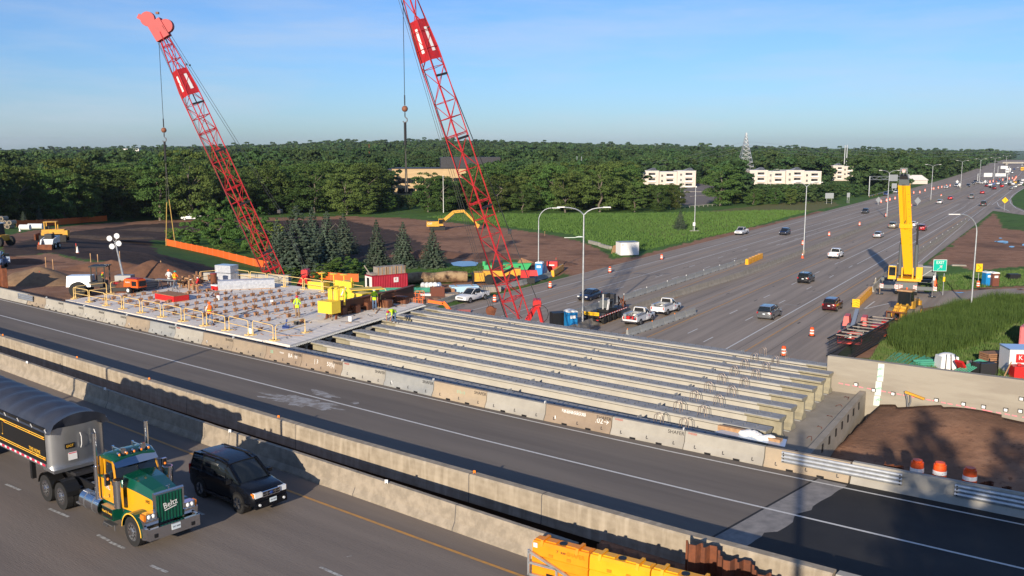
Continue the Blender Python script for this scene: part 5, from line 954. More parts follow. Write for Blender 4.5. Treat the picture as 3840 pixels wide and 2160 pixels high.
def crawler(t,o,hdg,z,m='red'):
 "carbody, tracks, house, gantry in the crane's own frame; boom towards +x"
 for s in(-1,1):
  q=MB();q.box((0,s*2.3,.6),(6.6,.9,1.0),'black');
  for k in range(22):q.box((-3.2+.3*k,s*2.3,1.13),(.2,.95,.06),'dark_metal')
  q.build('track',t)
 q=MB();q.box((0,0,1.1),(3.4,3.8,.7),m);q.box((-1.6,0,2.2),(5.6,2.9,1.4),m);q.box((-4.4,0,2.1),(1.2,3.6,1.5),m);q.build('house',t)
 q=MB();q.box((1.3,1.9,2.4),(1.6,1.0,1.7),m);q.box((2.12,1.9,2.55),(.05,.9,1.1),'glass_dark');q.build('operator_cab',t)
 q=MB()
 for s in(-1,1):q.bar((-1.0,s*1.05,2.9),(-3.4,s*.55,7.2),.34,m,.3);q.bar((-4.6,s*1.05,2.8),(-3.5,s*.55,7.2),.26,m,.26)
 for k in range(4):u_=.15+.25*k;q.bar((-1.0-2.4*u_,-1.05+.5*u_,2.9+4.3*u_),(-1.0-2.4*u_,1.05-.5*u_,2.9+4.3*u_),.2,m,.35)
 q.box((-3.45,0,7.35),(.7,1.5,.6),m);q.cyl((-3.45,-.6,7.3),(-3.45,.6,7.3),.42,m,14);q.build('gantry',t)
 q=MB();q.tube([Vector((-3.6+.9*math.cos(a),.9,6.4+.9*math.sin(a)))for a in[math.pi*2*i/12 for i in range(9)]],.03,'cable',5);q.cyl((-2.2,-.5,4.0),(-2.2,.5,4.0),.5,m,14);q.build('hose_and_drum',t)
def lattice_crane(lb,foot_uv,Y,tip_uv,gan_uv,gz,ball,slings,hooklb,blk=None,group=None):
 P0=atd(foot_uv[0],foot_uv[1],Y);P1=atd(tip_uv[0],tip_uv[1],Y-.5);g=atd(gan_uv[0],gan_uv[1],Y+2);base=Vector((g.x-.2,g.y,gz));gx=base.x-3.6;P0=Vector((P0.x,P0.y,P0.z))
 t=thing('crawler_crane',lb,'crane',(gx,base.y,gz),math.pi);crawler(t,None,0,gz)
 inv=t.matrix_world.inverted()if False else(Matrix.Translation(t.location)@Matrix.Rotation(math.pi,4,'Z')).inverted()
 L=lambda p:inv@Vector(p)
 k=(P0.z-(gz+2.0))/(P1-P0).z;F0=P0-(P1-P0)*k
 pt,ax,e1,e2,Ln=boom(t,L(F0),L(P1),1.42,(1,1.0,0.0),5)
 return t,L,pt,Ln,F0,P1,g
t1,L1,pt1,Ln1,F01,P11,g1=lattice_crane('red lattice boom crawler crane over the infield grove, boom head in view',(1035,1045),100,(605,120),(1158,1012),.9,None,None,None)
def crane_extras(t,L,pt,Ln,P1,g,head,ballv,ballu,hlb,sl,nm):
 q=MB();c=L(P1)
 if head:
  q.box(c+Vector((.2,0,.2)),(1.5,.9,2.0),'crane_red',rot=Euler((0,.5,0)));q.cyl(c+Vector((1.3,-.25,1.3)),c+Vector((1.3,.25,1.3)),.75,'crane_red',16);q.cyl(c+Vector((-.6,-.3,.6)),c+Vector((-.6,.3,.6)),.7,'crane_red',16);q.box(c+Vector((1.9,0,1.4)),(.9,.4,.5),'crane_red',rot=Euler((0,-.5,0)))
 else:q.box(c,(1.2,.9,1.2),'crane_red')
 q.build('boom_head',t)
 for k in(0,3):
  d0,d1=Ln*.80 if not head else Ln*.79,Ln*.90 if not head else Ln*.875;q=MB();a,b,c_,d=pt(d0,k),pt(d0,k+1),pt(d1,k+1),pt(d1,k);q.add([a,b,c_,d],[(0,1,2,3)],'crane_red');m1=(a*.72+b*.28);m2=a*.45+b*.55;m3=d*.45+c_*.55;m4=d*.72+c_*.28;n_=(b-a).cross(d-a).normalized()*.02
  q.add([x+(y_-x)*.18+s*n_ for s in(-1,1)for x,y_ in((m1,m4),(m2,m3))]+[],[],'white');q.build('name_board',t)
  q=MB();q.add([m1+(m4-m1)*.2-n_,m2+(m3-m2)*.2-n_,m2+(m3-m2)*.8-n_,m1+(m4-m1)*.8-n_],[(0,1,2,3)],'white');q.add([m1+(m4-m1)*.2+n_,m2+(m3-m2)*.2+n_,m2+(m3-m2)*.8+n_,m1+(m4-m1)*.8+n_],[(0,1,2,3)],'white');q.build('name_plate',t)
 for f in(.25,.42,.60,.76):q=MB();q.bar(pt(Ln*f,0),pt(Ln*f,3),.12,'dark_metal',.2);q.build('cable_roller',t)
 gt=L(Vector((g.x,g.y,g.z)));gt=Vector((-3.45,0,7.6))
 for s in(-.5,.5):
  a=c+Vector((-.3,s,.6));q=MB();q.cyl(a,gt+Vector((2.6,s,6.5)),.022,'cable',5);q.sph(a+(gt+Vector((2.6,s,6.5))-a)*.2,.12,'cable',6);q.build('pendant',t)
  for k2 in range(3):q=MB();q.cyl(gt+Vector((2.6,s,6.5)),gt+Vector((0,s+.1*k2,0)),.018,'cable',5);q.build('pendant',t)
 q=MB();q.box(gt+Vector((2.6,0,6.5)),(.35,1.1,.35),'cable');q.build('equalizer',t)
 for s in(-.3,.1,.5):a=pt(Ln*.97,1)+Vector((.25,s*.5,0));b=pt(Ln*.06,1)+Vector((.55,s,0));q=MB();q.cyl(a,b,.018,'cable',5);q.build('running_line',t)
crane_extras(t1,L1,pt1,Ln1,P11,g1,True,0,0,'',None,'')
t2,L2,pt2,Ln2,F02,P12,g2=lattice_crane('red lattice boom crawler crane on the freeway, boom reaching past the picture top',(1950,1205),85,(1513,-75),(2028,1100),0,None,None,None)
crane_extras(t2,L2,pt2,Ln2,P12,g2,False,0,0,'',None,'')
p=atd(596,130,117.5);z_b=atd(605,487,117.5).z;hookline('headache_ball',t1,L1(p),z_b,'',())if False else None
def hang(t,L,u,vt,vb,Y,lb,sl):
 top=atd(u,vt,Y);zb=atd(u,vb,Y).z;q=MB();q.cyl(L(top),L((top.x,top.y,zb+1.2)),.028,'cable',5);q.build('hoist_line',t);q=MB();q.box(L((top.x,top.y,zb+12)),(.3,.3,.22),'ball');q.build('limit_weight',t)
 k=thing('headache_ball',lb,'crane hook',(top.x,top.y,zb));q=MB();q.sph((0,0,0),.28,'ball',14);q.cyl((0,0,.3),(0,0,1.2),.06,'dark_metal',6);q.build('ball',k)
 q=MB();q.cyl((0,0,-.3),(0,0,-.7),.05,'dark_metal',6);q.tube([Vector((.0,0,-.7)),Vector((.2,0,-.9)),Vector((.18,0,-1.12)),Vector((-.05,0,-1.22)),Vector((-.2,0,-1.1))],.06,'grey_metal',6);q.build('hook',k)
 q=MB();q.cyl((0,0,-1.2),(0,0,-3.2),.12,'cable',8);q.build('sling_bundle',k)
 for s,zl,m1 in sl:q=MB();q.cyl((0,0,-3.2),(.15*s,0,zl*.62),.03,'cable',5);q.cyl((.15*s,0,zl*.62),(.5*s,0,zl),.05,m1,5);q.build('sling',k)
hang(t1,L1,594,120,488,99.6,'round rusty headache ball on the first crane with long yellow slings',[(-.9,-12.3,'sling'),(1,-11.8,'sling')])
hang(t2,L2,1510,-70,408,84.6,'big rusty headache ball on the second crane with dark slings',[(-.15,-7.4,'cable'),(.25,-7.4,'cable')])
blk=thing('hook_block','rusty hook block hanging low beside the foot of the second boom','crane hook',atd(1843,1172,84));q=MB();q.box((0,0,0),(.7,.35,1.0),'rust',rot=Euler((0,.3,0)));q.cyl((-.1,-.25,.2),(-.1,.25,.2),.42,'rust',14);q.cyl((.2,0,-.5),(.35,0,-1.0),.09,'dark_metal',6);q.cyl((.35,0,-1.0),(.85,0,-1.25),.07,'dark_metal',6);q.build('block',blk)
for s in(-.2,0,.2):q=MB();q.cyl(L2(Vector(blk.location)+Vector((s,0,.4))),L2(P12+Vector((-.6+s,0,-.5))),.018,'cable',5);q.build('hoist_line',t2)
# ------------------------------------------------------------ yellow telescopic crane
yb=at(3398,1098,0);yc=thing('telescopic_crane','yellow telescopic mobile crane parked on the right shoulder, boom straight up','crane',(yb.x,yb.y,.03),-.42)
inv=(Matrix.Translation(yc.location)@Matrix.Rotation(-.42,4,'Z')).inverted();YL=lambda p:inv@Vector(p)
tip=atd(3391,690,yb.y-3);bt_=YL(tip);b0=Vector((.15,.6,3.0))
def secbar(q,a,b,w0,w1,d0,d1,m):
 ax=(b-a).normalized();e1=Vector((1,0,0));e2=ax.cross(e1).normalized();prof=[(-.5,-.5),(.5,-.5),(.5,.18),(.3,.5),(-.3,.5),(-.5,.18)];vs=[a+e1*x*w0+e2*y*d0 for x,y in prof]+[b+e1*x*w1+e2*y*d1 for x,y in prof];q.add(vs,[(i,(i+1)%6,6+(i+1)%6,6+i)for i in range(6)]+[tuple(range(6))[::-1],tuple(range(6,12))],m)
q=MB();md_=b0+(bt_-b0)*.55;secbar(q,b0,md_,1.25,1.62,1.2,1.5,'tel_yellow');secbar(q,md_,bt_,1.62,1.66,1.5,1.5,'tel_yellow');q.build('boom',yc)
q=MB();secbar(q,md_+Vector((0,0,-.35)),md_+(bt_-md_).normalized()*.35,1.78,1.78,1.62,1.62,'tel_yellow');q.build('boom_collar',yc)
q=MB();secbar(q,bt_,bt_+(bt_-b0).normalized()*.9,1.45,1.3,1.3,1.2,'crane_grey');secbar(q,bt_+(bt_-b0).normalized()*.9,bt_+(bt_-b0).normalized()*1.4,1.15,1.0,1.0,.9,'black');h_=bt_+(bt_-b0).normalized()*1.7
for s in(-.45,0,.45):q.cyl(h_+Vector((s-.08,0,0)),h_+Vector((s+.08,0,0)),.42,'crane_grey',14)
q.box(h_+Vector((0,0,.5)),(1.0,.5,.5),'crane_grey');q.build('boom_head',yc)
q=MB();q.box(h_+Vector((0,-.42,.3)),(.42,.04,.42),'white');
for k in range(3):q.bar(h_+Vector((-.2,-.45,.15+.13*k)),h_+Vector((0,-.45,.25+.13*k)),.05,'red');q.bar(h_+Vector((0,-.45,.25+.13*k)),h_+Vector((.2,-.45,.15+.13*k)),.05,'red')
q.build('chevron_plate',yc)
q=MB()
for k in range(9):a=b0+(bt_-b0)*(.25+.08*k);q.cyl(a+Vector((.5,-.85,0)),a+Vector((.5,-.78,0)),.05,'black',6)
for s in(-.25,-.1,.1):q.cyl(b0+(bt_-b0)*.5+Vector((s,-.84,0)),bt_+Vector((s,-.84,0)),.02,'black',4)
q.tube([md_+Vector((-.2,-.95,.3)),md_+Vector((0,-1.0,1.2)),md_+Vector((.12,-.95,1.9)),md_+Vector((-.1,-.95,1.0))],.06,'dark_metal',5);q.build('boom_fittings',yc)
for s in(-1,1):q=MB();a=Vector((s*1.12,.1,2.7));b=Vector((s*1.05,md_.y,md_.z));q.cyl(a,a+(b-a)*.62,.27,'crane_grey',14);q.cyl(a+(b-a)*.62,b,.15,'dark_metal',10);q.build('lift_cylinder',yc)
q=MB();q.box((0,1.0,1.45),(3.0,9.0,.9),'crane_grey');q.box((0,-2.9,1.35),(3.0,1.4,1.3),'crane_grey');q.box((0,4.8,1.7),(2.8,1.6,1.8),'crane_grey');q.build('carrier',yc)
for k in range(5):
 for s in(-1,1):q=MB();q.cyl((s*1.15,-2.2+1.75*k,.75),(s*1.52,-2.2+1.75*k,.75),.72,'rubber',16);q.cyl((s*1.50,-2.2+1.75*k,.75),(s*1.55,-2.2+1.75*k,.75),.36,'chrome',12);q.build('wheel',yc)
q=MB();q.box((.3,.6,2.15),(3.3,4.4,.35),'tel_yellow');q.box((1.65,1.2,3.1),(.9,3.6,1.9),'tel_yellow');q.box((0,2.6,2.9),(2.6,1.0,1.4),'tel_yellow')
for s in(-.75,.75):q.box((s,.7,3.0),(.2,2.0,1.7),'tel_yellow')
q.build('superstructure',yc)
q=MB();q.box((-2.1,-.5,3.15),(1.15,1.9,2.0),'tel_yellow',taper=(.92,.95));q.build('operator_cab',yc);q=MB();q.box((-2.1,-1.47,3.35),(.9,.03,1.3),'glass_dark');q.box((-2.69,-.6,3.4),(.02,1.2,1.1),'glass_dark');q.box((-2.1,-.5,4.18),(.9,1.5,.05),'grey_metal');q.build('cab_window',yc)
q=MB();q.box((3.0,.8,3.4),(1.7,1.8,1.4),'crane_grey');q.box((3.0,.8,2.6),(1.9,2.0,.12),'black')
for a_,b_ in(((2.1,-.15,2.7),(3.9,-.15,4.1)),((3.9,-.15,2.7),(3.9,-.15,4.1)),((2.1,-.15,4.1),(3.9,-.15,4.1))):q.bar(a_,b_,.1,'grey_metal')
q.build('side_basket',yc)
for y in(-3.3,5.2):
 for s in(-1,1):q=MB();q.box((s*2.6,y,1.25),(2.4,.5,.5),'crane_grey');q.cyl((s*3.6,y,1.2),(s*3.6,y,.12),.14,'chrome',10);q.box((s*3.6,y,.08),(1.0,1.0,.12),'black');q.build('outrigger',yc)
for x in(-3.4,-1.35,-.75,1.2,3.9):
 q=MB();q.box((x,-3.63,1.35),(.5,.03,.62),'white')
 for k in range(3):q.bar((x-.24,-3.65,1.12+.2*k),(x+.24,-3.65,1.28+.2*k),.03,'red',.08)
 q.build('striped_plate',yc)
for s in(-1,1):q=MB();q.box((s*.95,-3.63,.88),(.6,.05,.14),'red');q.build('taillight',yc)
# ------------------------------------------------------------ lamps, gantries, signs, drums
def lamp2(p,h,label,rz,dark=0.38):
 t=thing('street_lamp',label,'street lamp',p,rz,'twin arm lamps along the median');q=MB();q.cyl((0,0,0),(0,0,h),.15,'galvanised',10,.09);q.cyl((0,0,0),(0,0,.9),.22,'concrete',8);q.build('pole',t)
 for s in(-1,1):
  q=MB();q.tube([Vector((0,0,h-.1)),Vector((s*.45,0,h+.35)),Vector((s*1.0,0,h+.62)),Vector((s*1.7,0,h+.76)),Vector((s*2.4,0,h+.82))],.07,'galvanised',7);q.build('arm',t);q=MB();q.box((s*2.75,0,h+.84),(.9,.32,.11),'white');q.build('lamp_head',t)
 return t
LP=[(2184.5,1233,'twin arm lamp in front of the parked white work pickups'),(3013,954,'twin arm lamp rising from the median by the small orange cone'),(3325,820,'twin arm lamp behind the sign gantry, left of the yellow boom'),(3490,754,'twin arm lamp first beyond the yellow boom'),(3602,708,'twin arm lamp second beyond the yellow boom'),(3672,690,'twin arm lamp third beyond the yellow boom'),(3726,676,'twin arm lamp fourth beyond the yellow boom'),(3770,652,'twin arm lamp farthest in the row')]
for u,v,lb in LP:lamp2(at(u,v,0),14.0,lb,-.05)
def lamp1(p,h,reach,s,label,rz=0):
 t=thing('street_lamp',label,'street lamp',p,rz);q=MB();q.cyl((0,0,0),(0,0,h*.82),.13,'galvanised',10,.09);q.build('pole',t);q=MB();r=reach*.62;q.tube([Vector((0,0,h*.82))]+[Vector((s*(r-r*math.cos(a)),0,h*.82+h*.18*math.sin(a)))for a in[math.pi/2*i/6 for i in range(1,7)]],.075,'galvanised',7);q.build('arm',t);q=MB();q.box((s*reach*.85,0,h),(reach*.4,.3,.1),'white');q.build('lamp_head',t);return t
p=at(2019,1040,0);lamp1(p,11.8,3.4,1,'single arm lamp behind the blue toilet beside the dirt haul road')
p=at(3641,1160,0);lamp1(p,13.0,3.8,-1,'single arm lamp at the grass edge right of the exit sign')
p=at(2888,745,0);lamp1(p,12.5,3,1,'thin lamp by the back of a grey sign at the tree line')
for(u,v,h,lb)in[(2551,782,12,'slim white pole at the corner of the parking lot'),(1663,798,12.5,'slim white pole in front of the sandstone office'),(628,818,11,'slim white pole behind the yellow slings')]:
 t=thing('pole',lb,'pole',at(u,v,0));q=MB();q.cyl((0,0,0),(0,0,h),.11,'white',8,.07);q.build('shaft',t)
p=at(2604,867,0);t=thing('camera_mast','white camera mast with control cabinet on the lawn by the spruce','mast',p);q=MB();q.cyl((0,0,0),(0,0,11.6),.13,'galvanised',8,.08);q.build('shaft',t);q=MB();q.box((-.2,-.2,1.9),(.6,.4,.9),'white');q.build('cabinet',t);q=MB();q.box((0,0,.12),(2.4,1.2,.15),'concrete_light');q.build('pad',t);q=MB();q.cyl((-.35,0,0),(-.35,0,1.5),.06,'galvanised',6);q.build('leg',t);q=MB();q.sph((.15,0,11.6),.22,'white',8);q.build('camera',t)
def gantry(a,b,h,label,signs):
 a,b=Vector(a),Vector(b);t=thing('sign_gantry',label,'sign gantry',a);d=b-a;n=d.normalized();q=MB()
 for e in(Vector((0,0,0)),d):q.cyl(e,e+Vector((0,0,h+1.6)),.24,'galvanised',10);q.build('post',t);q=MB()
 up=Vector((0,0,1));nd=max(4,int(d.length/2.2))
 for z in(h,h+1.5):
  for o in(-.4,.4):c=Vector((-n.y,n.x,0))*o;q.cyl(c+up*z,c+d+up*z,.08,'galvanised',6)
 for i in range(nd):
  for o in(-.4,.4):c=Vector((-n.y,n.x,0))*o;q.cyl(c+d*i/nd+up*(h if i%2 else h+1.5),c+d*(i+1)/nd+up*(h+1.5 if i%2 else h),.06,'galvanised',5)
 q.build('truss',t)
 for(f,w,hh,m)in signs:q=MB();c=d*f+up*(h+.75)+Vector((-n.y,n.x,0))*-.6;q.box(c,(w,.08,hh),m,rz=math.atan2(n.y,n.x));q.build('sign_panel',t)
mat('sign_back',(.42,.44,.45),.5,.5);mat('sign_white',(.66,.68,.68),.5)
a_=at(3258,735,0);gantry(a_,(a_.x+19,a_.y+5,0),7.3,'steel truss gantry with two grey sign backs at the tree line',[(.60,4.6,2.9,'sign_back'),(.93,3.9,3.2,'sign_back')])
a_=at(3665,685,0);gantry(a_,(a_.x+20,a_.y+3,0),4.0,'long truss gantry across the distant jammed lanes with pale signs',[(.32,5.7,2.4,'sign_white'),(.74,7.2,1.9,'sign_white')])
a_=at(3741,655,0);gantry(a_,(a_.x+9,a_.y,0),5,'far sign bridge on the climb with one pale sign',[(.5,5.6,2.3,'sign_white')])
mat('sign_green',(.0,.42,.30),.45);mat('sign_yellow',(.85,.50,.01),.45)
def signpost(nm,lb,p,rz,posts,h,cat='sign'):
 t=thing(nm,lb,cat,p,rz)
 for x in posts:q=MB();q.cyl((x,.05,0),(x,.05,h),.05,'galvanised',6);q.build('post',t)
 return t
p=at(3517,1108,0);e=signpost('exit_sign','green exit sign with white arrow beside the yellow crane',p,-.06,(-.72,.72),3.0);e.scale=(1.0,1,1.12)
q=MB();q.box((0,0,4.05),(1.95,.05,1.55),'white');q.box((0,-.03,4.05),(1.85,.03,1.45),'sign_green');sp_=q.build('panel',e);text(sp_,'EXIT',.56,'white',(0,-.055,4.42),(math.pi/2,0,0),.004)
q=MB();q.bar((-.38,-.055,3.45),(.18,-.055,3.93),.02,'white',.16,up=(0,1,0));q.add([(.36,-.055,4.1),(-.10,-.055,4.02),(.28,-.055,3.62)],[(0,1,2),(2,1,0)],'white');q.build('arrow',e);q=MB();q.box((-.72,-.03,2.35),(.32,.05,.62),'white');q.build('plate',e);q=MB();q.box((.72,-.03,2.2),(.30,.05,.62),'sign_yellow');q.build('plate',e)
p=at(3667,1075,0);e=signpost('chevron_sign','yellow chevron sign over an orange drum by the lamp',p,-.05,(0,),2.2);q=MB();q.box((0,0,3.05),(1.0,.05,1.25),'sign_yellow');q.build('panel',e);q=MB();q.bar((-.28,-.04,3.5),(.22,-.04,3.05),.02,'black',.26,up=(0,1,0));q.bar((.22,-.04,3.05),(-.28,-.04,2.6),.02,'black',.26,up=(0,1,0));q.build('chevron',e)
p=at(3766,790,0);e=signpost('merge_sign','yellow diamond merge sign at the ramp gore',p,-.1,(0,),3.4);q=MB();q.box((0,0,3.6),(1.55,.05,1.55),'sign_yellow',rot=Euler((0,math.pi/4,0)));q.build('panel',e);q=MB();q.bar((0,-.05,2.9),(0,-.05,4.3),.02,'black',.16,up=(0,1,0));q.bar((.45,-.05,3.3),(0,-.05,3.8),.02,'black',.14,up=(0,1,0));q.build('symbol',e)
for(u,v,s,m,lb)in[(3293,768,2.6,'sign_back','grey diamond sign back among the drums left of the yellow boom'),(3440,775,3.0,'sign_back','grey diamond sign back just right of the yellow boom'),(3589,692,2.3,'sign_white','bright diamond sign by the silver van, upper one'),(3598,704,2.2,'sign_white','bright diamond sign by the silver van, lower one'),(3694,690,2.0,'sign_white','small pale diamond sign near the second gantry post')]:
 t=signpost('road_work_sign',lb,at(u,v,0),.2,(0,),s*.4);q=MB();q.box((0,0,s*.72),(s*.66,.05,s*.66),m,rot=Euler((0,math.pi/4,0)));q.build('panel',t)
for(u,v,w,h,lb)in[(3109,765,3.4,2.6,'grey rectangular sign back on two posts at the lawn edge'),(3352,722,2.6,3,'small grey sign back beside the white ramp suv'),(3180,762,1.2,2.2,'little sign back at the far lawn corner')]:
 t=signpost('road_sign',lb,at(u,v,0),.1,(-w*.3,w*.3),2.6);q=MB();q.box((0,0,3.2),(w,.05,h*.8),'sign_back');q.build('panel',t)
mat('drum_orange',(.85,.10,.015),.45);mat('drum_white',(.82,.82,.80),.4)
def drum_meshes():
 q=MB();q.cyl((0,0,.08),(0,0,.98),.27,'drum_orange',16,.22);q.cyl((0,0,.98),(0,0,1.06),.17,'drum_orange',12);a=q.build('drum');w=MB()
 for z in(.30,.62):w.cyl((0,0,z),(0,0,z+.15),.262-.04*z+.01,'drum_white',16,.262-.04*(z+.15)+.01,caps=False)
 b=w.build('white_band');r=MB();r.cyl((0,0,0),(0,0,.09),.40,'black',14);c=r.build('base');ms=[a.data,b.data,c.data]
 for o in(a,b,c):bpy.data.objects.remove(o)
 return ms
DM=drum_meshes()
def drum(p,lb,sc=1.0,grp='orange drums on the road'):
 t=thing('traffic_drum',lb,'traffic drum',p,rnd.uniform(0,6),grp,sc=sc)
 for n_,m_ in zip(('drum','white_band','base'),DM):o=bpy.data.objects.new(n_,m_);COL.objects.link(o);o.parent=t
for(u,v,z,lb)in[(2063,1080,.03,'orange drum alone between the dirt road and the second crane gantry'),(2287,1022,.03,'orange drum on the asphalt nearest the muddy haul road exit'),(2481,973,.03,'orange drum at the grass edge right of the white shed'),(1855,1133,.03,'orange drum just behind the second crane boom'),(3044,1260,.03,'orange drum in the open shoulder, the upper of the two near ones'),(2938,1334,.03,'orange drum closest to the new girders'),(3010,919,.03,'orange drum behind the median lamp'),(3109,885,.03,'orange drum first beyond the median lamp'),(3223,846,.03,'orange drum second beyond the median lamp'),(3320,813,.03,'orange drum at the foot of the third lamp'),(3667,1078,.02,'orange drum under the yellow chevron sign'),(3710,1150,-.4,'orange drum top poking out of the tall grass'),(3417,775,.03,'orange drum touching the right side of the yellow boom')]:drum(at(u,v,z),lb)
fd=[(850,510),(915,495),(955,485),(1018,470),(1243,400),(1317,395),(1380,370),(1460,352),(1485,350),(1540,338),(1582,330),(1640,315),(1683,312),(1575,440)]
for i,(x,y)in enumerate(fd):drum(at(3040+x/3.22,600+y/3.22+3,0),'small distant orange drum, number %s in the tapering line past the grey diamond sign'%('one two three four five six seven eight nine ten eleven twelve thirteen fourteen'.split()[i]),1.25)
for i in range(10):drum(at(3700+12*i,688-2.0*i,0),'tiny far orange drum closing the jammed lanes',1.5,'far drums closing the jammed lanes')
for i in range(6):drum(at(3802+1.8*i,680-2.4*i,0),'tiny far orange drum on the climb',1.5,'far drums on the climb')
for(u,v,lb)in[(3440,1742,'big orange drum leftmost of the three behind the smooth wall'),(3525,1752,'big orange drum in the middle of the three, with a handle stub'),(3638,1772,'big orange drum rightmost of the three behind the smooth wall')]:
 p=at(u,v,9.42);p=Vector((p.x,p.y,8.48));t=thing('traffic_drum',lb,'traffic drum',p,0,'big drums behind the smooth wall',sc=1.08)
 for n_,m_ in zip(('drum','white_band','base'),DM):o_=bpy.data.objects.new(n_,m_);COL.objects.link(o_);o_.parent=t
led=MB();led.box(B(45,3.3,7.6),(24,2.6,.5),'ground_ledge' if 'ground_ledge' in MATS else mat('ground_ledge',(.17,.09,.055),.95,col2=(.12,.065,.04),scale=2,bump=.5),rz=BANG+.04);led.build('earth_ledge',kind='structure')
p=at(3009,968,.03);t=thing('traffic_cone','orange cone with white collar at the lamp foot in the median','cone',p);q=MB();q.cyl((0,0,.05),(0,0,1.0),.24,'drum_orange',12,.05);q.cyl((0,0,.6),(0,0,.85),.135,'drum_white',12,.095,caps=False);q.box((0,0,.03),(.5,.5,.06),'drum_orange');q.build('cone',t)
# ------------------------------------------------------------ temporary barriers on the freeway
def seg_line(a,b,n,lb,grp,m='concrete_grey',first='',dots='white'):
 a,b=Vector(a),Vector(b);d=b-a
 for i in range(n):
  p0=a+d*i/n;p1=a+d*(i+1)/n;c=(p0+p1)/2;L_=(p1-p0).length;t=thing('precast_barrier',lb%('first second third fourth fifth sixth seventh eighth ninth tenth eleventh twelfth thirteenth fourteenth fifteenth sixteenth seventeenth eighteenth nineteenth twentieth twenty-first twenty-second twenty-third twenty-fourth twenty-fifth twenty-sixth twenty-seventh'.split()[i]),'barrier',c,math.atan2(d.y,d.x),grp)
  q=MB();hw=L_/2-.04;q.prism(PBP,[((-hw,0,0),(0,-1,0),(0,0,1)),((hw,0,0),(0,-1,0),(0,0,1))],m);q.build('block',t)
  if i%2==0 and dots:q=MB();q.box((-hw+.1,0,.88),(.08,.1,.13),dots);q.build('reflector',t)
  for sx in(-.2,.2):q=MB();q.box((sx*L_,-.3,.05),(.3,.02,.09),'black');q.build('drain_slot',t)
seg_line(Fw(8,-23.7,.03),Fw(79,-22.3,.03),18,'grey temporary barrier on the freeway beside the dashed lanes, %s from the girders','grey temporary barriers left of the median')
a_,b_=at(2351,1262,.03),at(2606,1176,.03);seg_line(a_,b_,6,'grey temporary barrier between the work pickups and the yellow line, %s from the girders','grey temporary barriers by the work pickups',dots='amber')
seg_line(Fw(60,4.6,.03),Fw(211,4.1,.03),27,'low barrier along the right shoulder beyond the yellow crane, %s one','right shoulder barriers with white dots','concrete')
cv=[(1545,1178),(1600,1160),(1656,1142),(1710,1124),(1800,1100),(1880,1084),(1955,1069),(2010,1054),(2065,1037)]
for i in range(len(cv)-1):
 a_,b_=at(*cv[i],.03),at(*cv[i+1],.03);n_=max(1,round((b_-a_).length/3.8));seg_line(a_,b_,n_,'barrier in the curved line by the yard, bay %d from the orange lift, %%s piece'%(i+1),'curved barriers shielding the yard','concrete_grey' if i>4 else 'concrete_light',dots=None)
mat('water_yellow',(.88,.42,.015),.4,col2=(.80,.36,.012),scale=2);mat('water_orange',(.88,.30,.012),.4,col2=(.80,.26,.01),scale=2)
def water(p,rz,lb,grp,m='water_yellow',sc=1.0,fine=False):
 t=thing('water_barrier',lb,'water barrier',p,rz,grp,sc=sc);q=MB();prof=[(-.30,0),(-.30,.28),(-.26,.32),(-.30,.36),(-.30,.55),(-.25,.60),(-.28,.64),(-.26,.98),(-.20,1.06),(.20,1.06),(.26,.98),(.28,.64),(.25,.60),(.30,.55),(.30,.36),(.26,.32),(.30,.28),(.30,0)]
 q.prism(prof,[((-.93,0,0),(0,-1,0),(0,0,1)),((-.86,0,0),(0,-1.0,0),(0,0,1)),((.86,0,0),(0,-1,0),(0,0,1)),((.93,0,0),(0,-1,0),(0,0,1))],m);q.build('tank',t)
 if fine:
  for x in(-.62,.55):q=MB();q.prism([(-.29,.95),(-.23,1.13),(.23,1.13),(.29,.95)],[((x-.045,0,0),(0,-1,0),(0,0,1)),((x+.045,0,0),(0,-1,0),(0,0,1))],m);q.build('rib',t)
  for x in(-.78,-.38,.32,.76):q=MB();q.box((x,0,1.075),(.24 if abs(x)>.5 else.36,.26,.035),m);q.build('pad',t)
  q=MB();q.cyl((-.02,0,1.05),(-.02,0,1.085),.12,'black',12);q.build('cap',t)
  for x in(-.3,.3):q=MB();q.box((x,-.285,.72),(.14,.02,.09),'amber_dim' if 'amber_dim' in MATS else mat('amber_dim',(.62,.22,.01),.5));q.box((x,-.31,.08),(.26,.03,.14),'black');q.build('fork_slot',t)
 return t
a_,b_=at(2800,993,.03),at(2855,968,.03)
for i in range(5):p=a_+(b_-a_)*(i+.5)/5;water(p,FANG,'yellow water barrier at the far end of the grey barriers, %s in its row'%'first second third fourth fifth'.split()[i],'yellow water barriers in the median lanes')
a_,b_=at(3213,1150,.03),at(3263,1100,.03)
for i in range(7):p=a_+(b_-a_)*(i+.5)/7;w_=water(p,math.atan2((b_-a_).y,(b_-a_).x),'yellow water barrier in the row before the yellow crane, %s from the chevron end'%'first second third fourth fifth sixth seventh'.split()[i],'yellow water barriers before the yellow crane');
t=thing('chevron_board','black and yellow chevron board at the nose of the water barrier row','sign',at(3212,1152,.03),FANG-math.pi/2);q=MB();q.box((0,-.5,.62),(1.0,.04,1.1),'sign_yellow');q.build('panel',t);q=MB()
for k in range(3):q.bar((-.48,-.54,.2+.34*k),(0,-.54,.45+.34*k),.02,'black',.14,up=(0,1,0));q.bar((0,-.54,.45+.34*k),(.48,-.54,.2+.34*k),.02,'black',.14,up=(0,1,0))
q.build('chevron',t)
seg_line(at(3270,1094,.03),at(3312,1052,.03),3,'pale barrier between water barriers and yellow crane, %s piece','pale barriers before the yellow crane','concrete_light',dots=None)
a_,b_=at(2072,1037,.03),at(2108,1012,.03)
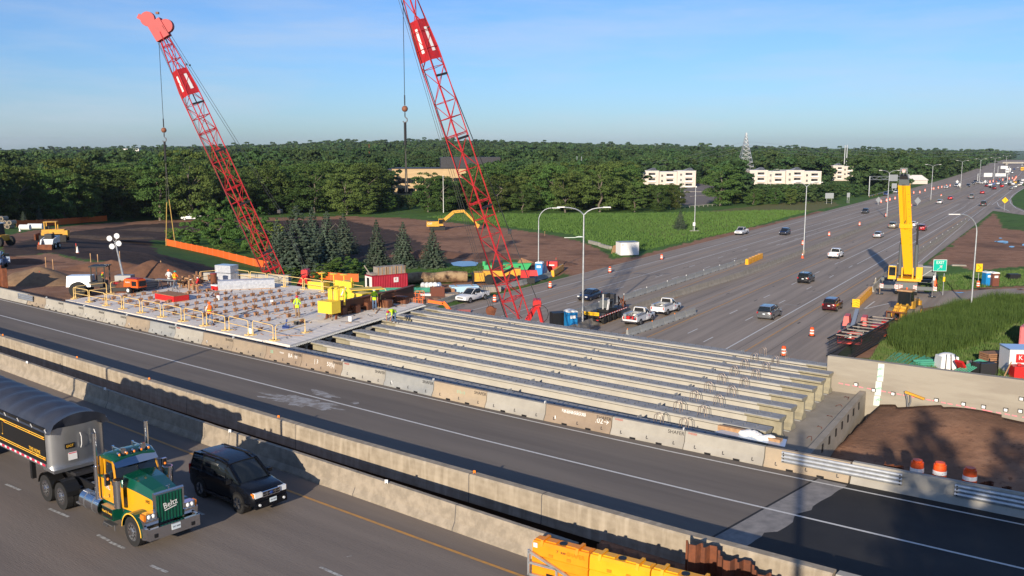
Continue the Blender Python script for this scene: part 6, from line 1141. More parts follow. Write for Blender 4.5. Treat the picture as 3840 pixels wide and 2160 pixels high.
for i in range(5):p=a_+(b_-a_)*(i+.5)/5;water(p,math.atan2((b_-a_).y,(b_-a_).x),'orange yellow barrel barrier by the red tank, %s in its row'%'first second third fourth fifth'.split()[i],'barrel barriers by the red tank')
bd=[(2120,2052,'water_orange'),(2305,2098,'water_yellow'),(2490,2146,'water_yellow'),(2660,2192,'water_yellow')];P_=[at(u,v,ZD+1.1)for u,v,m_ in bd];ang=math.atan2((P_[1]-P_[0]).y,(P_[1]-P_[0]).x)
p0=at(2010,2018,ZD+1.1);dd=Vector((math.cos(ang),math.sin(ang),0));nn=Vector((-dd.y,dd.x,0))
for i,(u,v,m_)in enumerate(bd):
 c=p0+dd*(1.02+2.02*i)-nn*.0;t=water((c.x,c.y,ZD+.01),ang,['orange water barrier with the steel nose frame at the bottom edge','yellow water barrier second from the steel nose frame','yellow water barrier third from the steel nose frame','yellow water barrier cut off by the bottom of the picture'][i],'big water barriers ending the near barrier',m_,1.06,True)
 if i==0:
  text(t,'SHAFER',.17,'amber_dim',(.52,-.285,.90),(math.pi/2,0,0));text(t,'SLED',.08,'stencil_black',(.12,-.285,.90),(math.pi/2,0,0));text(t,'7',.12,'stencil_black',(-.08,-.285,.90),(math.pi/2,0,0));q=MB();q.box((-.82,-.28,.95),(.13,.02,.14),'white');q.build('label_plate',t)
  q=MB();M_='galvanised'
  for a1,b1 in[((-1.0,-.36,.0),(-1.0,-.36,.80)),((-1.0,-.36,.03),(.9,-.36,.03)),((-1.0,-.36,.75),(.9,-.36,.05)),((-1.0,-.36,.40),(-.05,-.36,.40)),((-.05,-.36,.40),(-.05,-.36,.03)),((-1.0,.36,0),(-1.0,.36,.8)),((-1.0,-.36,.03),(-1.0,.36,.03)),((-1.0,.36,.75),(.9,.36,.05))]:q.bar(a1,b1,.07,M_)
  q.build('nose_frame',t)
# ------------------------------------------------------------ sheet piles
def sheet(nm,lb,pts,ztops,zb,grp=None):
 t=thing('sheet_pile',lb,'sheet pile',pts[0]);O=Vector(t.location)
 for i in range(len(pts)-1):
  a,b=Vector(pts[i]),Vector(pts[i+1]);d=(b-a).normalized();n=Vector((-d.y,d.x,0));L_=(b-a).length;off=[0,0,1,1,0];xs=[0,.12,.3,.7,.88];q=MB();zt=ztops[i]
  sgn=1 if i%2 else-1;P=[a+d*L_*x+n*(.26*sgn*o_)for x,o_ in zip(xs,off)]+[b];vs=[]
  for p in P:vs+=[Vector((p.x,p.y,zb))-O,Vector((p.x,p.y,zt))-O,Vector((p.x,p.y,zb))-O+n*.03,Vector((p.x,p.y,zt))-O+n*.03]
  for k in range(len(P)-1):b_=4*k;q.add([vs[b_+j]for j in range(8)],[(0,4,5,1),(2,3,7,6),(1,5,7,3)],'rust')
  q.build('pile',t)
 return t
pp=[at(u,v,z)for u,v,z in[(2572,2030,9.55),(2648,2050,9.45),(2700,2085,9.25),(2762,2100,9.2),(2815,2120,9.1)]]
s0_,_=toB(pp[0].x,pp[0].y);sheet('sheet_pile','rusty sheet piles standing up beside the near water barriers',[at(2572+64*i,2026+27*i,9.75-.13*i)for i in range(6)],[9.75,9.62,9.45,9.35,9.2],6.5)
for(s,h)in[(s0_+4.3,8.9),(s0_+4.7,9.1)]:t=thing('post','small post stub by the rusty sheet piles, %s'%('shorter' if h<9 else 'taller'),'post',B(s,-10.6,7));q=MB();q.cyl((0,0,0),(0,0,h-7),.04,'grey_metal',6);q.build('shaft',t)
p_=at(-30,1085,8.4);sheet('sheet_pile','tall rusty sheet piles at the left edge behind the end wall',[p_+Vector((.75*i,-.42*i,0))for i in range(4)],[10.9,10.8,10.6],7.8)
sheet('sheet_pile','low rusty sheet piles between the big drums and the sand',[at(3318+34*i,1732+10*i,8.95)for i in range(5)],[8.95,8.9,8.9,8.85],6)
sheet('sheet_pile','low rusty sheet piles right of the three big drums',[at(3655+34*i,1795+10*i,8.95)for i in range(9)],[8.9,8.95,8.85,8.95,8.9,8.85,8.9,8.9],6)
# ------------------------------------------------------------ things on the new deck
ZK=8.50
mat('rail_yellow',(.80,.56,.22),.5);mat('plastic_wrap',(.50,.52,.55),.18,coat=.5,col2=(.36,.38,.42),scale=5,bump=.5,bscale=6);mat('screed_yellow',(.85,.60,.05),.45,col2=(.74,.5,.05),scale=2);mat('rail_steel',(.16,.06,.03),.6)
def railing(a,b,lb,grp,feet=True,two=True,h=1.08):
 a,b=Vector(a),Vector(b);t=thing('guard_rail',lb,'railing',a,0,grp);d=b-a;n=d.normalized();L_=d.length;up=Vector((0,0,1));g=n*.06
 q=MB();pts=[g,g+up*(h-.12),g+n*.12+up*h,d-g-n*.12+up*h,d-g+up*(h-.12),d-g];q.tube(pts,.030,'rail_yellow',6);q.build('frame',t)
 q=MB();q.cyl(g+up*h*.52,d-g+up*h*.52,.026,'rail_yellow',6);q.build('mid_rail',t)
 for e in(g,d-g):q=MB();q.cyl(e+up*.01,e+up*.24,.055,'rail_yellow',6);q.box(e+up*.04,(.42,.42,.06),'rail_yellow',rz=BANG);q.build('foot',t)
NL='first second third fourth fifth sixth seventh eighth ninth tenth eleventh twelfth thirteenth'.split()
ns=[-35.4,-32.6,-29.7,-27.0,-24.1,-21.0,-18.05,-15.1,-12.25,-9.4,-6.5]
for i in range(10):railing(B(ns[i]+.05,4.65,ZK),B(ns[i+1]-.05,4.65-.03*i,ZK),'cream railing panel on the near deck edge, %s from the earth end'%NL[i],'near row of deck railings')
fs_=[-34.5,-31.8,-29.1,-26.4,-23.6,-20.9,-18.0,-15.2,-12.4]
for i in range(8):railing(B(fs_[i]+.05,20.9+.03*i,ZK),B(fs_[i+1]-.05,20.93+.03*i,ZK),'cream railing panel on the far deck edge, %s from the earth side'%NL[i],'far row of deck railings')
for i,(a,b)in enumerate([((-35.6,4.9),(-35.7,8.0)),((-35.7,8.3),(-35.8,11.5)),((-35.6,17.6),(-34.7,20.7)),((-6.4,4.4),(-7.0,7.6)),((-11.6,21.0),(-10.6,18.6))]):
 railing(B(*a,ZK),B(*b,ZK),['cream yellow railing panel across the earth end, nearest the barriers','cream yellow railing panel across the earth end behind the compressor','cream yellow railing panel across the earth end by the far corner','cream yellow railing panel on the open side facing the girders','cream yellow railing panel behind the yellow screed machine'][i],'end railings of the deck')
q=MB();q.box((-.13,0,.08),(.10,.16,.16),'wood');q.box((.13,0,.08),(.10,.16,.16),'wood');q.box((0,0,.21),(.40,.17,.10),'wood');wb=q.build('block');q=MB();q.cyl((0,0,.02),(0,0,.50),.014,'rust',5);q.box((0,0,.27),(.08,.08,.02),'rust');wr=q.build('rod');wm=(wb.data,wr.data);bpy.data.objects.remove(wb);bpy.data.objects.remove(wr)
mat('worn_grey',(.22,.21,.2),.9)
NR=['earth end','second line from the earth end','third line from the earth end','fourth line from the earth end','fifth line from the earth end','sixth line from the earth end','seventh line from the earth end','eighth line from the earth end','ninth line from the earth end']
NO='nearest second third fourth fifth sixth seventh eighth ninth tenth eleventh twelfth thirteenth fourteenth fifteenth'.split()
cl_=[-32.5,-29.75,-27.0,-24.2,-21.4,-18.6,-15.8,-13.0,-10.2]
for k,s in enumerate(cl_):
 for j in range(15):
  o=5.9+.98*j
  if s>-4.6-.245*(o-4.2)-1.6 or(k<3 and j>9)or(k in(3,4)and j>13)or(k==0 and j>5):continue
  if k>6 and rnd.random()<.35:continue
  t=thing('wood_block','%s wooden block from the near railing, on the %s'%(NO[j],NR[k]),'block',B(s+rnd.uniform(-.08,.08),o+rnd.uniform(-.08,.08),ZK+.005),BANG+rnd.uniform(-.15,.15)+(math.pi/2),'wooden blocks of the %s'%NR[k],sc=rnd.uniform(.9,1.1))
  for n_,m_ in zip(('block','rod'),wm):o_=bpy.data.objects.new(n_,m_);COL.objects.link(o_);o_.parent=t
jm=MB()
for _ in range(420):
 s=rnd.uniform(-35,-6);o=rnd.uniform(4.8,20.5)
 if s>-5.2-.245*(o-4.2):continue
 a=rnd.uniform(0,3.14);L_=rnd.uniform(.1,.5)if rnd.random()<.85 else rnd.uniform(1,2.6);c=B(s,o,ZK+.03);d=Vector((math.cos(a),math.sin(a),0))*L_/2;jm.bar(c-d,c+d,rnd.uniform(.04,.09),rnd.choice(['wood','lumber','rust','worn_grey','dark_metal']),.04)
o_=jm.build('scattered_offcuts',kind='stuff')
def put(nm,lb,cat,u,v,z,rz=0,group=None,sc=None):return thing(nm,lb,cat,at(u,v,z)if z is not None else ontr(u,v),rz,group,sc=sc)
t=put('compressor','orange tow-behind compressor on two wheels at the corner of the deck','compressor',508,1098,ZK,BANG+.2);q=MB();q.box((0,0,.95),(1.9,1.05,.75),'orange_plastic',taper=(.9,.9));q.box((0,0,1.36),(1.4,.8,.08),'dark_red' if 'dark_red' in MATS else mat('dark_red',(.30,.03,.03),.5));q.build('housing',t);q=MB();q.box((.45,-.53,.95),(.6,.02,.45),'black');q.box((.99,0,.95),(.02,.8,.5),'black');q.build('vent_grille',t);q=MB();q.bar((-.9,0,.45),(-2.1,0,.40),.1,'black');q.bar((-1.9,0,.4),(-1.9,0,0),.06,'grey_metal');q.box((0,0,.5),(1.9,.9,.12),'black');q.build('tow_bar',t)
for s in(-1,1):q=MB();q.cyl((-.1,s*.55,.32),(-.1,s*.75,.32),.32,'rubber',14);q.cyl((-.1,s*.74,.32),(-.1,s*.77,.32),.17,'white',12);q.build('wheel',t)
text(t,'Sunbelt',.2,'white',(-.35,-.54,1.05),(math.pi/2,0,0))
t=put('fuel_tank','small dark red tank beside the orange compressor','tank',452,1090,ZK,BANG);q=MB();q.box((0,0,.45),(1.1,.8,.8),'dark_red',taper=(.92,.9));q.cyl((0,0,.85),(0,0,1.0),.12,'black',8);q.build('body',t)
t=put('pallet_stack','grey stacked formwork on the deck edge right of the light tower','stack',548,1090,8.3,BANG)
for k in range(5):q=MB();q.box((0,0,.12+.22*k),(2.4,1.3,.18),'worn_grey');q.build('panel',t)
t=put('red_box','flat bright red steel box lying on the deck','box',645,1124,ZK,BANG);q=MB();q.box((0,0,.28),(3.0,1.5,.5),'red');q.box((0,0,.55),(3.05,1.55,.04),'wood');q.build('box',t);q=MB();q.box((0,0,.02),(3.1,1.6,.05),'lumber');q.build('skid',t)
t=put('wrapped_bundle','long bundle in clear plastic wrap lying across the deck','bundle',925,1082,ZK,BANG+.95);q=MB();q.prism([(-.62,0),(-.66,.5),(-.5,.86),(0,.95),(.5,.86),(.66,.5),(.62,0)],[((-2.6,0,0),(0,-1,0),(0,0,1)),((0,0,.02),(0,-1,0),(0,0,1)),((2.6,0,-.02),(0,-1,0),(0,0,1))],'plastic_wrap');q.build('wrapping',t);q=MB();q.box((0,0,.02),(5.3,1.3,.06),'lumber');q.build('skid',t)
t=put('block_pallet','two grey cubes of wrapped material stacked near the far railing','pallet',852,1052,ZK,BANG+.3)
for z in(.45,1.25):q=MB();q.box((0,0,z),(1.9,1.3,.74),'plastic_wrap');q.build('wrapped_cube',t)
t=thing('concrete_beam','pale concrete beam lying beyond the deck railing on the earth','beam',B(-33.5,21.8,8.1),BANG+.45);q=MB();q.box((0,0,.5),(9.5,.6,1.0),'concrete_light');q.build('beam',t)
t=put('barrel','rusty brown barrel standing by the wooden blocking','barrel',802,1066,ZK);q=MB();q.cyl((0,0,0),(0,0,1.05),.32,'rust',14);q.build('drum',t);q=MB();q.cyl((0,0,1.05),(0,0,1.1),.34,'dark_red',14);q.build('rim',t)
for(u,v,n_,lb)in[(700,1078,26,'heap of cut timber blocking right of the two workers'),(762,1060,16,'stack of brown timber behind the red jugs'),(724,1086,12,'small pallet of timber offcuts in front of the heap')]:
 t=put('timber_pile',lb,'wood pile',u,v,ZK,BANG)
 for k in range(n_):q=MB();q.box((rnd.uniform(-.9,.9),rnd.uniform(-.5,.5),.1+rnd.uniform(0,.85)),(rnd.uniform(.3,.9),.14,.12)if rnd.random()<.5 else(.14,.14,rnd.uniform(.3,.8)),rnd.choice(['wood','lumber']));q.build('timber',t)
for(u,v,m,lb)in[(717,1070,'red','red jug on the timber heap, the one nearer the workers'),(741,1062,'red','red jug on the timber heap, the farther one')]:
 t=put('jug',lb,'jug',u,v,ZK+.3);q=MB();q.cyl((0,0,0),(0,0,.5),.2,m,10);q.cyl((0,0,.5),(0,0,.6),.12,'white',8);q.build('body',t)
t=put('cool_box','red and white cool box on the deck before the wrapped bundle','cool box',811,1087,ZK,BANG);q=MB();q.box((0,0,.2),(.9,.5,.4),'red');q.build('box',t);q=MB();q.box((0,0,.45),(.94,.54,.1),'white');q.build('lid',t)
t=put('saw_trestle','grey trestle table beside the two workers','table',628,1086,ZK,BANG+.3);q=MB();q.box((0,0,.95),(2.4,.5,.08),'grey_metal');q.build('top',t)
for x in(-.9,.9):
 for s in(-1,1):q=MB();q.bar((x,0,.95),(x,s*.4,0),.07,'grey_metal');q.build('leg',t)
for(u,v,m,lb)in[(820,1124,'red','white bucket with a red top in the middle of the blocks'),(1022,1143,'white','white bucket right of the deck middle'),(1314,1206,'white','white and green bucket at the open edge by the bending worker'),(941,1250,'white','white bucket behind the near railing')]:
 t=put('bucket',lb,'bucket',u,v,ZK);q=MB();q.cyl((0,0,0),(0,0,.42),.15,'white',12,.18);q.cyl((0,0,.42),(0,0,.44),.19,m,12);q.build('bucket_body',t)
for(u,v,m,lb)in[(1072,1232,'navy_badge','blue tool leaning up near the open edge of the deck'),(1115,1217,'black','small black object lying on the deck')]:t=put('tool',lb,'tool',u,v,ZK);q=MB();q.box((0,0,.12),(.5,.25,.2),m);q.bar((0,0,.2),(.1,0,.7 if m!='black' else.25),.1,m);q.build('body',t)
def ybox(lb,u,v,z,dims,rz,extra=None):
 t=put('screed_machine',lb,'screed machine',u,v,z,rz);q=MB();q.box((0,0,dims[2]/2),dims,'screed_yellow');q.build('body',t);return t
RZ=BANG+1.35
t=ybox('yellow screed machine end box with two hoops standing at the open deck edge',1235,1172,ZK+.55,(1.5,1.0,.95),BANG+.1)
for x in(-.35,.25):
 q=MB();q.tube([Vector((x,.5,.9)),Vector((x,.5,1.75)),Vector((x,.65,1.9)),Vector((x,1.4,1.9)),Vector((x,1.5,1.75)),Vector((x,1.5,.4))],.08,'screed_yellow',6);q.box((x,.55,1.35),(.46,.1,.9),'screed_yellow');q.build('hoop',t)
q=MB();q.box((1.6,2.6,1.7),(2.6,1.2,.06),'screed_yellow',rz=.9);q.build('walk_board',t)
for x in(-.5,.5):q=MB();q.bar((x,.3,0),(x,.2,-.55),.14,'rust');q.build('leg',t)
t=ybox('yellow screed machine box with slanted panel beside the worker in the middle',1357,1140,ZK+.1,(1.2,1.2,1.0),BANG+.1);q=MB();q.add([(-.7,-.5,.2),(-3.0,-.2,.2),(-2.9,-.2,1.9),(-.7,-.5,1.9),(-.7,-.4,.2),(-3.0,-.1,.2),(-2.9,-.1,1.9),(-.7,-.4,1.9)],[(0,1,2,3),(7,6,5,4),(3,2,6,7),(0,3,7,4)],'screed_yellow');q.build('side_panel',t)
q=MB();q.box((-.9,-.2,1.1),(.12,.12,2.3),'screed_yellow');q.bar((-1.8,-.56,.7),(-1.3,-.6,1.4),.1,'white');q.build('strut',t)
t=ybox('yellow machine box behind the screed, left of two hand wheels',1195,1082,ZK,(1.9,1.0,.7),BANG+.2)
for x in(.2,1.6,2.8):q=MB();q.cyl((x,.3,.3),(x,.3,1.5),.05,'screed_yellow',6);q.cyl((x,.3,1.48),(x,.3,1.54),.4,'screed_yellow',12,.36,caps=True);q.build('hand_wheel',t)
t=ybox('yellow machine box behind the screed, right of the hand wheels',1298,1084,ZK,(1.1,1.0,.8),BANG+.2)
def ibeam(lb,a,b,h=.75,w=.38,nm='steel_beam'):
 a,b=Vector(a),Vector(b);t=thing(nm,lb,'beam',a);d=b-a;q=MB();z=Vector((0,0,1))
 q.bar(z*h,d+z*h,w,'rail_steel',.06);q.build('flange',t);q=MB();q.bar(z*.03,d+z*.03,w,'rail_steel',.06);q.build('flange',t);q=MB();q.bar(z*h/2,d+z*h/2,.05,'rail_steel',h-.06);q.build('web',t);return t
ibeam('long dark rusty steel beam lying along the open deck edge',at(1262,1170,ZK+.35),at(1478,1122,ZK+.35),.8);ibeam('rusty steel beam beyond the open deck edge ending at the orange lift',at(1478,1135,ZK-.6),at(1552,1112,ZK-.6),1.1)
for(u,v,lb)in[(1270,1180,'rusty steel support crib under the near end of the long beam'),(1320,1172,'rusty steel crib at the middle of the long beam'),(1365,1160,'dark steel crib behind the standing worker'),(1440,1152,'rusty steel crib at the far end of the long beam'),(1505,1138,'block of rusty rebar chairs past the long beam')]:
 t=put('steel_crib',lb,'steel crib',u,v,ZK,BANG+.2);q=MB();q.box((0,0,.35),(1.3,.6,.6),'rail_steel');q.build('body',t)
 for k in range(5):q=MB();q.box((-.6+.3*k,-.32,.35),(.05,.06,.62),'rust');q.build('rib',t)
t=put('tarp_heap','white and blue tarp heap with planks beside the nearest girder end','tarp',2825,1640,8.6,BANG);q=MB();q.box((-1.0,.1,.12),(1.6,.25,.25),'lumber');q.box((.9,0,.08),(.9,.35,.2),'lumber');q.build('plank',t);q=MB()
for k in range(7):q.sph((-.4+.2*k,rnd.uniform(-.15,.15),.12+.05*math.sin(k)),.26,'white',7,(1.2,.8,.7))
q.build('cloth',t);q=MB();q.add([(-1.8,-.35,0),(1.7,-.45,0),(1.5,.3,.12),(-1.4,.3,.14)],[(0,1,2,3)],'p_lightblue');q.build('sheet',t)
# ------------------------------------------------------------ workers
for n_,c_ in dict(skin=(.45,.22,.14),jeans=(.09,.15,.26),tan_cloth=(.28,.2,.12),hivis=(.52,.80,.02),vest_orange=(.9,.16,.02),white_cloth=(.65,.65,.62),grey_cloth=(.24,.26,.29),boots=(.12,.06,.03),helmet_orange=(.85,.14,.02),helmet_white=(.8,.8,.78),helmet_green=(.02,.30,.25),helmet_red=(.5,.02,.05),glove=(.6,.6,.58)).items():mat(n_,c_,.8 if 'helmet' not in n_ else.35)
def person(lb,p,rz,top,legs,helm,pose='stand',vest=None,under=None,sc=1.0):
 J=dict(pel=(0,0,.95),ch=(0.02,0,1.28),sh=(0.0,0,1.45),nk=(.01,0,1.54),hd=(.03,0,1.66),lh=(0,.10,.92),lk=(.03,.12,.50),la=(-.02,.13,.09),lt=(.16,.14,.04),rh=(0,-.10,.92),rk=(.02,-.12,.50),ra=(-.03,-.13,.09),rt=(.15,-.15,.04),ls=(0,.20,1.43),le=(-.02,.27,1.14),lw=(.10,.27,.90),lf=(.14,.26,.80),rs=(0,-.20,1.43),re=(-.02,-.27,1.14),rw=(.10,-.27,.90),rf=(.14,-.26,.80))
 if pose=='step':J.update(lk=(.18,.11,.52),la=(.16,.12,.09),lt=(.34,.13,.04),ra=(-.22,-.12,.11),rt=(-.05,-.13,.04),rk=(-.02,-.12,.52))
 if pose=='work':J.update(le=(.1,.28,1.18),lw=(.32,.18,1.08),lf=(.42,.14,1.07),re=(.1,-.28,1.18),rw=(.32,-.18,1.08),rf=(.42,-.14,1.07),hd=(.09,0,1.63))
 if pose=='bend':J.update(pel=(-.28,0,.90),ch=(.10,0,1.02),sh=(.28,0,1.00),nk=(.36,0,.98),hd=(.47,0,.92),lh=(-.28,.1,.88),rh=(-.28,-.1,.88),lk=(-.12,.16,.48),rk=(-.14,-.18,.48),la=(-.25,.18,.09),ra=(-.27,-.2,.09),lt=(-.08,.2,.04),rt=(-.1,-.22,.04),ls=(.26,.2,.98),rs=(.26,-.2,.98),le=(.34,.27,.68),re=(.34,-.27,.68),lw=(.42,.22,.42),rw=(.42,-.25,.42),lf=(.44,.2,.32),rf=(.44,-.23,.32))
 Rr=dict(pel=.155,ch=.165,sh=.13,nk=.06,hd=.10,lh=.10,lk=.068,la=.05,lt=.045,ls=.065,le=.048,lw=.036,lf=.045);E=[('pel','ch'),('ch','sh'),('sh','nk'),('nk','hd')]+[e for s in 'lr' for e in[('pel',s+'h'),(s+'h',s+'k'),(s+'k',s+'a'),(s+'a',s+'t'),('sh',s+'s'),(s+'s',s+'e'),(s+'e',s+'w'),(s+'w',s+'f')]]
 nm_=list(J);me=bpy.data.meshes.new('body');me.from_pydata([J[k]for k in nm_],[(nm_.index(a),nm_.index(b))for a,b in E],[]);o=bpy.data.objects.new('body',me);md=o.modifiers.new('s','SKIN')
 for i,k in enumerate(nm_):r=Rr.get(k,Rr.get('l'+k[1:],.1));sv_=me.skin_vertices[0].data[i];sv_.radius=(r,r*(1.12 if k in('ch','sh')else 1));sv_.use_root=(k=='pel')
 o.modifiers.new('u','SUBSURF').levels=1;me2=realize(o);bpy.data.objects.remove(o)
 zones={'top':top,'legs':legs,'skin':'skin','boot':'boots','vest':vest or top,'arm':under or top};ks=list(zones);me2.materials.clear()
 for k in ks:me2.materials.append(MATS[zones[k]])
 seg={('pel','ch'):'vest',('ch','sh'):'vest',('sh','nk'):'skin',('nk','hd'):'skin'}
 for s in 'lr':seg.update({('pel',s+'h'):'legs',(s+'h',s+'k'):'legs',(s+'k',s+'a'):'legs',(s+'a',s+'t'):'boot',('sh',s+'s'):'arm',(s+'s',s+'e'):'arm',(s+'e',s+'w'):'skin',(s+'w',s+'f'):'skin'})
 A=[(np.array(J[a]),np.array(J[b]),z)for(a,b),z in seg.items()]
 for f in me2.polygons:
  c=np.array(f.center);best=9;bz='top'
  for a,b,z in A:d=b-a;t_=max(0,min(1,(c-a)@d/(d@d)));dd=np.linalg.norm(c-a-d*t_)-(.09 if z=='vest' else 0);(best,bz)=(dd,z)if dd<best else(best,bz)
  f.material_index=ks.index(bz);f.use_smooth=True
 t=thing('person',lb,'person',p,rz,sc=sc);o=bpy.data.objects.new('body',me2);COL.objects.link(o);o.parent=t;h=Vector(J['hd']);q=MB();q.sph(h+Vector((0,0,.05)),.125,helm,12,(1.15,1,.85));q.cyl(h+Vector((.03,0,.03)),h+Vector((.03,0,.045)),.165,helm,12);q.build('hard_hat',t)
 q=MB();q.sph(h+Vector((.095,0,-.03)),.02,'skin',6);
 for s in(-1,1):q.sph(h+Vector((.088,s*.035,.0)),.012,'black',5);q.sph(h+Vector((0,s*.098,-.02)),.022,'skin',6)
 q.build('face',t)
 for s in 'lr':
  q=MB();f=Vector(J[s+'f']);dr=(f-Vector(J[s+'w'])).normalized();sd_=dr.cross(Vector((0,1 if s=='l' else-1,0))).normalized()
  for k in range(4):b0_=f+sd_*(.03-.02*k);q.tube([b0_,b0_+dr*.05,b0_+dr*.08+Vector((0,(-1 if s=='l' else 1)*.02,-.005))],.010,'skin',5)
  q.tube([f+sd_*.03-dr*.03,f+sd_*.06+dr*.01,f+sd_*.055+dr*.04],.011,'skin',5);q.build('hand',t)
 if vest:
  q=MB();c=Vector(J['ch']);pe=Vector(J['pel']);ax=(Vector(J['sh'])-pe).normalized();q.cyl(pe+ax*.16,pe+ax*.22,.185,'hivis' if vest=='vest_orange' else 'grey_cloth',12,caps=False)
  for s in(-1,1):q.bar(pe+ax*.2+Vector((-.19,s*.08,0)),Vector(J['sh'])+Vector((-.12,s*.10,.03)),.04,'hivis' if vest=='vest_orange' else 'grey_cloth',.02)
  q.build('harness',t)
 return t
person('worker in orange vest and blue jeans with a green helmet, back to the camera',at(658,1084,ZK),1.35,'vest_orange','jeans','helmet_green','work','vest_orange','vest_orange')
person('worker in white tee and dark trousers facing the one in the orange vest',at(636,1078,ZK),-1.3,'white_cloth','grey_cloth','helmet_orange','work',None,'white_cloth')
person('worker with orange helmet and vest over a white tee standing behind the near railing',at(788,1218,ZK),-.9,'white_cloth','jeans','helmet_orange','step','vest_orange','white_cloth')
person('worker in yellow shirt and tan trousers seen from behind in the middle of the deck',at(1116,1192,ZK),1.6,'hivis','tan_cloth','helmet_red','stand','hivis','hivis')
person('worker in bright yellow shirt half hidden behind the long rusty beam',at(1297,1160,ZK),2.8,'hivis','grey_cloth','helmet_white','work',None,'hivis')
person('worker with white helmet and yellow shirt standing by the rusty beam facing the camera',at(1405,1162,ZK),-1.6,'hivis','jeans','helmet_white','stand','hivis','hivis')
person('worker bending down over a girder with a yellow shirt and red helmet',at(1472,1212,8.38),-2.2,'hivis','jeans','helmet_red','bend','hivis','hivis')
# ------------------------------------------------------------ earth works on the left
def tr_(nm,lb,cat,u,v,rz=0,sc=None):p=ontr(u,v);return thing(nm,lb,cat,(p.x,p.y,p.z-.03),rz,sc=sc)
def wh(t,x,y,r,w,m='cyellow'):s=1 if y>0 else-1;q=MB();q.cyl((x,y-s*w/2,r),(x,y+s*w/2,r),r,'rubber',18);q.cyl((x,y+s*w/2-.02,r),(x,y+s*(w/2+.02),r),r*.5,m,12);q.build('wheel',t)
t=tr_('road_roller','white and black soil roller with a big smooth drum behind the deck corner','roller',380,1108,BANG+.75);t.scale=(.92,)*3
q=MB();q.box((-1.9,0,1.6),(2.4,1.7,1.1),'p_white',taper=(.95,.8));q.box((-3.12,0,1.55),(.04,1.2,.8),'black');q.build('engine_hood',t);q=MB();q.box((-.2,0,1.3),(1.4,1.6,.5),'black');q.bar((0,0,.9),(3.0,0,.9),.5,'black');q.box((.1,0,1.8),(.5,.6,.7),'black');q.build('operator_platform',t)
for x in(-.6,.7):
 for s in(-1,1):q=MB();q.bar((x,s*.75,1.5),(x,s*.75,3.05),.1,'black');q.build('canopy_post',t)
q=MB();q.box((.05,0,3.1),(1.7,1.8,.12),'black');q.build('canopy',t);q=MB();q.cyl((2.6,-1.05,.8),(2.6,1.05,.8),.8,'rust',24);q.build('drum',t);q=MB();
for s in(-1,1):q.bar((1.2,s*1.15,.8),(3.5,s*1.15,.8),.2,'black',.35)
q.bar((3.5,-1.15,.8),(3.5,1.15,.8),.2,'black',.35);q.build('drum_frame',t);wh(t,-1.9,1.0,.8,.6,'p_white');wh(t,-1.9,-1.0,.8,.6,'p_white')
p=Vector(t.location);pr_=person('roller driver with yellow vest seated under the black canopy',(p.x+.2,p.y,p.z+.75),BANG+.75,'hivis','jeans','helmet_orange','work','hivis','hivis',.85)
t=tr_('light_tower','mobile light tower with its mast and four lamps raised over the earth heap','light tower',470,1070,0);ht=atd(450,905,t.location.y).z-t.location.z;q=MB();q.cyl((0,0,0),(-.45,0,ht*.6),.13,'galvanised',8,.10);q.cyl((-.45,0,ht*.6),(-.75,0,ht),.08,'galvanised',8);q.build('mast',t)
for(x,z,m)in[(-1.25,.3,0),(-.5,.55,0),(-.35,-.2,0),(-1.05,-.5,0)]:q=MB();q.cyl((x,-.12,ht+z),(x,.15,ht+z),.30,'chrome',12,.12);q.cyl((x,-.13,ht+z),(x,-.12,ht+z),.27,'headlamp',12);q.bar((-.75,.1,ht-.1),(x,.1,ht+z),.05,'grey_metal');q.build('lamp_head',t)
q=MB();q.box((0,0,.6),(1.6,1.1,1.0),'grey_metal');q.build('base',t)
t=tr_('bulldozer','yellow bulldozer with open roll cage, side on behind the skid loader','bulldozer',205,905,.25);q=MB();q.box((0,0,1.75),(3.6,1.6,.8),'cyellow');q.box((-.9,0,1.3),(1.8,2.2,.8),'cyellow');q.box((1.9,0,1.4),(.8,1.7,1.1),'cyellow');q.build('body',t)
for s in(-1,1):
 q=MB();q.box((0,s*1.15,.62),(4.2,.55,1.15),'black');q.build('track',t)
 for x in(-1.3,.5):q=MB();q.bar((x,s*.8,2.1),(x,s*.8,3.4),.14,'cyellow');q.build('cage_post',t)
q=MB();q.box((-.4,0,3.45),(2.1,1.8,.1),'cyellow');q.build('cage_roof',t);q=MB();q.box((-2.7,0,.75),(.25,3.4,1.4),'rust');q.build('blade',t);q=MB();q.box((-.9,0,2.2),(.6,.6,.9),'black');q.build('seat',t)
t=tr_('skid_loader','white skid steer loader with its bucket lowered, in front of the bulldozer','skid loader',190,932,-1.5);q=MB();q.box((-.4,0,1.0),(2.2,1.3,.9),'p_white');q.box((-1.3,0,1.3),(.7,1.4,.9),'p_white');q.build('body',t);q=MB();q.box((.1,0,1.6),(1.1,1.0,1.1),'black');q.build('cab',t)
for s in(-1,1):q=MB();q.bar((-1.3,s*.8,1.7),(1.0,s*.8,1.3),.16,'p_white',.3);q.bar((1.0,s*.8,1.3),(1.5,s*.8,.4),.16,'p_white',.3);q.build('lift_arm',t);wh(t,-.9,s*.8,.42,.3,'p_white');wh(t,.5,s*.8,.42,.3,'p_white')
q=MB();q.box((1.75,0,.4),(.7,2.0,.75),'rust',taper=(.6,1));q.build('bucket',t)
t=tr_('backhoe_loader','yellow loader with black cab cut by the left edge of the picture','loader',-4,922,-.3);q=MB();q.box((-.6,0,1.2),(3.6,1.6,.8),'cyellow');q.build('body',t);q=MB();q.box((-.4,0,2.3),(1.8,1.6,1.8),'black',taper=(.9,.9));q.box((-.4,0,3.22),(1.9,1.7,.1),'p_white');q.build('cab',t)
for x in(1.1,-1.6):
 for s in(-1,1):wh(t,x,s*1.0,.7,.45)
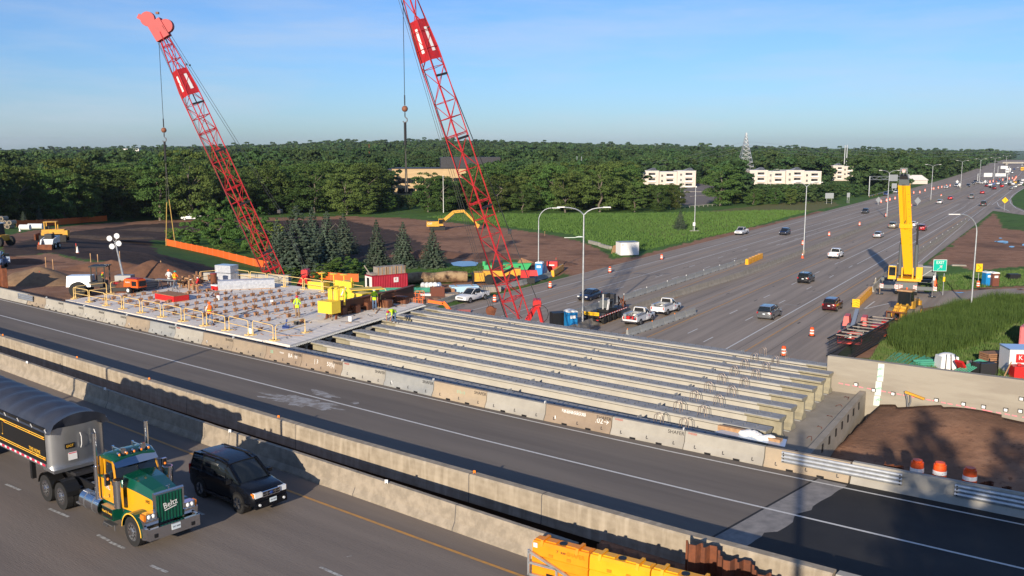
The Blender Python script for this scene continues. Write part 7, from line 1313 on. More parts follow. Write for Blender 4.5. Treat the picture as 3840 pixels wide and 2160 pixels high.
t=tr_('pipe_stack','pyramid of concrete pipes seen end on at the left edge','pipe stack',18,857,0)
for r_,n_ in enumerate((4,4,3)):
 for k in range(n_):
  q=MB();x=-1.9+1.0*k+.5*(r_%2)-.2*(r_==2);z=.5+.86*r_;q.cyl((x,-1,z),(x,1.2,z),.5,'concrete',16,caps=False);q.cyl((x,-1.01,z),(x,-1.0,z),.5,'concrete_tan',16);q.cyl((x,-1.03,z),(x,-1.015,z),.34,'black',14);q.build('pipe',t)
for(u,v,L_,m,lb)in[(95,862,2.2,'white','white plastic tank lying by the haul road'),(134,858,3.2,'white','pair of pale tanks lying end to end by the haul road')]:t=tr_('tank',lb,'tank',u,v,0);q=MB();q.cyl((-L_/2,0,.6),(L_/2,0,.6),.6,m,14);q.build('shell',t)
def fence(nm,lb,pts,h,m):
 t=thing(nm,lb,'fence',ontr(*pts[0]));O=Vector(t.location);P_=[ontr(*p)for p in pts];Q=[]
 for a,b in zip(P_,P_[1:]):
  n=max(1,int((b-a).length/2.6));Q+=[a+(b-a)*i/n for i in range(n)]
 Q.append(P_[-1]);Q=[Vector((q.x,q.y,tz(q.x,q.y)))for q in Q]
 for i,p in enumerate(Q):
  q=MB();q.cyl(p-O-Vector((0,0,.2)),p-O+Vector((0,0,h+.1)),.03,'lumber',5);q.build('stake',t)
  if i<len(Q)-1:
   a,b=p-O,Q[i+1]-O;n=(b-a).cross(Vector((0,0,1))).normalized()*.015;q=MB();vs=[]
   for k in range(5):c=a+(b-a)*k/4;sg=-.06*math.sin(math.pi*k/4)+rnd.uniform(-.02,.02);vs+=[c+Vector((0,0,.05))-n,c+Vector((0,0,h+sg))-n]
   q.add(vs+[v+2*n for v in vs],[(2*k,2*k+2,2*k+3,2*k+1)for k in range(4)]+[(10+2*k+1,10+2*k+3,10+2*k+2,10+2*k)for k in range(4)],m);q.build('netting',t)
mat('net_orange',(.75,.12,.015),.7,col2=(.58,.12,.02),scale=8)
fence('safety_fence','orange netting fence running between the green bushes and the black soil slope',[(622,920),(660,928),(760,950),(860,975),(950,998),(1060,1020),(1140,1036),(1240,1052),(1345,1058)],1.35,'net_orange')
fence('safety_fence','orange netting fence below the woods beside the concrete pipes',[(62,852),(140,850),(240,842),(330,834),(402,829)],1.6,'net_orange')
for i,(u,v)in enumerate([(173,1003),(200,1012),(341,988),(368,992),(545,1040),(605,1018),(287,945),(152,1062),(450,975),(1280+1620/2.0125,990),(1280+1535/2.0125,885)]):t=tr_('survey_stake','wooden survey stake %s'%['left of the pair on the brown earth','right of the pair on the brown earth','left of the pair behind the roller','right of the pair behind the roller','with a pink tip on the earth heap','leaning on the black slope','with red tip beside a small white cone','with red tip on the small sand cone','beside the light tower mast','with red tip on the dirt hump by the haul road','at the lawn edge above the haul road'][i],'stake',u,v);q=MB();q.box((0,0,.5),(.07,.07,1.1),'lumber');q.box((0,0,1.1),(.09,.09,.3),'red' if i in(4,6,7,9)else 'lumber');q.build('stake',t)
for(u,v,lb)in[(147,931,'tilted orange cone in front of the skid loader'),(291,948,'small white cone beside the red tipped stake'),(75,868,'small cone by the white tank')]:t=tr_('traffic_cone',lb,'cone',u,v);q=MB();q.cyl((0,0,0),(0,0,.9),.22,'drum_orange' if 'orange' in lb else 'white',10,.05);q.box((0,0,.03),(.45,.45,.06),'drum_orange');q.build('cone',t)
def heap(nm,lb,u,v,w,d,h,m,seed,zoff=-.15,rz=0):
 p=ontr(u,v);q=MB();n=26;vs=[]
 for i in range(n+1):
  for j in range(n+1):
   x=(i/n-.5)*2;y=(j/n-.5)*2;r=math.hypot(x,y);k=max(0,1-r)**1.05;nz0=float(fbm(np.array([x*w+seed*7]),np.array([y*d]),w*.5,seed)[0]);vs.append((x*w,y*d,h*(k*(1+.5*nz0)+.35*max(0,nz0)*(r<.9))-(.25 if r>.97 else 0)))
 q.add(vs,[(i*(n+1)+j,(i+1)*(n+1)+j,(i+1)*(n+1)+j+1,i*(n+1)+j+1)for i in range(n)for j in range(n)],m,True);o=q.build(nm,None,(p.x,p.y,tz(p.x,p.y)+zoff),rz);o['label']=lb;o['category']='heap'
mat('sand',(.27,.175,.10),.95,col2=(.21,.13,.075),scale=2,bump=.5,bscale=8);mat('earth',(.19,.095,.055),.95,col2=(.13,.065,.04),scale=1.2,bump=.8,bscale=5);mat('earth_black',(.045,.033,.028),.95,col2=(.075,.053,.042),scale=1.2,bump=.8,bscale=4)
heap('sand_heap','small pale sand cone on the brown earth at the left',150,1058,4.6,3.6,2.0,'sand',3);heap('earth_heap','rough reddish earth bank between the light tower and the deck corner',575,1040,6.5,3.2,2.0,'earth',5);heap('earth_heap','long low earth bank behind the roller',420,1010,7,2.4,1.3,'earth',7);heap('earth_heap','low brown bank left of the sand cone',30,985,8,2.2,1.1,'earth',9)
heap('earth_heap','dark ridge of black topsoil along the haul road',560,866,16,2.4,1.0,'earth_black',11,rz=.35);heap('earth_heap','black topsoil ridge nearer the woods',300,893,14,2.2,.8,'earth_black',13,rz=.3);heap('earth_heap','brown dug bank by the pond under the second boom',1600,960,12,5,1.6,'earth',15);heap('earth_heap','dirt hump with a stake beside the haul road bend',2085,990,5,4,1.0,'earth',17);heap('earth_heap','dirt hump behind the red tank',1985,992,6,4.5,.9,'earth',19);heap('earth_heap','dark dirt in the middle of the haul road loop',1830,960,10,6,1.0,'earth',21)
t=tr_('excavator','yellow excavator working on the haul road loop with arm stretched out','excavator',1645,862,.10,.9);q=MB();q.box((-1.6,0,1.9),(3.6,2.6,1.5),'cyellow');q.box((-3.1,0,1.9),(.9,2.7,1.5),'cyellow');q.box((-1.6,0,2.72),(2.8,2.2,.25),'black');q.build('house',t)
q=MB();q.box((.6,-1.0,2.4),(1.5,1.0,2.1),'cyellow',taper=(.85,.95));q.box((.65,-1.52,2.6),(1.2,.02,1.3),'glass_dark');q.build('cab',t)
for s in(-1,1):q=MB();q.box((-.4,s*1.25,.55),(4.6,.6,1.0),'black');q.build('track',t)
q=MB();q.bar((1.0,.3,2.4),(4.6,.3,5.4),.5,'cyellow',.9);q.bar((4.5,.3,5.35),(7.6,.3,5.6),.5,'cyellow',.8);q.build('boom',t);q=MB();q.bar((7.4,.3,5.7),(11.2,.3,1.9),.4,'cyellow',.6);q.build('stick',t);q=MB();q.box((11.5,.3,1.2),(1.2,1.2,1.2),'cyellow',rot=Euler((0,.5,0)));q.build('bucket',t);q=MB();q.cyl((2.0,.3,2.2),(4.8,.3,4.5),.12,'dark_metal',8);q.cyl((5.5,.3,6.1),(8.2,.3,5.9),.12,'dark_metal',8);q.build('cylinder',t)
text(t,'CAT',.75,'white',(-2.6,-1.37,2.0),(math.pi/2,0,0));text(t,'CAT',.5,'stencil_black',(5.6,.02,5.45),(math.pi/2,-.0,0))
q=MB();mat('water',(.05,.08,.11),.03,spec=1.0)
c_=[(1690,986),(1720,980),(1765,980),(1795,986),(1785,998),(1735,1001),(1700,997)];P_=[ontr(*c)for c in c_];zz=max(p.z for p in P_)+.03;q.add([(p.x,p.y,zz)for p in P_],[tuple(range(7))],'water');q.build('pond',kind='structure')
for i,(u,v,a,b)in enumerate([(3760,906,26,4),(3795,925,12,3),(3735,905,7,2),(3770,910,12,3),(3838,918,6,4),(3600,1097,17,2.2),(3752,893,7,2)]):
 q=MB();P_=[at(u+a*math.cos(k*math.pi/6)*rnd.uniform(.7,1.1),v+b*math.sin(k*math.pi/6)*rnd.uniform(.7,1.1),.06)for k in range(12)];q.add(P_,[tuple(range(12))[::-1]],'water');q.build('puddle',kind='structure')
# ------------------------------------------------------------ yard in the middle
def G(nm,lb,cat,u,v,rz=0,sc=None):return thing(nm,lb,cat,at(u,v,.03),rz,sc=sc)
mat('container_red',(.42,.015,.04),.5,col2=(.33,.015,.03),scale=1.5);mat('container_pink',(.60,.16,.17),.55);mat('mint',(.08,.38,.26),.6,col2=(.06,.3,.2),scale=4);mat('toilet_blue',(.015,.22,.52),.4);mat('toilet_brown',(.16,.055,.035),.5);mat('crate_wood',(.34,.30,.26),.85,col2=(.24,.21,.18),scale=3);mat('light_blue',(.42,.62,.75),.5);mat('lift_orange',(.90,.17,.015),.4);mat('green_bin',(.05,.42,.14),.5)
def container(t,L_,W,Hh,m,side=-1):
 q=MB();n=int(L_/.28);pr=[]
 for i in range(n):x=-L_/2+L_*i/n;pr+=[(x,0),(x+.09,.05),(x+.18,.05),(x+.24,0)]
 pr.append((L_/2,0))
 for s in(-1,1):
  vs=[(x,s*(W/2-.04+y),z)for z in(.12,Hh-.12)for x,y in pr];k=len(pr);q.add(vs,[(i,i+1,k+i+1,k+i)for i in range(k-1)],m)
 q.box((0,0,.06),(L_,W,.12),m);q.box((0,0,Hh-.05),(L_,W,.1),m)
 for x in(-L_/2+.06,L_/2-.06):
  for y in(-W/2+.06,W/2-.06):q.box((x,y,Hh/2),(.12,.12,Hh),m)
 q.box((L_/2-.03,0,Hh/2),(.06,W-.1,Hh-.1),m);q.box((-L_/2+.03,0,Hh/2),(.06,W-.1,Hh-.1),m);q.build('shell',t)
a_=at(1440,1096,0);t=thing('shipping_container','dark red shipping container with open white doors and crates on its roof','container',(a_.x+.2,a_.y+1.6,.03),.62);container(t,6.1,2.44,2.6,'container_red')
q=MB();q.box((-3.07,.0,1.3),(.04,2.2,2.3),'white');q.build('door',t);q=MB();q.box((-3.1,.1,1.25),(.03,.75,1.95),'black');q.build('doorway',t);q=MB();q.box((1.0,-1.235,1.75),(.8,.03,.75),'white');q.build('logo_board',t);text(t,'K',.6,'red',(1.0,-1.26,1.8),(math.pi/2,0,0))
for k in range(3):c=thing('crate','grey wooden crate on the red container roof, %s in the row'%NL[k],'crate',t.location+Matrix.Rotation(.62,3,'Z')@Vector((-1.2+1.65*k,-.2,2.6)),.62,'crates on the red container');q=MB();q.box((0,0,.62),(1.5,1.5,1.2),'crate_wood');q.build('box',c);q=MB();[q.box((x,-.77,.62),(.12,.04,1.2),'lumber')for x in(-.65,0,.65)];q.build('batten',c,kind='stuff')
c=thing('board_stack','leaning boards on the red container roof above the doors','boards',t.location+Matrix.Rotation(.62,3,'Z')@Vector((-2.5,0,2.6)),.62);q=MB();q.box((0,0,.2),(.9,1.8,.3),'crate_wood');q.bar((-.3,.2,.3),(-1.0,.5,1.5),.15,'crate_wood');q.build('boards',c)
t=G('steel_bundle','loose bundle of green coated bars on the dirt beside the red container','bar bundle',1540,1098,.2)
for k in range(34):q=MB();y=rnd.uniform(-1.2,1.2);a=rnd.uniform(-.12,.12);q.cyl((-4.2+rnd.uniform(-.6,.6),y-a*3,.15+rnd.uniform(0,.6)),(3.8+rnd.uniform(-.6,.6),y*.6+a*3,.12+rnd.uniform(0,.5)),.06,'mint',5);q.build('bar',t)
t=G('sack_pile','white and blue sacks at the end of the green bars','sacks',1618,1082)
for k in range(5):q=MB();q.sph((-1.3+.62*k,rnd.uniform(-.2,.2),.5),.52,'white' if k<4 else 'p_lightblue',9,(.9,.9,1.0));q.build('sack',t)
t=G('geotextile_roll','long muddy tan roll lying on the grass beyond the sacks','roll',1628,1062,.17);q=MB();q.tube([Vector((-5.2,0,.85)),Vector((-2.5,.1,.95)),Vector((0,0,.88)),Vector((2.5,.15,1.0)),Vector((5.4,.1,.95))],.9,'muddy' if 'muddy' in MATS else mat('muddy',(.36,.25,.14),.9,col2=(.16,.09,.05),scale=.9,lo=.42,hi=.6,bump=.5,bscale=3),14,[.82,.95,.85,.98,.85]);q.build('roll',t)
t=G('tyre_pile','dark old tyres lying in the grass by the pond','tyres',1745,1036)
for k in range(4):q=MB();q.cyl((-1.2+.8*k,0,.12),(-1.2+.8*k+.1,.1,.5),.55,'rubber',12);q.build('tyre',t)
t=G('boom_lift','orange boom lift with basket raised over the first girders','boom lift',1690,1215,0);O=Vector(t.location);Yb=O.y;K_=lambda u,v,dy=0:atd(u,v,Yb+dy)-O
def cage(t,c,w,d,h,m,nm='basket'):
 q=MB()
 for z in(0,h*.5,h):
  for a,b in(((-w/2,-d/2),(w/2,-d/2)),((w/2,-d/2),(w/2,d/2)),((w/2,d/2),(-w/2,d/2)),((-w/2,d/2),(-w/2,-d/2))):q.bar(c+Vector((a[0],a[1],z)),c+Vector((b[0],b[1],z)),.05,m)
 for x,y in((-w/2,-d/2),(w/2,-d/2),(w/2,d/2),(-w/2,d/2),(0,-d/2),(0,d/2)):q.bar(c+Vector((x,y,0)),c+Vector((x,y,h)),.05,m)
 q.box(c,(w,d,.12),m);q.build(nm,t)
cage(t,K_(1572,1143),1.1,1.9,1.6,'lift_orange');q=MB();q.bar(K_(1605,1128),K_(1662,1137),.5,'lift_orange',.36);q.build('jib',t);q=MB();q.bar(K_(1662,1132),K_(1700,1176),.5,'lift_orange',.42);q.bar(K_(1690,1165),O*0+Vector((1.2,0,1.0)),.42,'lift_orange',.5);q.build('boom',t);q=MB();q.box((1.2,0,1.0),(2.6,2.2,1.3),'lift_orange');q.build('chassis',t);q=MB();q.box(K_(1590,1132),(.3,.3,.6),'black');q.build('control_box',t)
for(u,v,w,d,h,m,lb)in[(1740,1100,4.2,2.0,1.2,'light_blue','pale blue crate behind the crew cab pickup'),(1830,1092,3.6,2.2,.8,'crate_wood','wide wooden crate right of the pale blue one'),(1640,1118,2.0,.9,1.7,'toilet_brown','upright brown plywood sheet near the orange lift'),(1672,1106,2.4,1.6,1.0,'wood','brown plywood stack leaning behind the upright sheet'),(1690,1114,3.0,1.6,.6,'crate_wood','low grey plank stack in front of the pickup'),(1600,1118,1.8,1.2,.7,'white','small white box by the orange lift basket')]:
 t=G('crate',lb,'crate',u,v,.25);q=MB();q.box((0,0,h/2),(w,d,h),m);q.build('box',t)
 for x in(-.3,.3):q=MB();q.box((x*w,0,h+.03),(.12,d*1.02,.06),'lumber');q.build('batten',t)
t=G('wheel_loader','yellow machine with green and black parts behind the second boom','loader',1870,1062,.1);q=MB();q.box((.2,0,1.7),(5.6,1.8,.9),'cyellow');q.box((2.8,0,1.9),(1.4,1.9,1.0),'cyellow');q.build('body',t);q=MB();q.box((-.2,0,2.9),(1.7,1.5,1.5),'black');q.build('cab',t);q=MB();q.box((-3.2,0,1.2),(1.6,2.4,1.4),'cyellow');q.box((-4.2,0,.9),(.2,2.8,1.7),'black');q.build('forks',t)
for x in(-1.6,1.8):
 for s in(-1,1):wh(t,x,s*1.2,.8,.55)
t=G('waste_skip','long bright green open skip behind the yellow machine','skip',1915,1018,.2);q=MB();pf=[(-3.2,.1),(2.6,.1),(3.6,1.5),(-3.4,1.5)];q.ext(pf,-1.1,1.1,'green_bin');q.build('bin',t);q=MB();[q.box((x,-1.13,.95),(.35,.05,.3),'black')for x in(-1.4,0,1.4)];q.build('pocket',t,kind='stuff');q=MB();q.add([(1.2,0,1.5),(4.3,0,1.5),(1.9,0,2.4),(1.2,.1,1.5),(4.3,.1,1.5),(1.9,.1,2.4)],[(0,1,2),(5,4,3),(0,2,5,3),(1,4,5,2)],'wood');q.build('load_board',t)
t=G('green_machine','small green machine part showing left of the yellow machine','machine',1835,1022);q=MB();q.box((0,0,.9),(1.9,1.2,.9),'green_bin');q.cyl((-.9,0,1.2),(-.9,0,2.0),.3,'green_bin',8);q.build('body',t)
t=G('pump','bright red pump with a black base in front of the blue toilet','pump',1975,1062);q=MB();q.box((0,0,.5),(2.6,1.4,.9),'black');q.build('base',t);q=MB();q.box((-.3,0,1.5),(1.4,1.0,1.3),'red');q.box((.9,0,1.7),(1.9,.9,.9),'red',taper=(.8,.8));q.build('body',t)
def toilet(lb,p,rz,m='toilet_blue',m2=None,sc=1):
 t=thing('portable_toilet',lb,'portable toilet',p,rz,sc=sc);q=MB();q.box((0,0,1.08),(1.12,1.12,2.1),m2 or m);q.build('cabin',t);q=MB();q.box((0,-.575,1.08),(.95,.03,1.9),m);q.build('door',t);q=MB();q.prism([(-.6,0),(-.5,.16),(0,.25),(.5,.16),(.6,0)],[((0,-.6,2.13),(1,0,0),(0,0,1)),((0,.6,2.13),(1,0,0),(0,0,1))],'white');q.build('roof',t);q=MB();q.box((0,-.60,1.62),(.62,.02,.34),'white');q.box((.565,0,1.62),(.02,.6,.34),'white');q.build('label_plate',t);q=MB();q.box((0,0,.05),(1.2,1.2,.1),'dark_metal');q.build('skid',t);return t
toilet('blue portable toilet at the end of the curved barriers',at(2023,1038,.03),-.25,sc=1.12);toilet('blue portable toilet beside the tall lamp post, partly behind the girders',at(2140,1240,.03),.35,sc=1.1)
toilet('blue toilet cabin of the pair in the grass by the chevron sign',at(3700,1072,.03),.1);toilet('brown toilet cabin of the pair in the grass by the chevron sign',at(3725,1074,.03),.1,'toilet_brown')
t=G('generator','red machine box behind the barrel barriers','generator',2072,1020,-.2);q=MB();q.box((0,0,1.1),(1.9,1.3,1.7),'red');q.box((0,0,.15),(2.0,1.3,.3),'black');q.box((-.1,-.66,1.3),(1.0,.02,.2),'white');q.build('body',t);t=G('grey_cover','grey pointed cover between the blue toilet and the red box','cover',2044,1030);q=MB();q.cyl((0,0,0),(0,0,1.9),.9,'sign_back',5,.05);q.build('cover',t)
t=G('water_pump','black pump on a frame beside the lamp foot, behind the girders','pump',2092,1232,.3);q=MB();q.box((0,0,1.2),(1.7,1.4,1.7),'black');q.box((.9,0,1.9),(1.2,1.4,.1),'dark_metal');q.build('body',t);q=MB();[q.bar((1.4,y,0),(1.4,y,2.0),.1,'lumber')for y in(-.6,.6)];q.build('stand',t)
a,b,h=at(2180,1218,.03),at(2340,1190,.03),0;t=thing('flatbed_trailer','black multi axle flatbed with an oversize load banner and machinery on top','trailer',at(2235,1212,.03),FANG+.02);q=MB();q.box((2.6,0,1.15),(8.6,2.5,.22),'black');q.box((2.6,-1.24,1.12),(8.6,.06,.18),'red');q.box((2.6,0,.85),(8.6,.8,.3),'black');q.build('bed',t)
for k in range(4):
 for s in(-1,1):q=MB();x=.1+1.5*k;q.cyl((x,s*.85,.5),(x,s*1.22,.5),.5,'rubber',14);q.build('wheel',t)
for k in range(12):q=MB();q.box((-1.4+.72*k,-1.28,1.12),(.35,.02,.12),'white');q.build('white_tape',t)
q=MB();q.box((-1.72,0,1.5),(.06,2.4,.42),'sign_yellow');bn=q.build('banner',t);text(bn,'OVERSIZE LOAD',.30,'stencil_black',(-1.76,0,1.5),(math.pi/2,0,-math.pi/2));q=MB();q.box((-1.7,0,.75),(.08,2.4,.3),'black')
for s in(-1,1):q.box((-1.75,s*1.0,.75),(.03,.3,.1),'red')
q.build('rear_bumper',t);ld=thing('hydraulic_unit','dark green hydraulic power unit standing on the flatbed','machine',t.location+Vector((1.6,2.2,1.26)),FANG);q=MB();q.box((0,0,.9),(1.6,1.3,1.0),'crane_grey');q.box((.9,-.3,1.4),(.7,.7,1.3),'dark_metal');q.cyl((-.8,.2,.3),(-.8,.2,2.2),.12,'galvanised',8);q.box((-.2,.1,2.0),(1.1,.6,.5),'dark_metal');q.build('engine',ld);q=MB();q.box((0,0,.15),(2.6,1.6,.3),'black');q.build('frame',ld)
for k in range(5):q=MB();q.tube([Vector((-1.3+.3*k,-.6,.3)),Vector((-1.2+.3*k,-.7,1.2)),Vector((-.8+.3*k,-.5,1.5))],.06,'white' if k<2 else 'black',6);q.build('hose',ld)
ld=thing('steel_tools','rusty tools and rods at the front of the flatbed','tools',t.location+Vector((3.8,5.0,1.26)),FANG);
for k in range(6):q=MB();q.bar((rnd.uniform(-1,1),rnd.uniform(-.8,.8),.1),(rnd.uniform(-1,1),rnd.uniform(-.8,.8),rnd.uniform(.6,1.5)),.12,'rust');q.build('rod',ld)
t=G('site_shed','white site cabin with a small red mark at the edge of the lawn','cabin',2352,956,.28);q=MB();q.box((0,0,1.4),(4.0,2.6,2.6),'white');q.build('walls',t);q=MB();q.box((0,0,2.72),(4.1,2.7,.08),'sign_back');q.build('roof',t);q=MB();q.box((-.9,-1.31,1.2),(.9,.02,1.9),'white');q.box((-.5,-1.325,1.2),(.06,.02,.12),'black');q.build('door',t);text(t,'K',.5,'red',(-1.5,-1.32,2.2),(math.pi/2,0,0));q=MB();q.box((2.01,.2,1.4),(.02,.7,.9),'wood');q.build('window_board',t)
q=MB();t=G('plywood_sheet','tan plywood leaning on the white site cabin','plywood',2306,950,.5);q.add([(-.9,0,0),(.9,.3,0),(.7,.6,1.7),(-.2,.4,1.5),(-.9,.08,0),(.9,.38,0),(.7,.68,1.7),(-.2,.48,1.5)],[(0,1,2,3),(7,6,5,4),(0,3,7,4),(1,5,6,2)],'lumber');q.build('sheet',t)
for i,(u1,v1,u2,v2)in enumerate([(2210,912,2248,922),(2250,925,2290,936)]):a,b=at(u1,v1,0),at(u2,v2,0);t=thing('precast_barrier','grey concrete barrier piece lying on the lawn edge, %s the cabin'%('away from' if i==0 else 'nearer'),'barrier',a,0);q=MB();q.bar((0,0,.35),b-a+Vector((0,0,.35)),.6,'concrete_light',.7);q.build('block',t)
t=G('hose_coil','pale coil of hose lying on the lawn edge by the haul road','hose',2150,893);q=MB();q.tube([Vector((1.6+1.1*math.cos(a),.6*math.sin(a),.1+.25*abs(math.sin(a))))for a in[k*.5 for k in range(14)]]+[Vector((-2.2,.1,.1))],.09,'foam_strip',6);q.build('hose',t)
# ------------------------------------------------------------ right hand yard
t=G('wheel_loader','yellow wheel loader with rusty forks facing the camera on the right shoulder','wheel loader',3392,1196,-2.25);t.scale=(.95,)*3
q=MB();q.box((-1.6,0,1.9),(3.4,1.9,1.1),'cyellow');q.box((-3.2,0,1.6),(.8,2.3,1.2),'cyellow');q.box((1.4,0,1.5),(1.8,1.5,1.1),'cyellow');q.build('body',t);q=MB();q.box((-.1,0,2.9),(1.7,1.7,1.9),'glass_dark',taper=(.85,.88));q.build('cab_glass',t);q=MB();q.box((-.1,0,3.95),(1.9,1.9,.2),'lumber')
for x in(-.85,.7):
 for s in(-1,1):q.bar((x,s*.82,2.0),(x*.9,s*.76,3.9),.12,'black')
q.cyl((-.2,0,4.0),(-.2,0,4.3),.1,'orange_plastic',8);q.build('cab_roof',t)
for x in(1.7,-2.0):
 for s in(-1,1):q=MB();q.cyl((x,s*.95,.88),(x,s*1.55,.88),.88,'tyre_dusty' if 'tyre_dusty' in MATS else mat('tyre_dusty',(.13,.11,.09),.9),18);q.cyl((x,s*1.5,.88),(x,s*1.57,.88),.42,'cyellow',12);q.build('wheel',t)
for s in(-1,1):q=MB();q.bar((1.2,s*.62,2.1),(3.6,s*.62,.95),.26,'cyellow',.45);q.build('lift_arm',t)
q=MB();q.bar((2.0,0,2.2),(3.4,0,1.5),.2,'cyellow',.3);q.box((2.6,0,1.5),(.5,1.3,.5),'cyellow');q.build('linkage',t);q=MB();q.box((3.8,0,1.45),(.12,2.7,.16),'rust');q.box((3.8,0,.55),(.12,2.7,.16),'rust')
for y in(-1.25,-.45,.45,1.25):q.box((3.8,y,1.0),(.12,.14,1.0),'rust')
q.build('fork_frame',t)
for y in(-1.0,1.0):q=MB();q.box((4.5,y,.38),(1.4,.16,.08),'rust');q.build('fork',t)
q=MB();q.bar((-.9,1.2,1.6),(-.9,1.2,2.9),.06,'black');q.bar((-1.5,1.2,1.6),(-1.5,1.2,2.9),.06,'black');q.bar((-.9,1.2,2.9),(-1.5,1.2,2.9),.06,'black');q.build('hand_rail',t)
t=G('boom_lift','red boom lift with grey folded boom beside the black rebar cage','boom lift',3200,1270,FANG+.1);q=MB();q.box((0,0,.9),(3.2,2.2,.7),'crane_grey');q.box((-.6,0,1.5),(1.6,1.4,.6),'crane_grey');q.build('chassis',t)
for s in(-1,1):q=MB();q.box((1.7,s*.95,1.9),(2.6,.75,1.1),'lift_red' if 'lift_red' in MATS else mat('lift_red',(.62,.075,.06),.45),taper=(.8,.7));q.build('cowling',t)
for x in(-1.2,1.3):
 for s in(-1,1):wh(t,x,s*1.15,.5,.4,'grey_metal')
q=MB();q.bar((2.6,0,2.9),(-2.6,0,1.5),.42,'boom_grey' if 'boom_grey' in MATS else mat('boom_grey',(.22,.26,.32),.4),.45);q.bar((2.6,0,2.6),(-1.0,0,1.5),.3,'dark_metal',.3);q.build('boom',t);q=MB();q.bar((-2.6,0,1.5),(-3.6,0,.9),.3,'dark_metal',.5);q.build('jib',t);cage(t,Vector((-4.3,0,.35)),1.0,2.5,1.15,'lift_red');q=MB();q.box((-3.9,.2,1.1),(.4,.7,.5),'foam_strip');q.build('control_box',t);text(t,'60A',.3,'white',(-.7,-1.12,.95),(math.pi/2,0,0))
ca=[at(3290,1243,.1),at(3330,1262,.1),at(3180,1345,.1),at(3110,1345,.1)];cb=Vector(((ca[0]+ca[1])/2));ce=(ca[2]+ca[3])/2;t=thing('rebar_cage','long black rebar cage with cross bars on the ground behind the wing wall','rebar cage',cb);dv=ce-cb;n_=Vector((-dv.y,dv.x,0)).normalized()*1.25
L_=dv.length
for s in(-1,1):
 for z in(.15,2.0):q=MB();q.bar(n_*s+Vector((0,0,z)),dv+n_*s+Vector((0,0,z)),.13,'black');q.build('long_bar',t)
q=MB()
for s in(-1,1):
 for k in range(int(L_/.3)):c=dv*(k*.3/L_)+n_*s;q.bar(c+Vector((0,0,.1)),c+Vector((0,0,2.0)),.03,'black')
 for z in(.4,.7,1.0,1.3,1.6,1.8):q.bar(n_*s+Vector((0,0,z)),dv+n_*s+Vector((0,0,z)),.035,'black')
for k in range(int(L_/.5)):c=dv*(k*.5/L_);q.bar(c+n_+Vector((0,0,.15)),c-n_+Vector((0,0,.15)),.05,'black')
q.build('mesh_bars',t,kind='stuff')
for k in range(int(L_/1.9)):c=dv*((k*1.9+.3)/L_);q=MB();q.bar(c+n_+Vector((0,0,2.02)),c-n_+Vector((0,0,2.02)),.13,'crate_wood',.1);q.build('cross_bar',t)
t=G('red_skid','small red steel frame at the far end of the rebar cage','frame',3300,1238,.3);q=MB();q.box((0,0,.5),(1.9,1.2,.5),'red');q.box((.7,0,.9),(.4,.9,.6),'red');q.build('body',t)
for(u,v,L_,rz,m,lb)in[(3345,1252,4,.35,'lumber','long plank on the bare ground past the rebar cage'),(3300,1266,2,.1,'lumber','short plank beside the orange plastic piece')]:t=G('plank',lb,'plank',u,v,rz);q=MB();q.box((0,0,.08),(L_,.2,.1),m);q.build('plank',t)
t=G('orange_plastic','crumpled orange plastic piece in the grass edge','debris',3335,1270);q=MB();q.sph((0,0,.3),.6,'orange_plastic',7,(1.3,.9,.6));q.build('piece',t)
t=G('survey_tripod','orange survey tripod cover standing by the exit sign','tripod',3504,1080);q=MB();[q.bar((0,0,1.7),(.6*math.cos(a),.6*math.sin(a),0),.07,'orange_plastic')for a in(.5,2.6,4.7)];q.cyl((0,0,.4),(0,0,1.7),.5,'orange_plastic',6,.1);q.build('legs',t)
t=G('steel_bundle','spread green coated bars lying on timbers behind the wing wall','bar bundle',3405,1362,.9)
for k in range(24):q=MB();y=-1.9+.16*k;q.cyl((-2.4+rnd.uniform(-.7,.7),y,.2),(2.4+rnd.uniform(-.5,.7),y+rnd.uniform(-.3,.3),.35),.055,'mint',5);q.build('bar',t)
for k in range(4):q=MB();q.box((-1.8+1.2*k,0,.1),(.14,5.5,.12),'lumber',rz=.1);q.build('timber',t)
t=G('mesh_stack','stack of green coated bars right behind the wing wall top','bar stack',3496,1372,.1)
for k in range(12):q=MB();q.box((0,-.8+.3*(k%5),.2+.17*(k//4)),(3.6+rnd.uniform(-.4,.4),.12,.10),'mint');q.build('bar',t)
t=G('bulk_bag','round white bulk bag with black straps behind the wing wall','bag',3548,1385);q=MB();q.box((0,0,.75),(1.9,1.6,1.3),'white',taper=(.88,.88));q.sph((0,0,1.35),.8,'white',10,(1.1,1,.45));q.build('bag',t);q=MB();[q.bar((x,-1.12,.1),(x*.7,-.8,1.7),.06,'black')for x in(-.6,0,.6)];q.build('strap',t,kind='stuff');q=MB();q.box((0,0,.06),(3,2,.12),'lumber');q.build('skid',t)
t=G('hand_cart','red and grey cart tipped behind the wing wall','cart',3622,1400,.4);q=MB();q.box((-.6,0,.7),(1.6,.9,.25),'red',rot=Euler((0,.9,0)));q.box((.7,0,.6),(.5,.8,1.1),'crate_wood');q.build('body',t)
t=G('generator','black frame generator with green hose behind the wing wall','generator',3690,1412,.2);q=MB();q.box((0,0,.8),(1.8,1.1,1.2),'dark_metal');q.build('engine',t);q=MB();[q.bar((x,y,0),(x,y,1.6),.08,'black')for x in(-.95,.95)for y in(-.6,.6)];q.bar((-.95,-.6,1.6),(.95,-.6,1.6),.08,'black');q.build('frame',t);q=MB();[q.cyl((-2.2,.3*k,.3),(.2,.2*k,1.5),.05,'mint',5)for k in range(6)];q.build('green_bars',t,kind='stuff')
t=G('plank_stack','dark timber stack in the shade left of the white cabin','timber stack',3735,1372,.2)
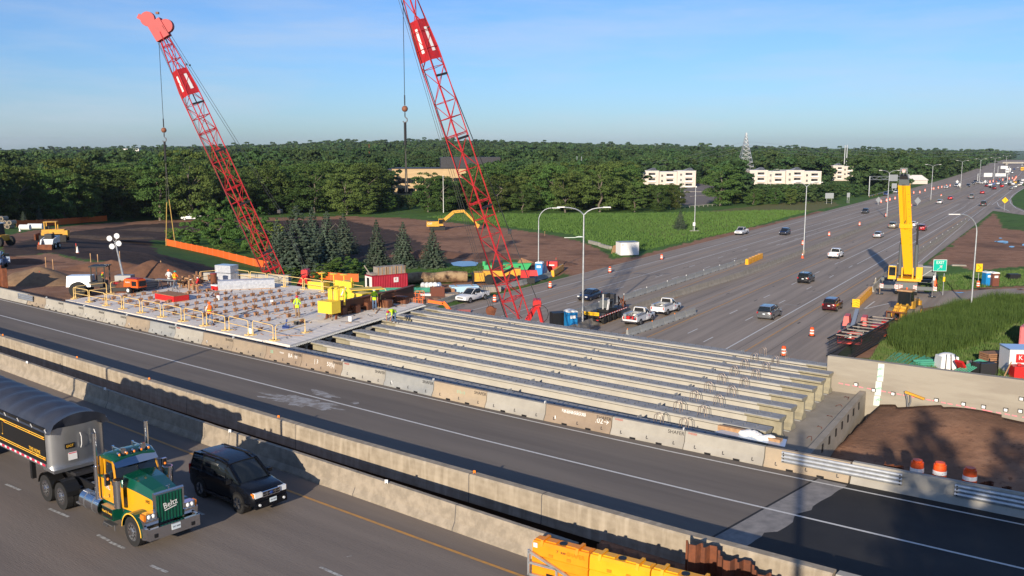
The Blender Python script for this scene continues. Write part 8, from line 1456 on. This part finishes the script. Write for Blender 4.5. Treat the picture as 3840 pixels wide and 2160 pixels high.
for k in range(7):q=MB();q.box((0,0,.15+.2*k),(3.0,1.4,.15),'wood');q.build('timber',t)
t=thing('site_shed','tall white site cabin with a red square logo at the right edge','cabin',at(3850,1400,.03),-.12);q=MB();q.box((0,0,1.3),(4.4,2.5,2.5),'white');q.build('walls',t);q=MB();q.box((0,0,2.6),(4.5,2.6,.1),'p_lightblue');q.build('roof',t);q=MB();q.box((-1.2,-1.27,1.75),(.85,.02,.85),'red');lg=q.build('logo_plate',t);text(lg,'K',.62,'white',(-1.2,-1.29,1.8),(math.pi/2,0,0));text(t,'33356',.2,'stencil_black',(-1.2,-1.27,1.15),(math.pi/2,0,0));q=MB();[q.box((x,-1.27,1.3),(.03,.03,2.3),'sign_back')for x in(.1,.7,1.3)];q.build('seam',t,kind='stuff')
t=thing('fuel_tank','bright red tank box in front of the white cabin at the right edge','tank',at(3830,1425,.03),-.1);q=MB();q.box((0,0,.8),(1.9,1.2,1.2),'red');q.cyl((-.3,0,1.4),(-.3,0,1.6),.2,'red',8);q.build('body',t);q=MB();q.box((0,0,.1),(2.4,1.6,.2),'white');q.build('skid',t);q=MB();q.bar((-1.9,-.4,0),(-.9,.3,1.7),.08,'lumber');q.build('prop',t)
t=thing('shipping_container','faded pink red shipping container at the right edge beyond the white cabin','container',at(3885,1300,.03),.9);container(t,6.1,2.44,2.6,'container_pink')
t=G('old_tyre','dark bin lying in the grass right of the toilet pair','bin',3800,1048);q=MB();q.box((0,0,.5),(1.8,1.2,.9),'black');q.build('bin',t)
t=G('dark_bin','dark machine in the shade behind the yellow crane basket','machine',3488,1062);q=MB();q.sph((0,0,.9),1.1,'black',9,(1.2,.9,.8));q.build('body',t)
t=G('concrete_slab','pale broken slab on the brown earth beyond the exit sign','slab',3595,997,-.2);q=MB();q.box((0,0,.12),(2.6,.9,.25),'concrete',taper=(.9,.8));q.build('slab',t)
t=thing('rebar_clamp','yellow clamp tool hanging on the wing wall with twisted wires','tool',B(32.1,wz(32.1)-.35,7.45),BANG);q=MB();q.bar((-.5,0,.25),(.6,0,.0),.16,'cyellow',.12);q.build('clamp',t);q=MB();q.tube([Vector((-.5,0,.3)),Vector((-.35,0,-.2)),Vector((-.3,0,-.7))],.06,'grey_metal',5);q.tube([Vector((-.2,0,.2)),Vector((-.15,0,-.3)),Vector((-.28,0,-.7))],.04,'grey_metal',5);q.build('wires',t,kind='stuff')
# ------------------------------------------------------------ buildings
mat('sandstone',(.55,.40,.22),.8,col2=(.45,.32,.17),scale=.25,stretch=(1,1,6));mat('clad_dark',(.035,.035,.04),.5);mat('flat_white',(.62,.55,.49),.8);mat('flat_trim',(.74,.71,.67),.7);mat('shingle',(.30,.32,.34),.8)
p=at(1590,736,0);bo=thing('office_building','sandstone and dark clad office block standing among the trees','building',(p.x,402,0),.12)
q=MB();q.box((10,6,6.3),(44,14,12.6),'sandstone');q.box((-18,7,6.0),(13,14,12.9),'clad_dark');q.build('wall',bo);q=MB();q.box((22,8,15),(26,10,5),'clad_dark');q.build('penthouse',bo);q=MB();q.box((10,6,12.8),(44.6,14.6,.4),'clad_dark');q.build('roof',bo)
for z in(3.2,7.6):
 for x in range(-9,30,4):q=MB();q.box((x+1,-1.05,z),(3.4,.12,2.2),'glass_dark');w_=q.build('window',bo);q=MB();[q.box((x+1+d,-1.13,z),(.1,.06,2.2),'clad_dark')for d in(-1.2,0,1.2)];q.build('mullion',w_,kind='stuff')
for z in(3.4,7.8):q=MB();q.box((-18,-.05,z),(11,.12,2.4),'glass_dark');q.build('window',bo)
def flats(lb,u0,u1,vt,y,hh,rz=0,steps=4,seed=1):
 a,b=atd(u0,vt,y),atd(u1,vt,y);W_=b.x-a.x;z1=a.z;t=thing('apartment_building',lb,'building',(a.x,y,0),rz);n=max(2,int(W_/9));w=W_/n
 for i in range(n):
  h=z1-(.6 if i%2 else 0);dy=1.6 if i%2 else 0;q=MB();q.box((w*(i+.5),6+dy,h/2),(w-.02,12,h),'flat_white');q.build('wall',t);q=MB();q.box((w*(i+.5),6+dy,h+.12),(w+.2,12.4,.25),'flat_trim');q.build('roof_edge',t)
  if i%2==0:q=MB();q.add([(w*i+.4*w,dy,h+.2),(w*i+.9*w,dy,h+.2),(w*i+.9*w,dy+7,h+1.7),(w*i+.75*w,dy+7,h+1.7)],[(0,1,2,3),(3,2,1,0)],'shingle');q.add([(w*i+.4*w,dy,h+.2),(w*i+.75*w,dy+7,h+1.7),(w*i+.4*w,dy+9,h+.2)],[(0,1,2)],'shingle');q.build('roof',t)
  for f in range(3):
   z=h-1.9-2.9*f
   if z<.5:continue
   bx=w*(i+.62);q=MB();q.box((bx,dy-.02,z),(w*.36,.1,2.0),'clad_dark');q.box((bx-.1*w,dy-.08,z-.1),(w*.12,.05,1.7),'glass_dark');bal=q.build('balcony',t);q=MB();q.box((bx,dy-.7,z-.65),(w*.42,.08,.95),'flat_trim');q.box((bx,dy-.35,z-1.1),(w*.42,.8,.12),'flat_trim');q.build('balustrade',bal)
   q=MB();q.box((w*(i+.2),dy-.04,z),(1.1,.08,1.2),'glass_dark');wn_=q.build('window',t);q=MB();[q.box((w*(i+.2)+d,dy-.09,z),(.1,.06,1.3),'flat_trim')for d in(-.55,0,.55)];q.build('frame',wn_,kind='stuff')
flats('pale three storey flats, the block left of the pylon',2402,2610,642,512,10);flats('pale three storey flats, long block right of the pylon',2812,3085,640,500,10);flats('pale flats peeking over the trees beyond the twin chimneys',3125,3205,622,610,12);flats('little pale flats roofline behind the left block',2515,2600,628,640,10)
for(u,v,y,lb)in[(3425,690,560,'low white house roof between trees beside the freeway')]:a=atd(u,675,y);t=thing('house',lb,'building',(a.x,y,0),.1);q=MB();q.box((0,0,a.z/2),(13,9,a.z),'flat_white');q.build('wall',t);q=MB();q.add([(-7,-5,a.z),(7,-5,a.z),(7,5,a.z),(-7,5,a.z),(-5,0,a.z+3),(5,0,a.z+3)],[(0,1,5,4),(2,3,4,5),(1,2,5),(3,0,4)],'flat_trim');q.build('roof',t)
for(u,v,y,w,lb)in[(1000,572,1500,60,'long white low building far on the left slope'),(490,560,1700,34,'small pale building far left on the ridge'),(1350,563,1500,14,'tiny white roof in the far woods left of the second boom'),(90,607,900,12,'tiny white shed far left in the woods')]:a=atd(u,v,y);t=thing('far_building',lb,'building',(a.x,y,a.z-9),0);q=MB();q.box((0,0,5),(w,12,10),'flat_trim');q.build('wall',t);q=MB();q.box((0,0,10.2),(w*1.01,13,.6),'shingle');q.build('roof',t)
def pylon(lb,u,vt,y,w,m='galvanised',thick=.16):
 a=atd(u,vt,y);h=a.z;t=thing('power_pylon',lb,'pylon',(a.x,y,0));q=MB();f=lambda z:w/2*(1-z/h)**1.15+.25;zs=[h*(1-(1-i/12)**1.25)for i in range(13)]
 for i in range(12):
  for k in range(4):c=[(1,1),(1,-1),(-1,-1),(-1,1)];A=lambda z,k:Vector((c[k%4][0]*f(z),c[k%4][1]*f(z),z));q.bar(A(zs[i],k),A(zs[i+1],k),thick*1.5,m);q.bar(A(zs[i],k),A(zs[i+1],k+1),thick,m);q.bar(A(zs[i],k+1),A(zs[i+1],k),thick,m);q.bar(A(zs[i+1],k),A(zs[i+1],k+1),thick,m)
 q.build('lattice',t,kind='stuff')
 for z,L_ in((h*.80,1.5),(h*.87,1.2),(h*.94,.9)):q=MB();q.bar((-L_,0,z),(L_,0,z),thick*1.6,m);q.build('cross_arm',t)
 return t
pylon('tall grey lattice pylon rising over the flats',2799,498,600,12.5)
for i,(u,vt,vb,y,lb)in enumerate([(3170,545,620,640,'twin tall poles, the one on the side of the pylon'),(3178,543,620,645,'twin tall poles, the one on the side of the freeway'),(2164,585,640,430,'white pole sticking out of the big lawn edge tree, taller one'),(2181,587,640,440,'white pole sticking out of the big lawn edge tree, shorter one'),(1384,540,620,700,'thin far mast left of the sandstone office'),(208,582,608,900,'pale far pole in the left woods, first of two'),(227,583,608,900,'pale far pole in the left woods, second of two'),(316,540,570,1600,'far radio mast on the left ridge'),(95,578,610,1000,'far dark pylon in the left woods')]):
 a=atd(u,vt,y);t=thing('pole',lb,'pole',(a.x,y,0));q=MB();q.cyl((0,0,0),(0,0,a.z),.45 if y>600 else.2,'galvanised' if i<4 or i>4 else 'rust',6,.3 if y>600 else.15);q.build('shaft',t)
wr_=thing('power_line','faint power lines crossing the woods from the pylon towards the freeway','wires',(0,0,0));Pp=atd(2799,530,600)
for dz in(0,-2.5,-5):
 for(u,v,y)in[(2000,640,520),(3840,560,760)]:e=atd(u,v,y);q=MB();q.tube([Vector((Pp.x+(e.x-Pp.x)*k/8,Pp.y+(e.y-Pp.y)*k/8,Pp.z+dz+(e.z-Pp.z)*k/8-5*math.sin(math.pi*k/8)))for k in range(9)],.05,'galvanised',4);q.build('wire',wr_)
t=thing('overpass','pale distant overpass across the end of the freeway','bridge',at(3845,618,0));q=MB();q.box((0,0,2.6),(60,8,1.8),'concrete_light');q.build('deck',t)
for x in(-30,0,30):q=MB();q.box((x*.8,0,.8),(2,6,1.8),'concrete_light');q.build('pier',t)
t=thing('guardrail','dark guardrail along the ramp under the first sign gantry','guardrail',at(3260,740,0));a,b=at(3260,738,0),at(3345,715,0);q=MB();q.bar((0,0,.6),b-a+Vector((0,0,.6)),.08,'galvanised',.35);q.build('rail',t)
for k in range(10):q=MB();q.box((b-a)*k/9+Vector((0,0,.35)),(.15,.15,.7),'wood');q.build('post',t)
t=thing('rail_fence','low white rail fence at the edge of the parking lot','fence',at(2515,785,0));a,b=at(2515,785,0),at(2735,768,0);q=MB();q.bar((0,0,.7),b-a+Vector((0,0,.7)),.1,'concrete_light',.14);q.build('rail',t)
for k in range(14):q=MB();q.box((b-a)*k/13+Vector((0,0,.35)),(.12,.12,.7),'concrete_light');q.build('post',t)
for i,(u1,v1,u2,v2)in enumerate([(2553,718,2735,722),(2590,737,2660,731),(2552,744,2560,741),(2510,746,2560,742),(2675,714,2730,716)]):
 a,b=at(u1,v1,0),at(u2,v2,0);q=MB();q.bar((0,0,.08),b-a+Vector((0,0,.08)),.5,'concrete_light',.16);o=q.build('kerb',None,a);o['kind']='structure'
# ------------------------------------------------------------ tall reeds and lawn grass
def blades(name,poly,n,h,w,m,seed):
 rg=np.random.RandomState(seed);us=[p[0]for p in poly];vs=[p[1]for p in poly];W=[np.array(at(u,v,0))[:2]for u,v in poly];xs=[p[0]for p in W];ys=[p[1]for p in W];X=rg.uniform(min(xs),max(xs),n*4);Y=rg.uniform(min(ys),max(ys),n*4)
 ok=pip(X,Y,[tuple(p)for p in W]);X,Y=X[ok][:n],Y[ok][:n];n=len(X);Z=terr(X,Y)-.05;hh=h*rg.uniform(.45,1.15,n)*(.65+.7*vnoise(X,Y,5,seed));a=rg.uniform(0,6.28,n);ww=w*rg.uniform(.6,1.3,n);dx,dy=np.cos(a)*ww,np.sin(a)*ww;lx,ly=rg.normal(size=n)*.14*hh,rg.normal(size=n)*.14*hh
 V=np.stack([np.stack([X-dx,Y-dy,Z],-1),np.stack([X+dx,Y+dy,Z],-1),np.stack([X+lx,Y+ly,Z+hh],-1)],1).reshape(-1,3);me=bpy.data.meshes.new(name);me.vertices.add(3*n);me.vertices.foreach_set('co',V.ravel());me.loops.add(3*n);me.loops.foreach_set('vertex_index',np.arange(3*n));me.polygons.add(n);me.polygons.foreach_set('loop_start',np.arange(0,3*n,3));me.polygons.foreach_set('loop_total',np.full(n,3));me.update(calc_edges=True);me.materials.append(MATS[m]);o=bpy.data.objects.new(name,me);COL.objects.link(o);o['kind']='stuff'
leafmat('reed',(.035,.085,.016),(.060,.12,.026));leafmat('lawn_blade',(.055,.115,.022),(.085,.150,.034));leafmat('tall_grass',(.065,.125,.025),(.12,.155,.05))
blades('reeds',[(3340,1250),(3450,1200),(3600,1150),(3700,1135),(3900,1120),(3900,1200),(3780,1230),(3700,1290),(3600,1320),(3480,1345),(3400,1340),(3330,1300)],64000,1.7,.032,'reed',1)
blades('tall_grass',[(3300,1290),(3340,1250),(3480,1345),(3600,1320),(3700,1290),(3800,1225),(3950,1190),(3950,1440),(3600,1440),(3380,1420),(3250,1380)],34000,.5,.04,'tall_grass',2)
blades('tall_grass',[(3470,1100),(3440,1060),(3560,1030),(3900,1010),(3900,1068),(3700,1078),(3560,1090)],14000,.5,.06,'tall_grass',3)
blades('lawn_grass',[(2300,965),(2480,925),(2750,870),(3040,790),(2900,790),(2400,800),(1700,805),(1600,815),(1900,850),(2150,880),(2290,940)],60000,.55,.11,'lawn_blade',4)
blades('lawn_grass',[(1480,1060),(1650,1012),(1840,1000),(1990,985),(1990,1010),(1830,1040),(1640,1056)],16000,.45,.06,'lawn_blade',5)
# ------------------------------------------------------------ what stands behind the viewer and throws shade into the picture
mp_=thing('camera_pole','tall pole standing under the viewpoint','pole',(-.05,-.75,7.2));q=MB();q.cyl((0,0,0),(0,0,14.2),.17,'galvanised',12,.13);q.build('shaft',mp_)
def sunward(P,dist):return Vector(P)+sv*dist
lp_=sunward(at(800,1306,8.5),30);t=thing('street_lamp','lamp beside the near bridge outside the picture','street lamp',(lp_.x,lp_.y,7));q=MB();q.cyl((0,0,0),(0,0,lp_.z-7),.10,'galvanised',8);q.build('pole',t)
for(u,v,z,dist,h_,lb)in[(3465,1560,7.0,60,13,'spruce behind the viewer right of the pole'),(3330,1690,6.5,60,9,'smaller spruce behind the viewer'),(3600,1760,6.5,62,11,'second spruce behind the viewer'),(3760,1640,6.8,62,12,'third spruce behind the viewer'),(3900,1700,7.6,62,13,'fifth spruce behind the viewer')]:
 c=sunward(at(u,v,z),dist);plant('spruce_tree',lb,'tree',(c.x,c.y,c.z-h_),h_*1.05,SP[2],TK[0],None,None,1.35)
# ------------------------------------------------------------ air
hz_=bpy.data.materials.new('haze');hz_.use_nodes=True;n_=hz_.node_tree.nodes;n_.remove(n_['Principled BSDF']);pv=n_.new('ShaderNodeVolumePrincipled');pv.inputs['Color'].default_value=(.72,.84,1.0,1);pv.inputs['Density'].default_value=.00005;pv.inputs['Anisotropy'].default_value=.2
hz_.node_tree.links.new(pv.outputs[0],n_['Material Output'].inputs['Volume']);q=MB();q.box((0,0,20),(15200,15200,120),hz_);ob=q.build('haze',kind='stuff')
bpy.data.scenes.remove(TS)
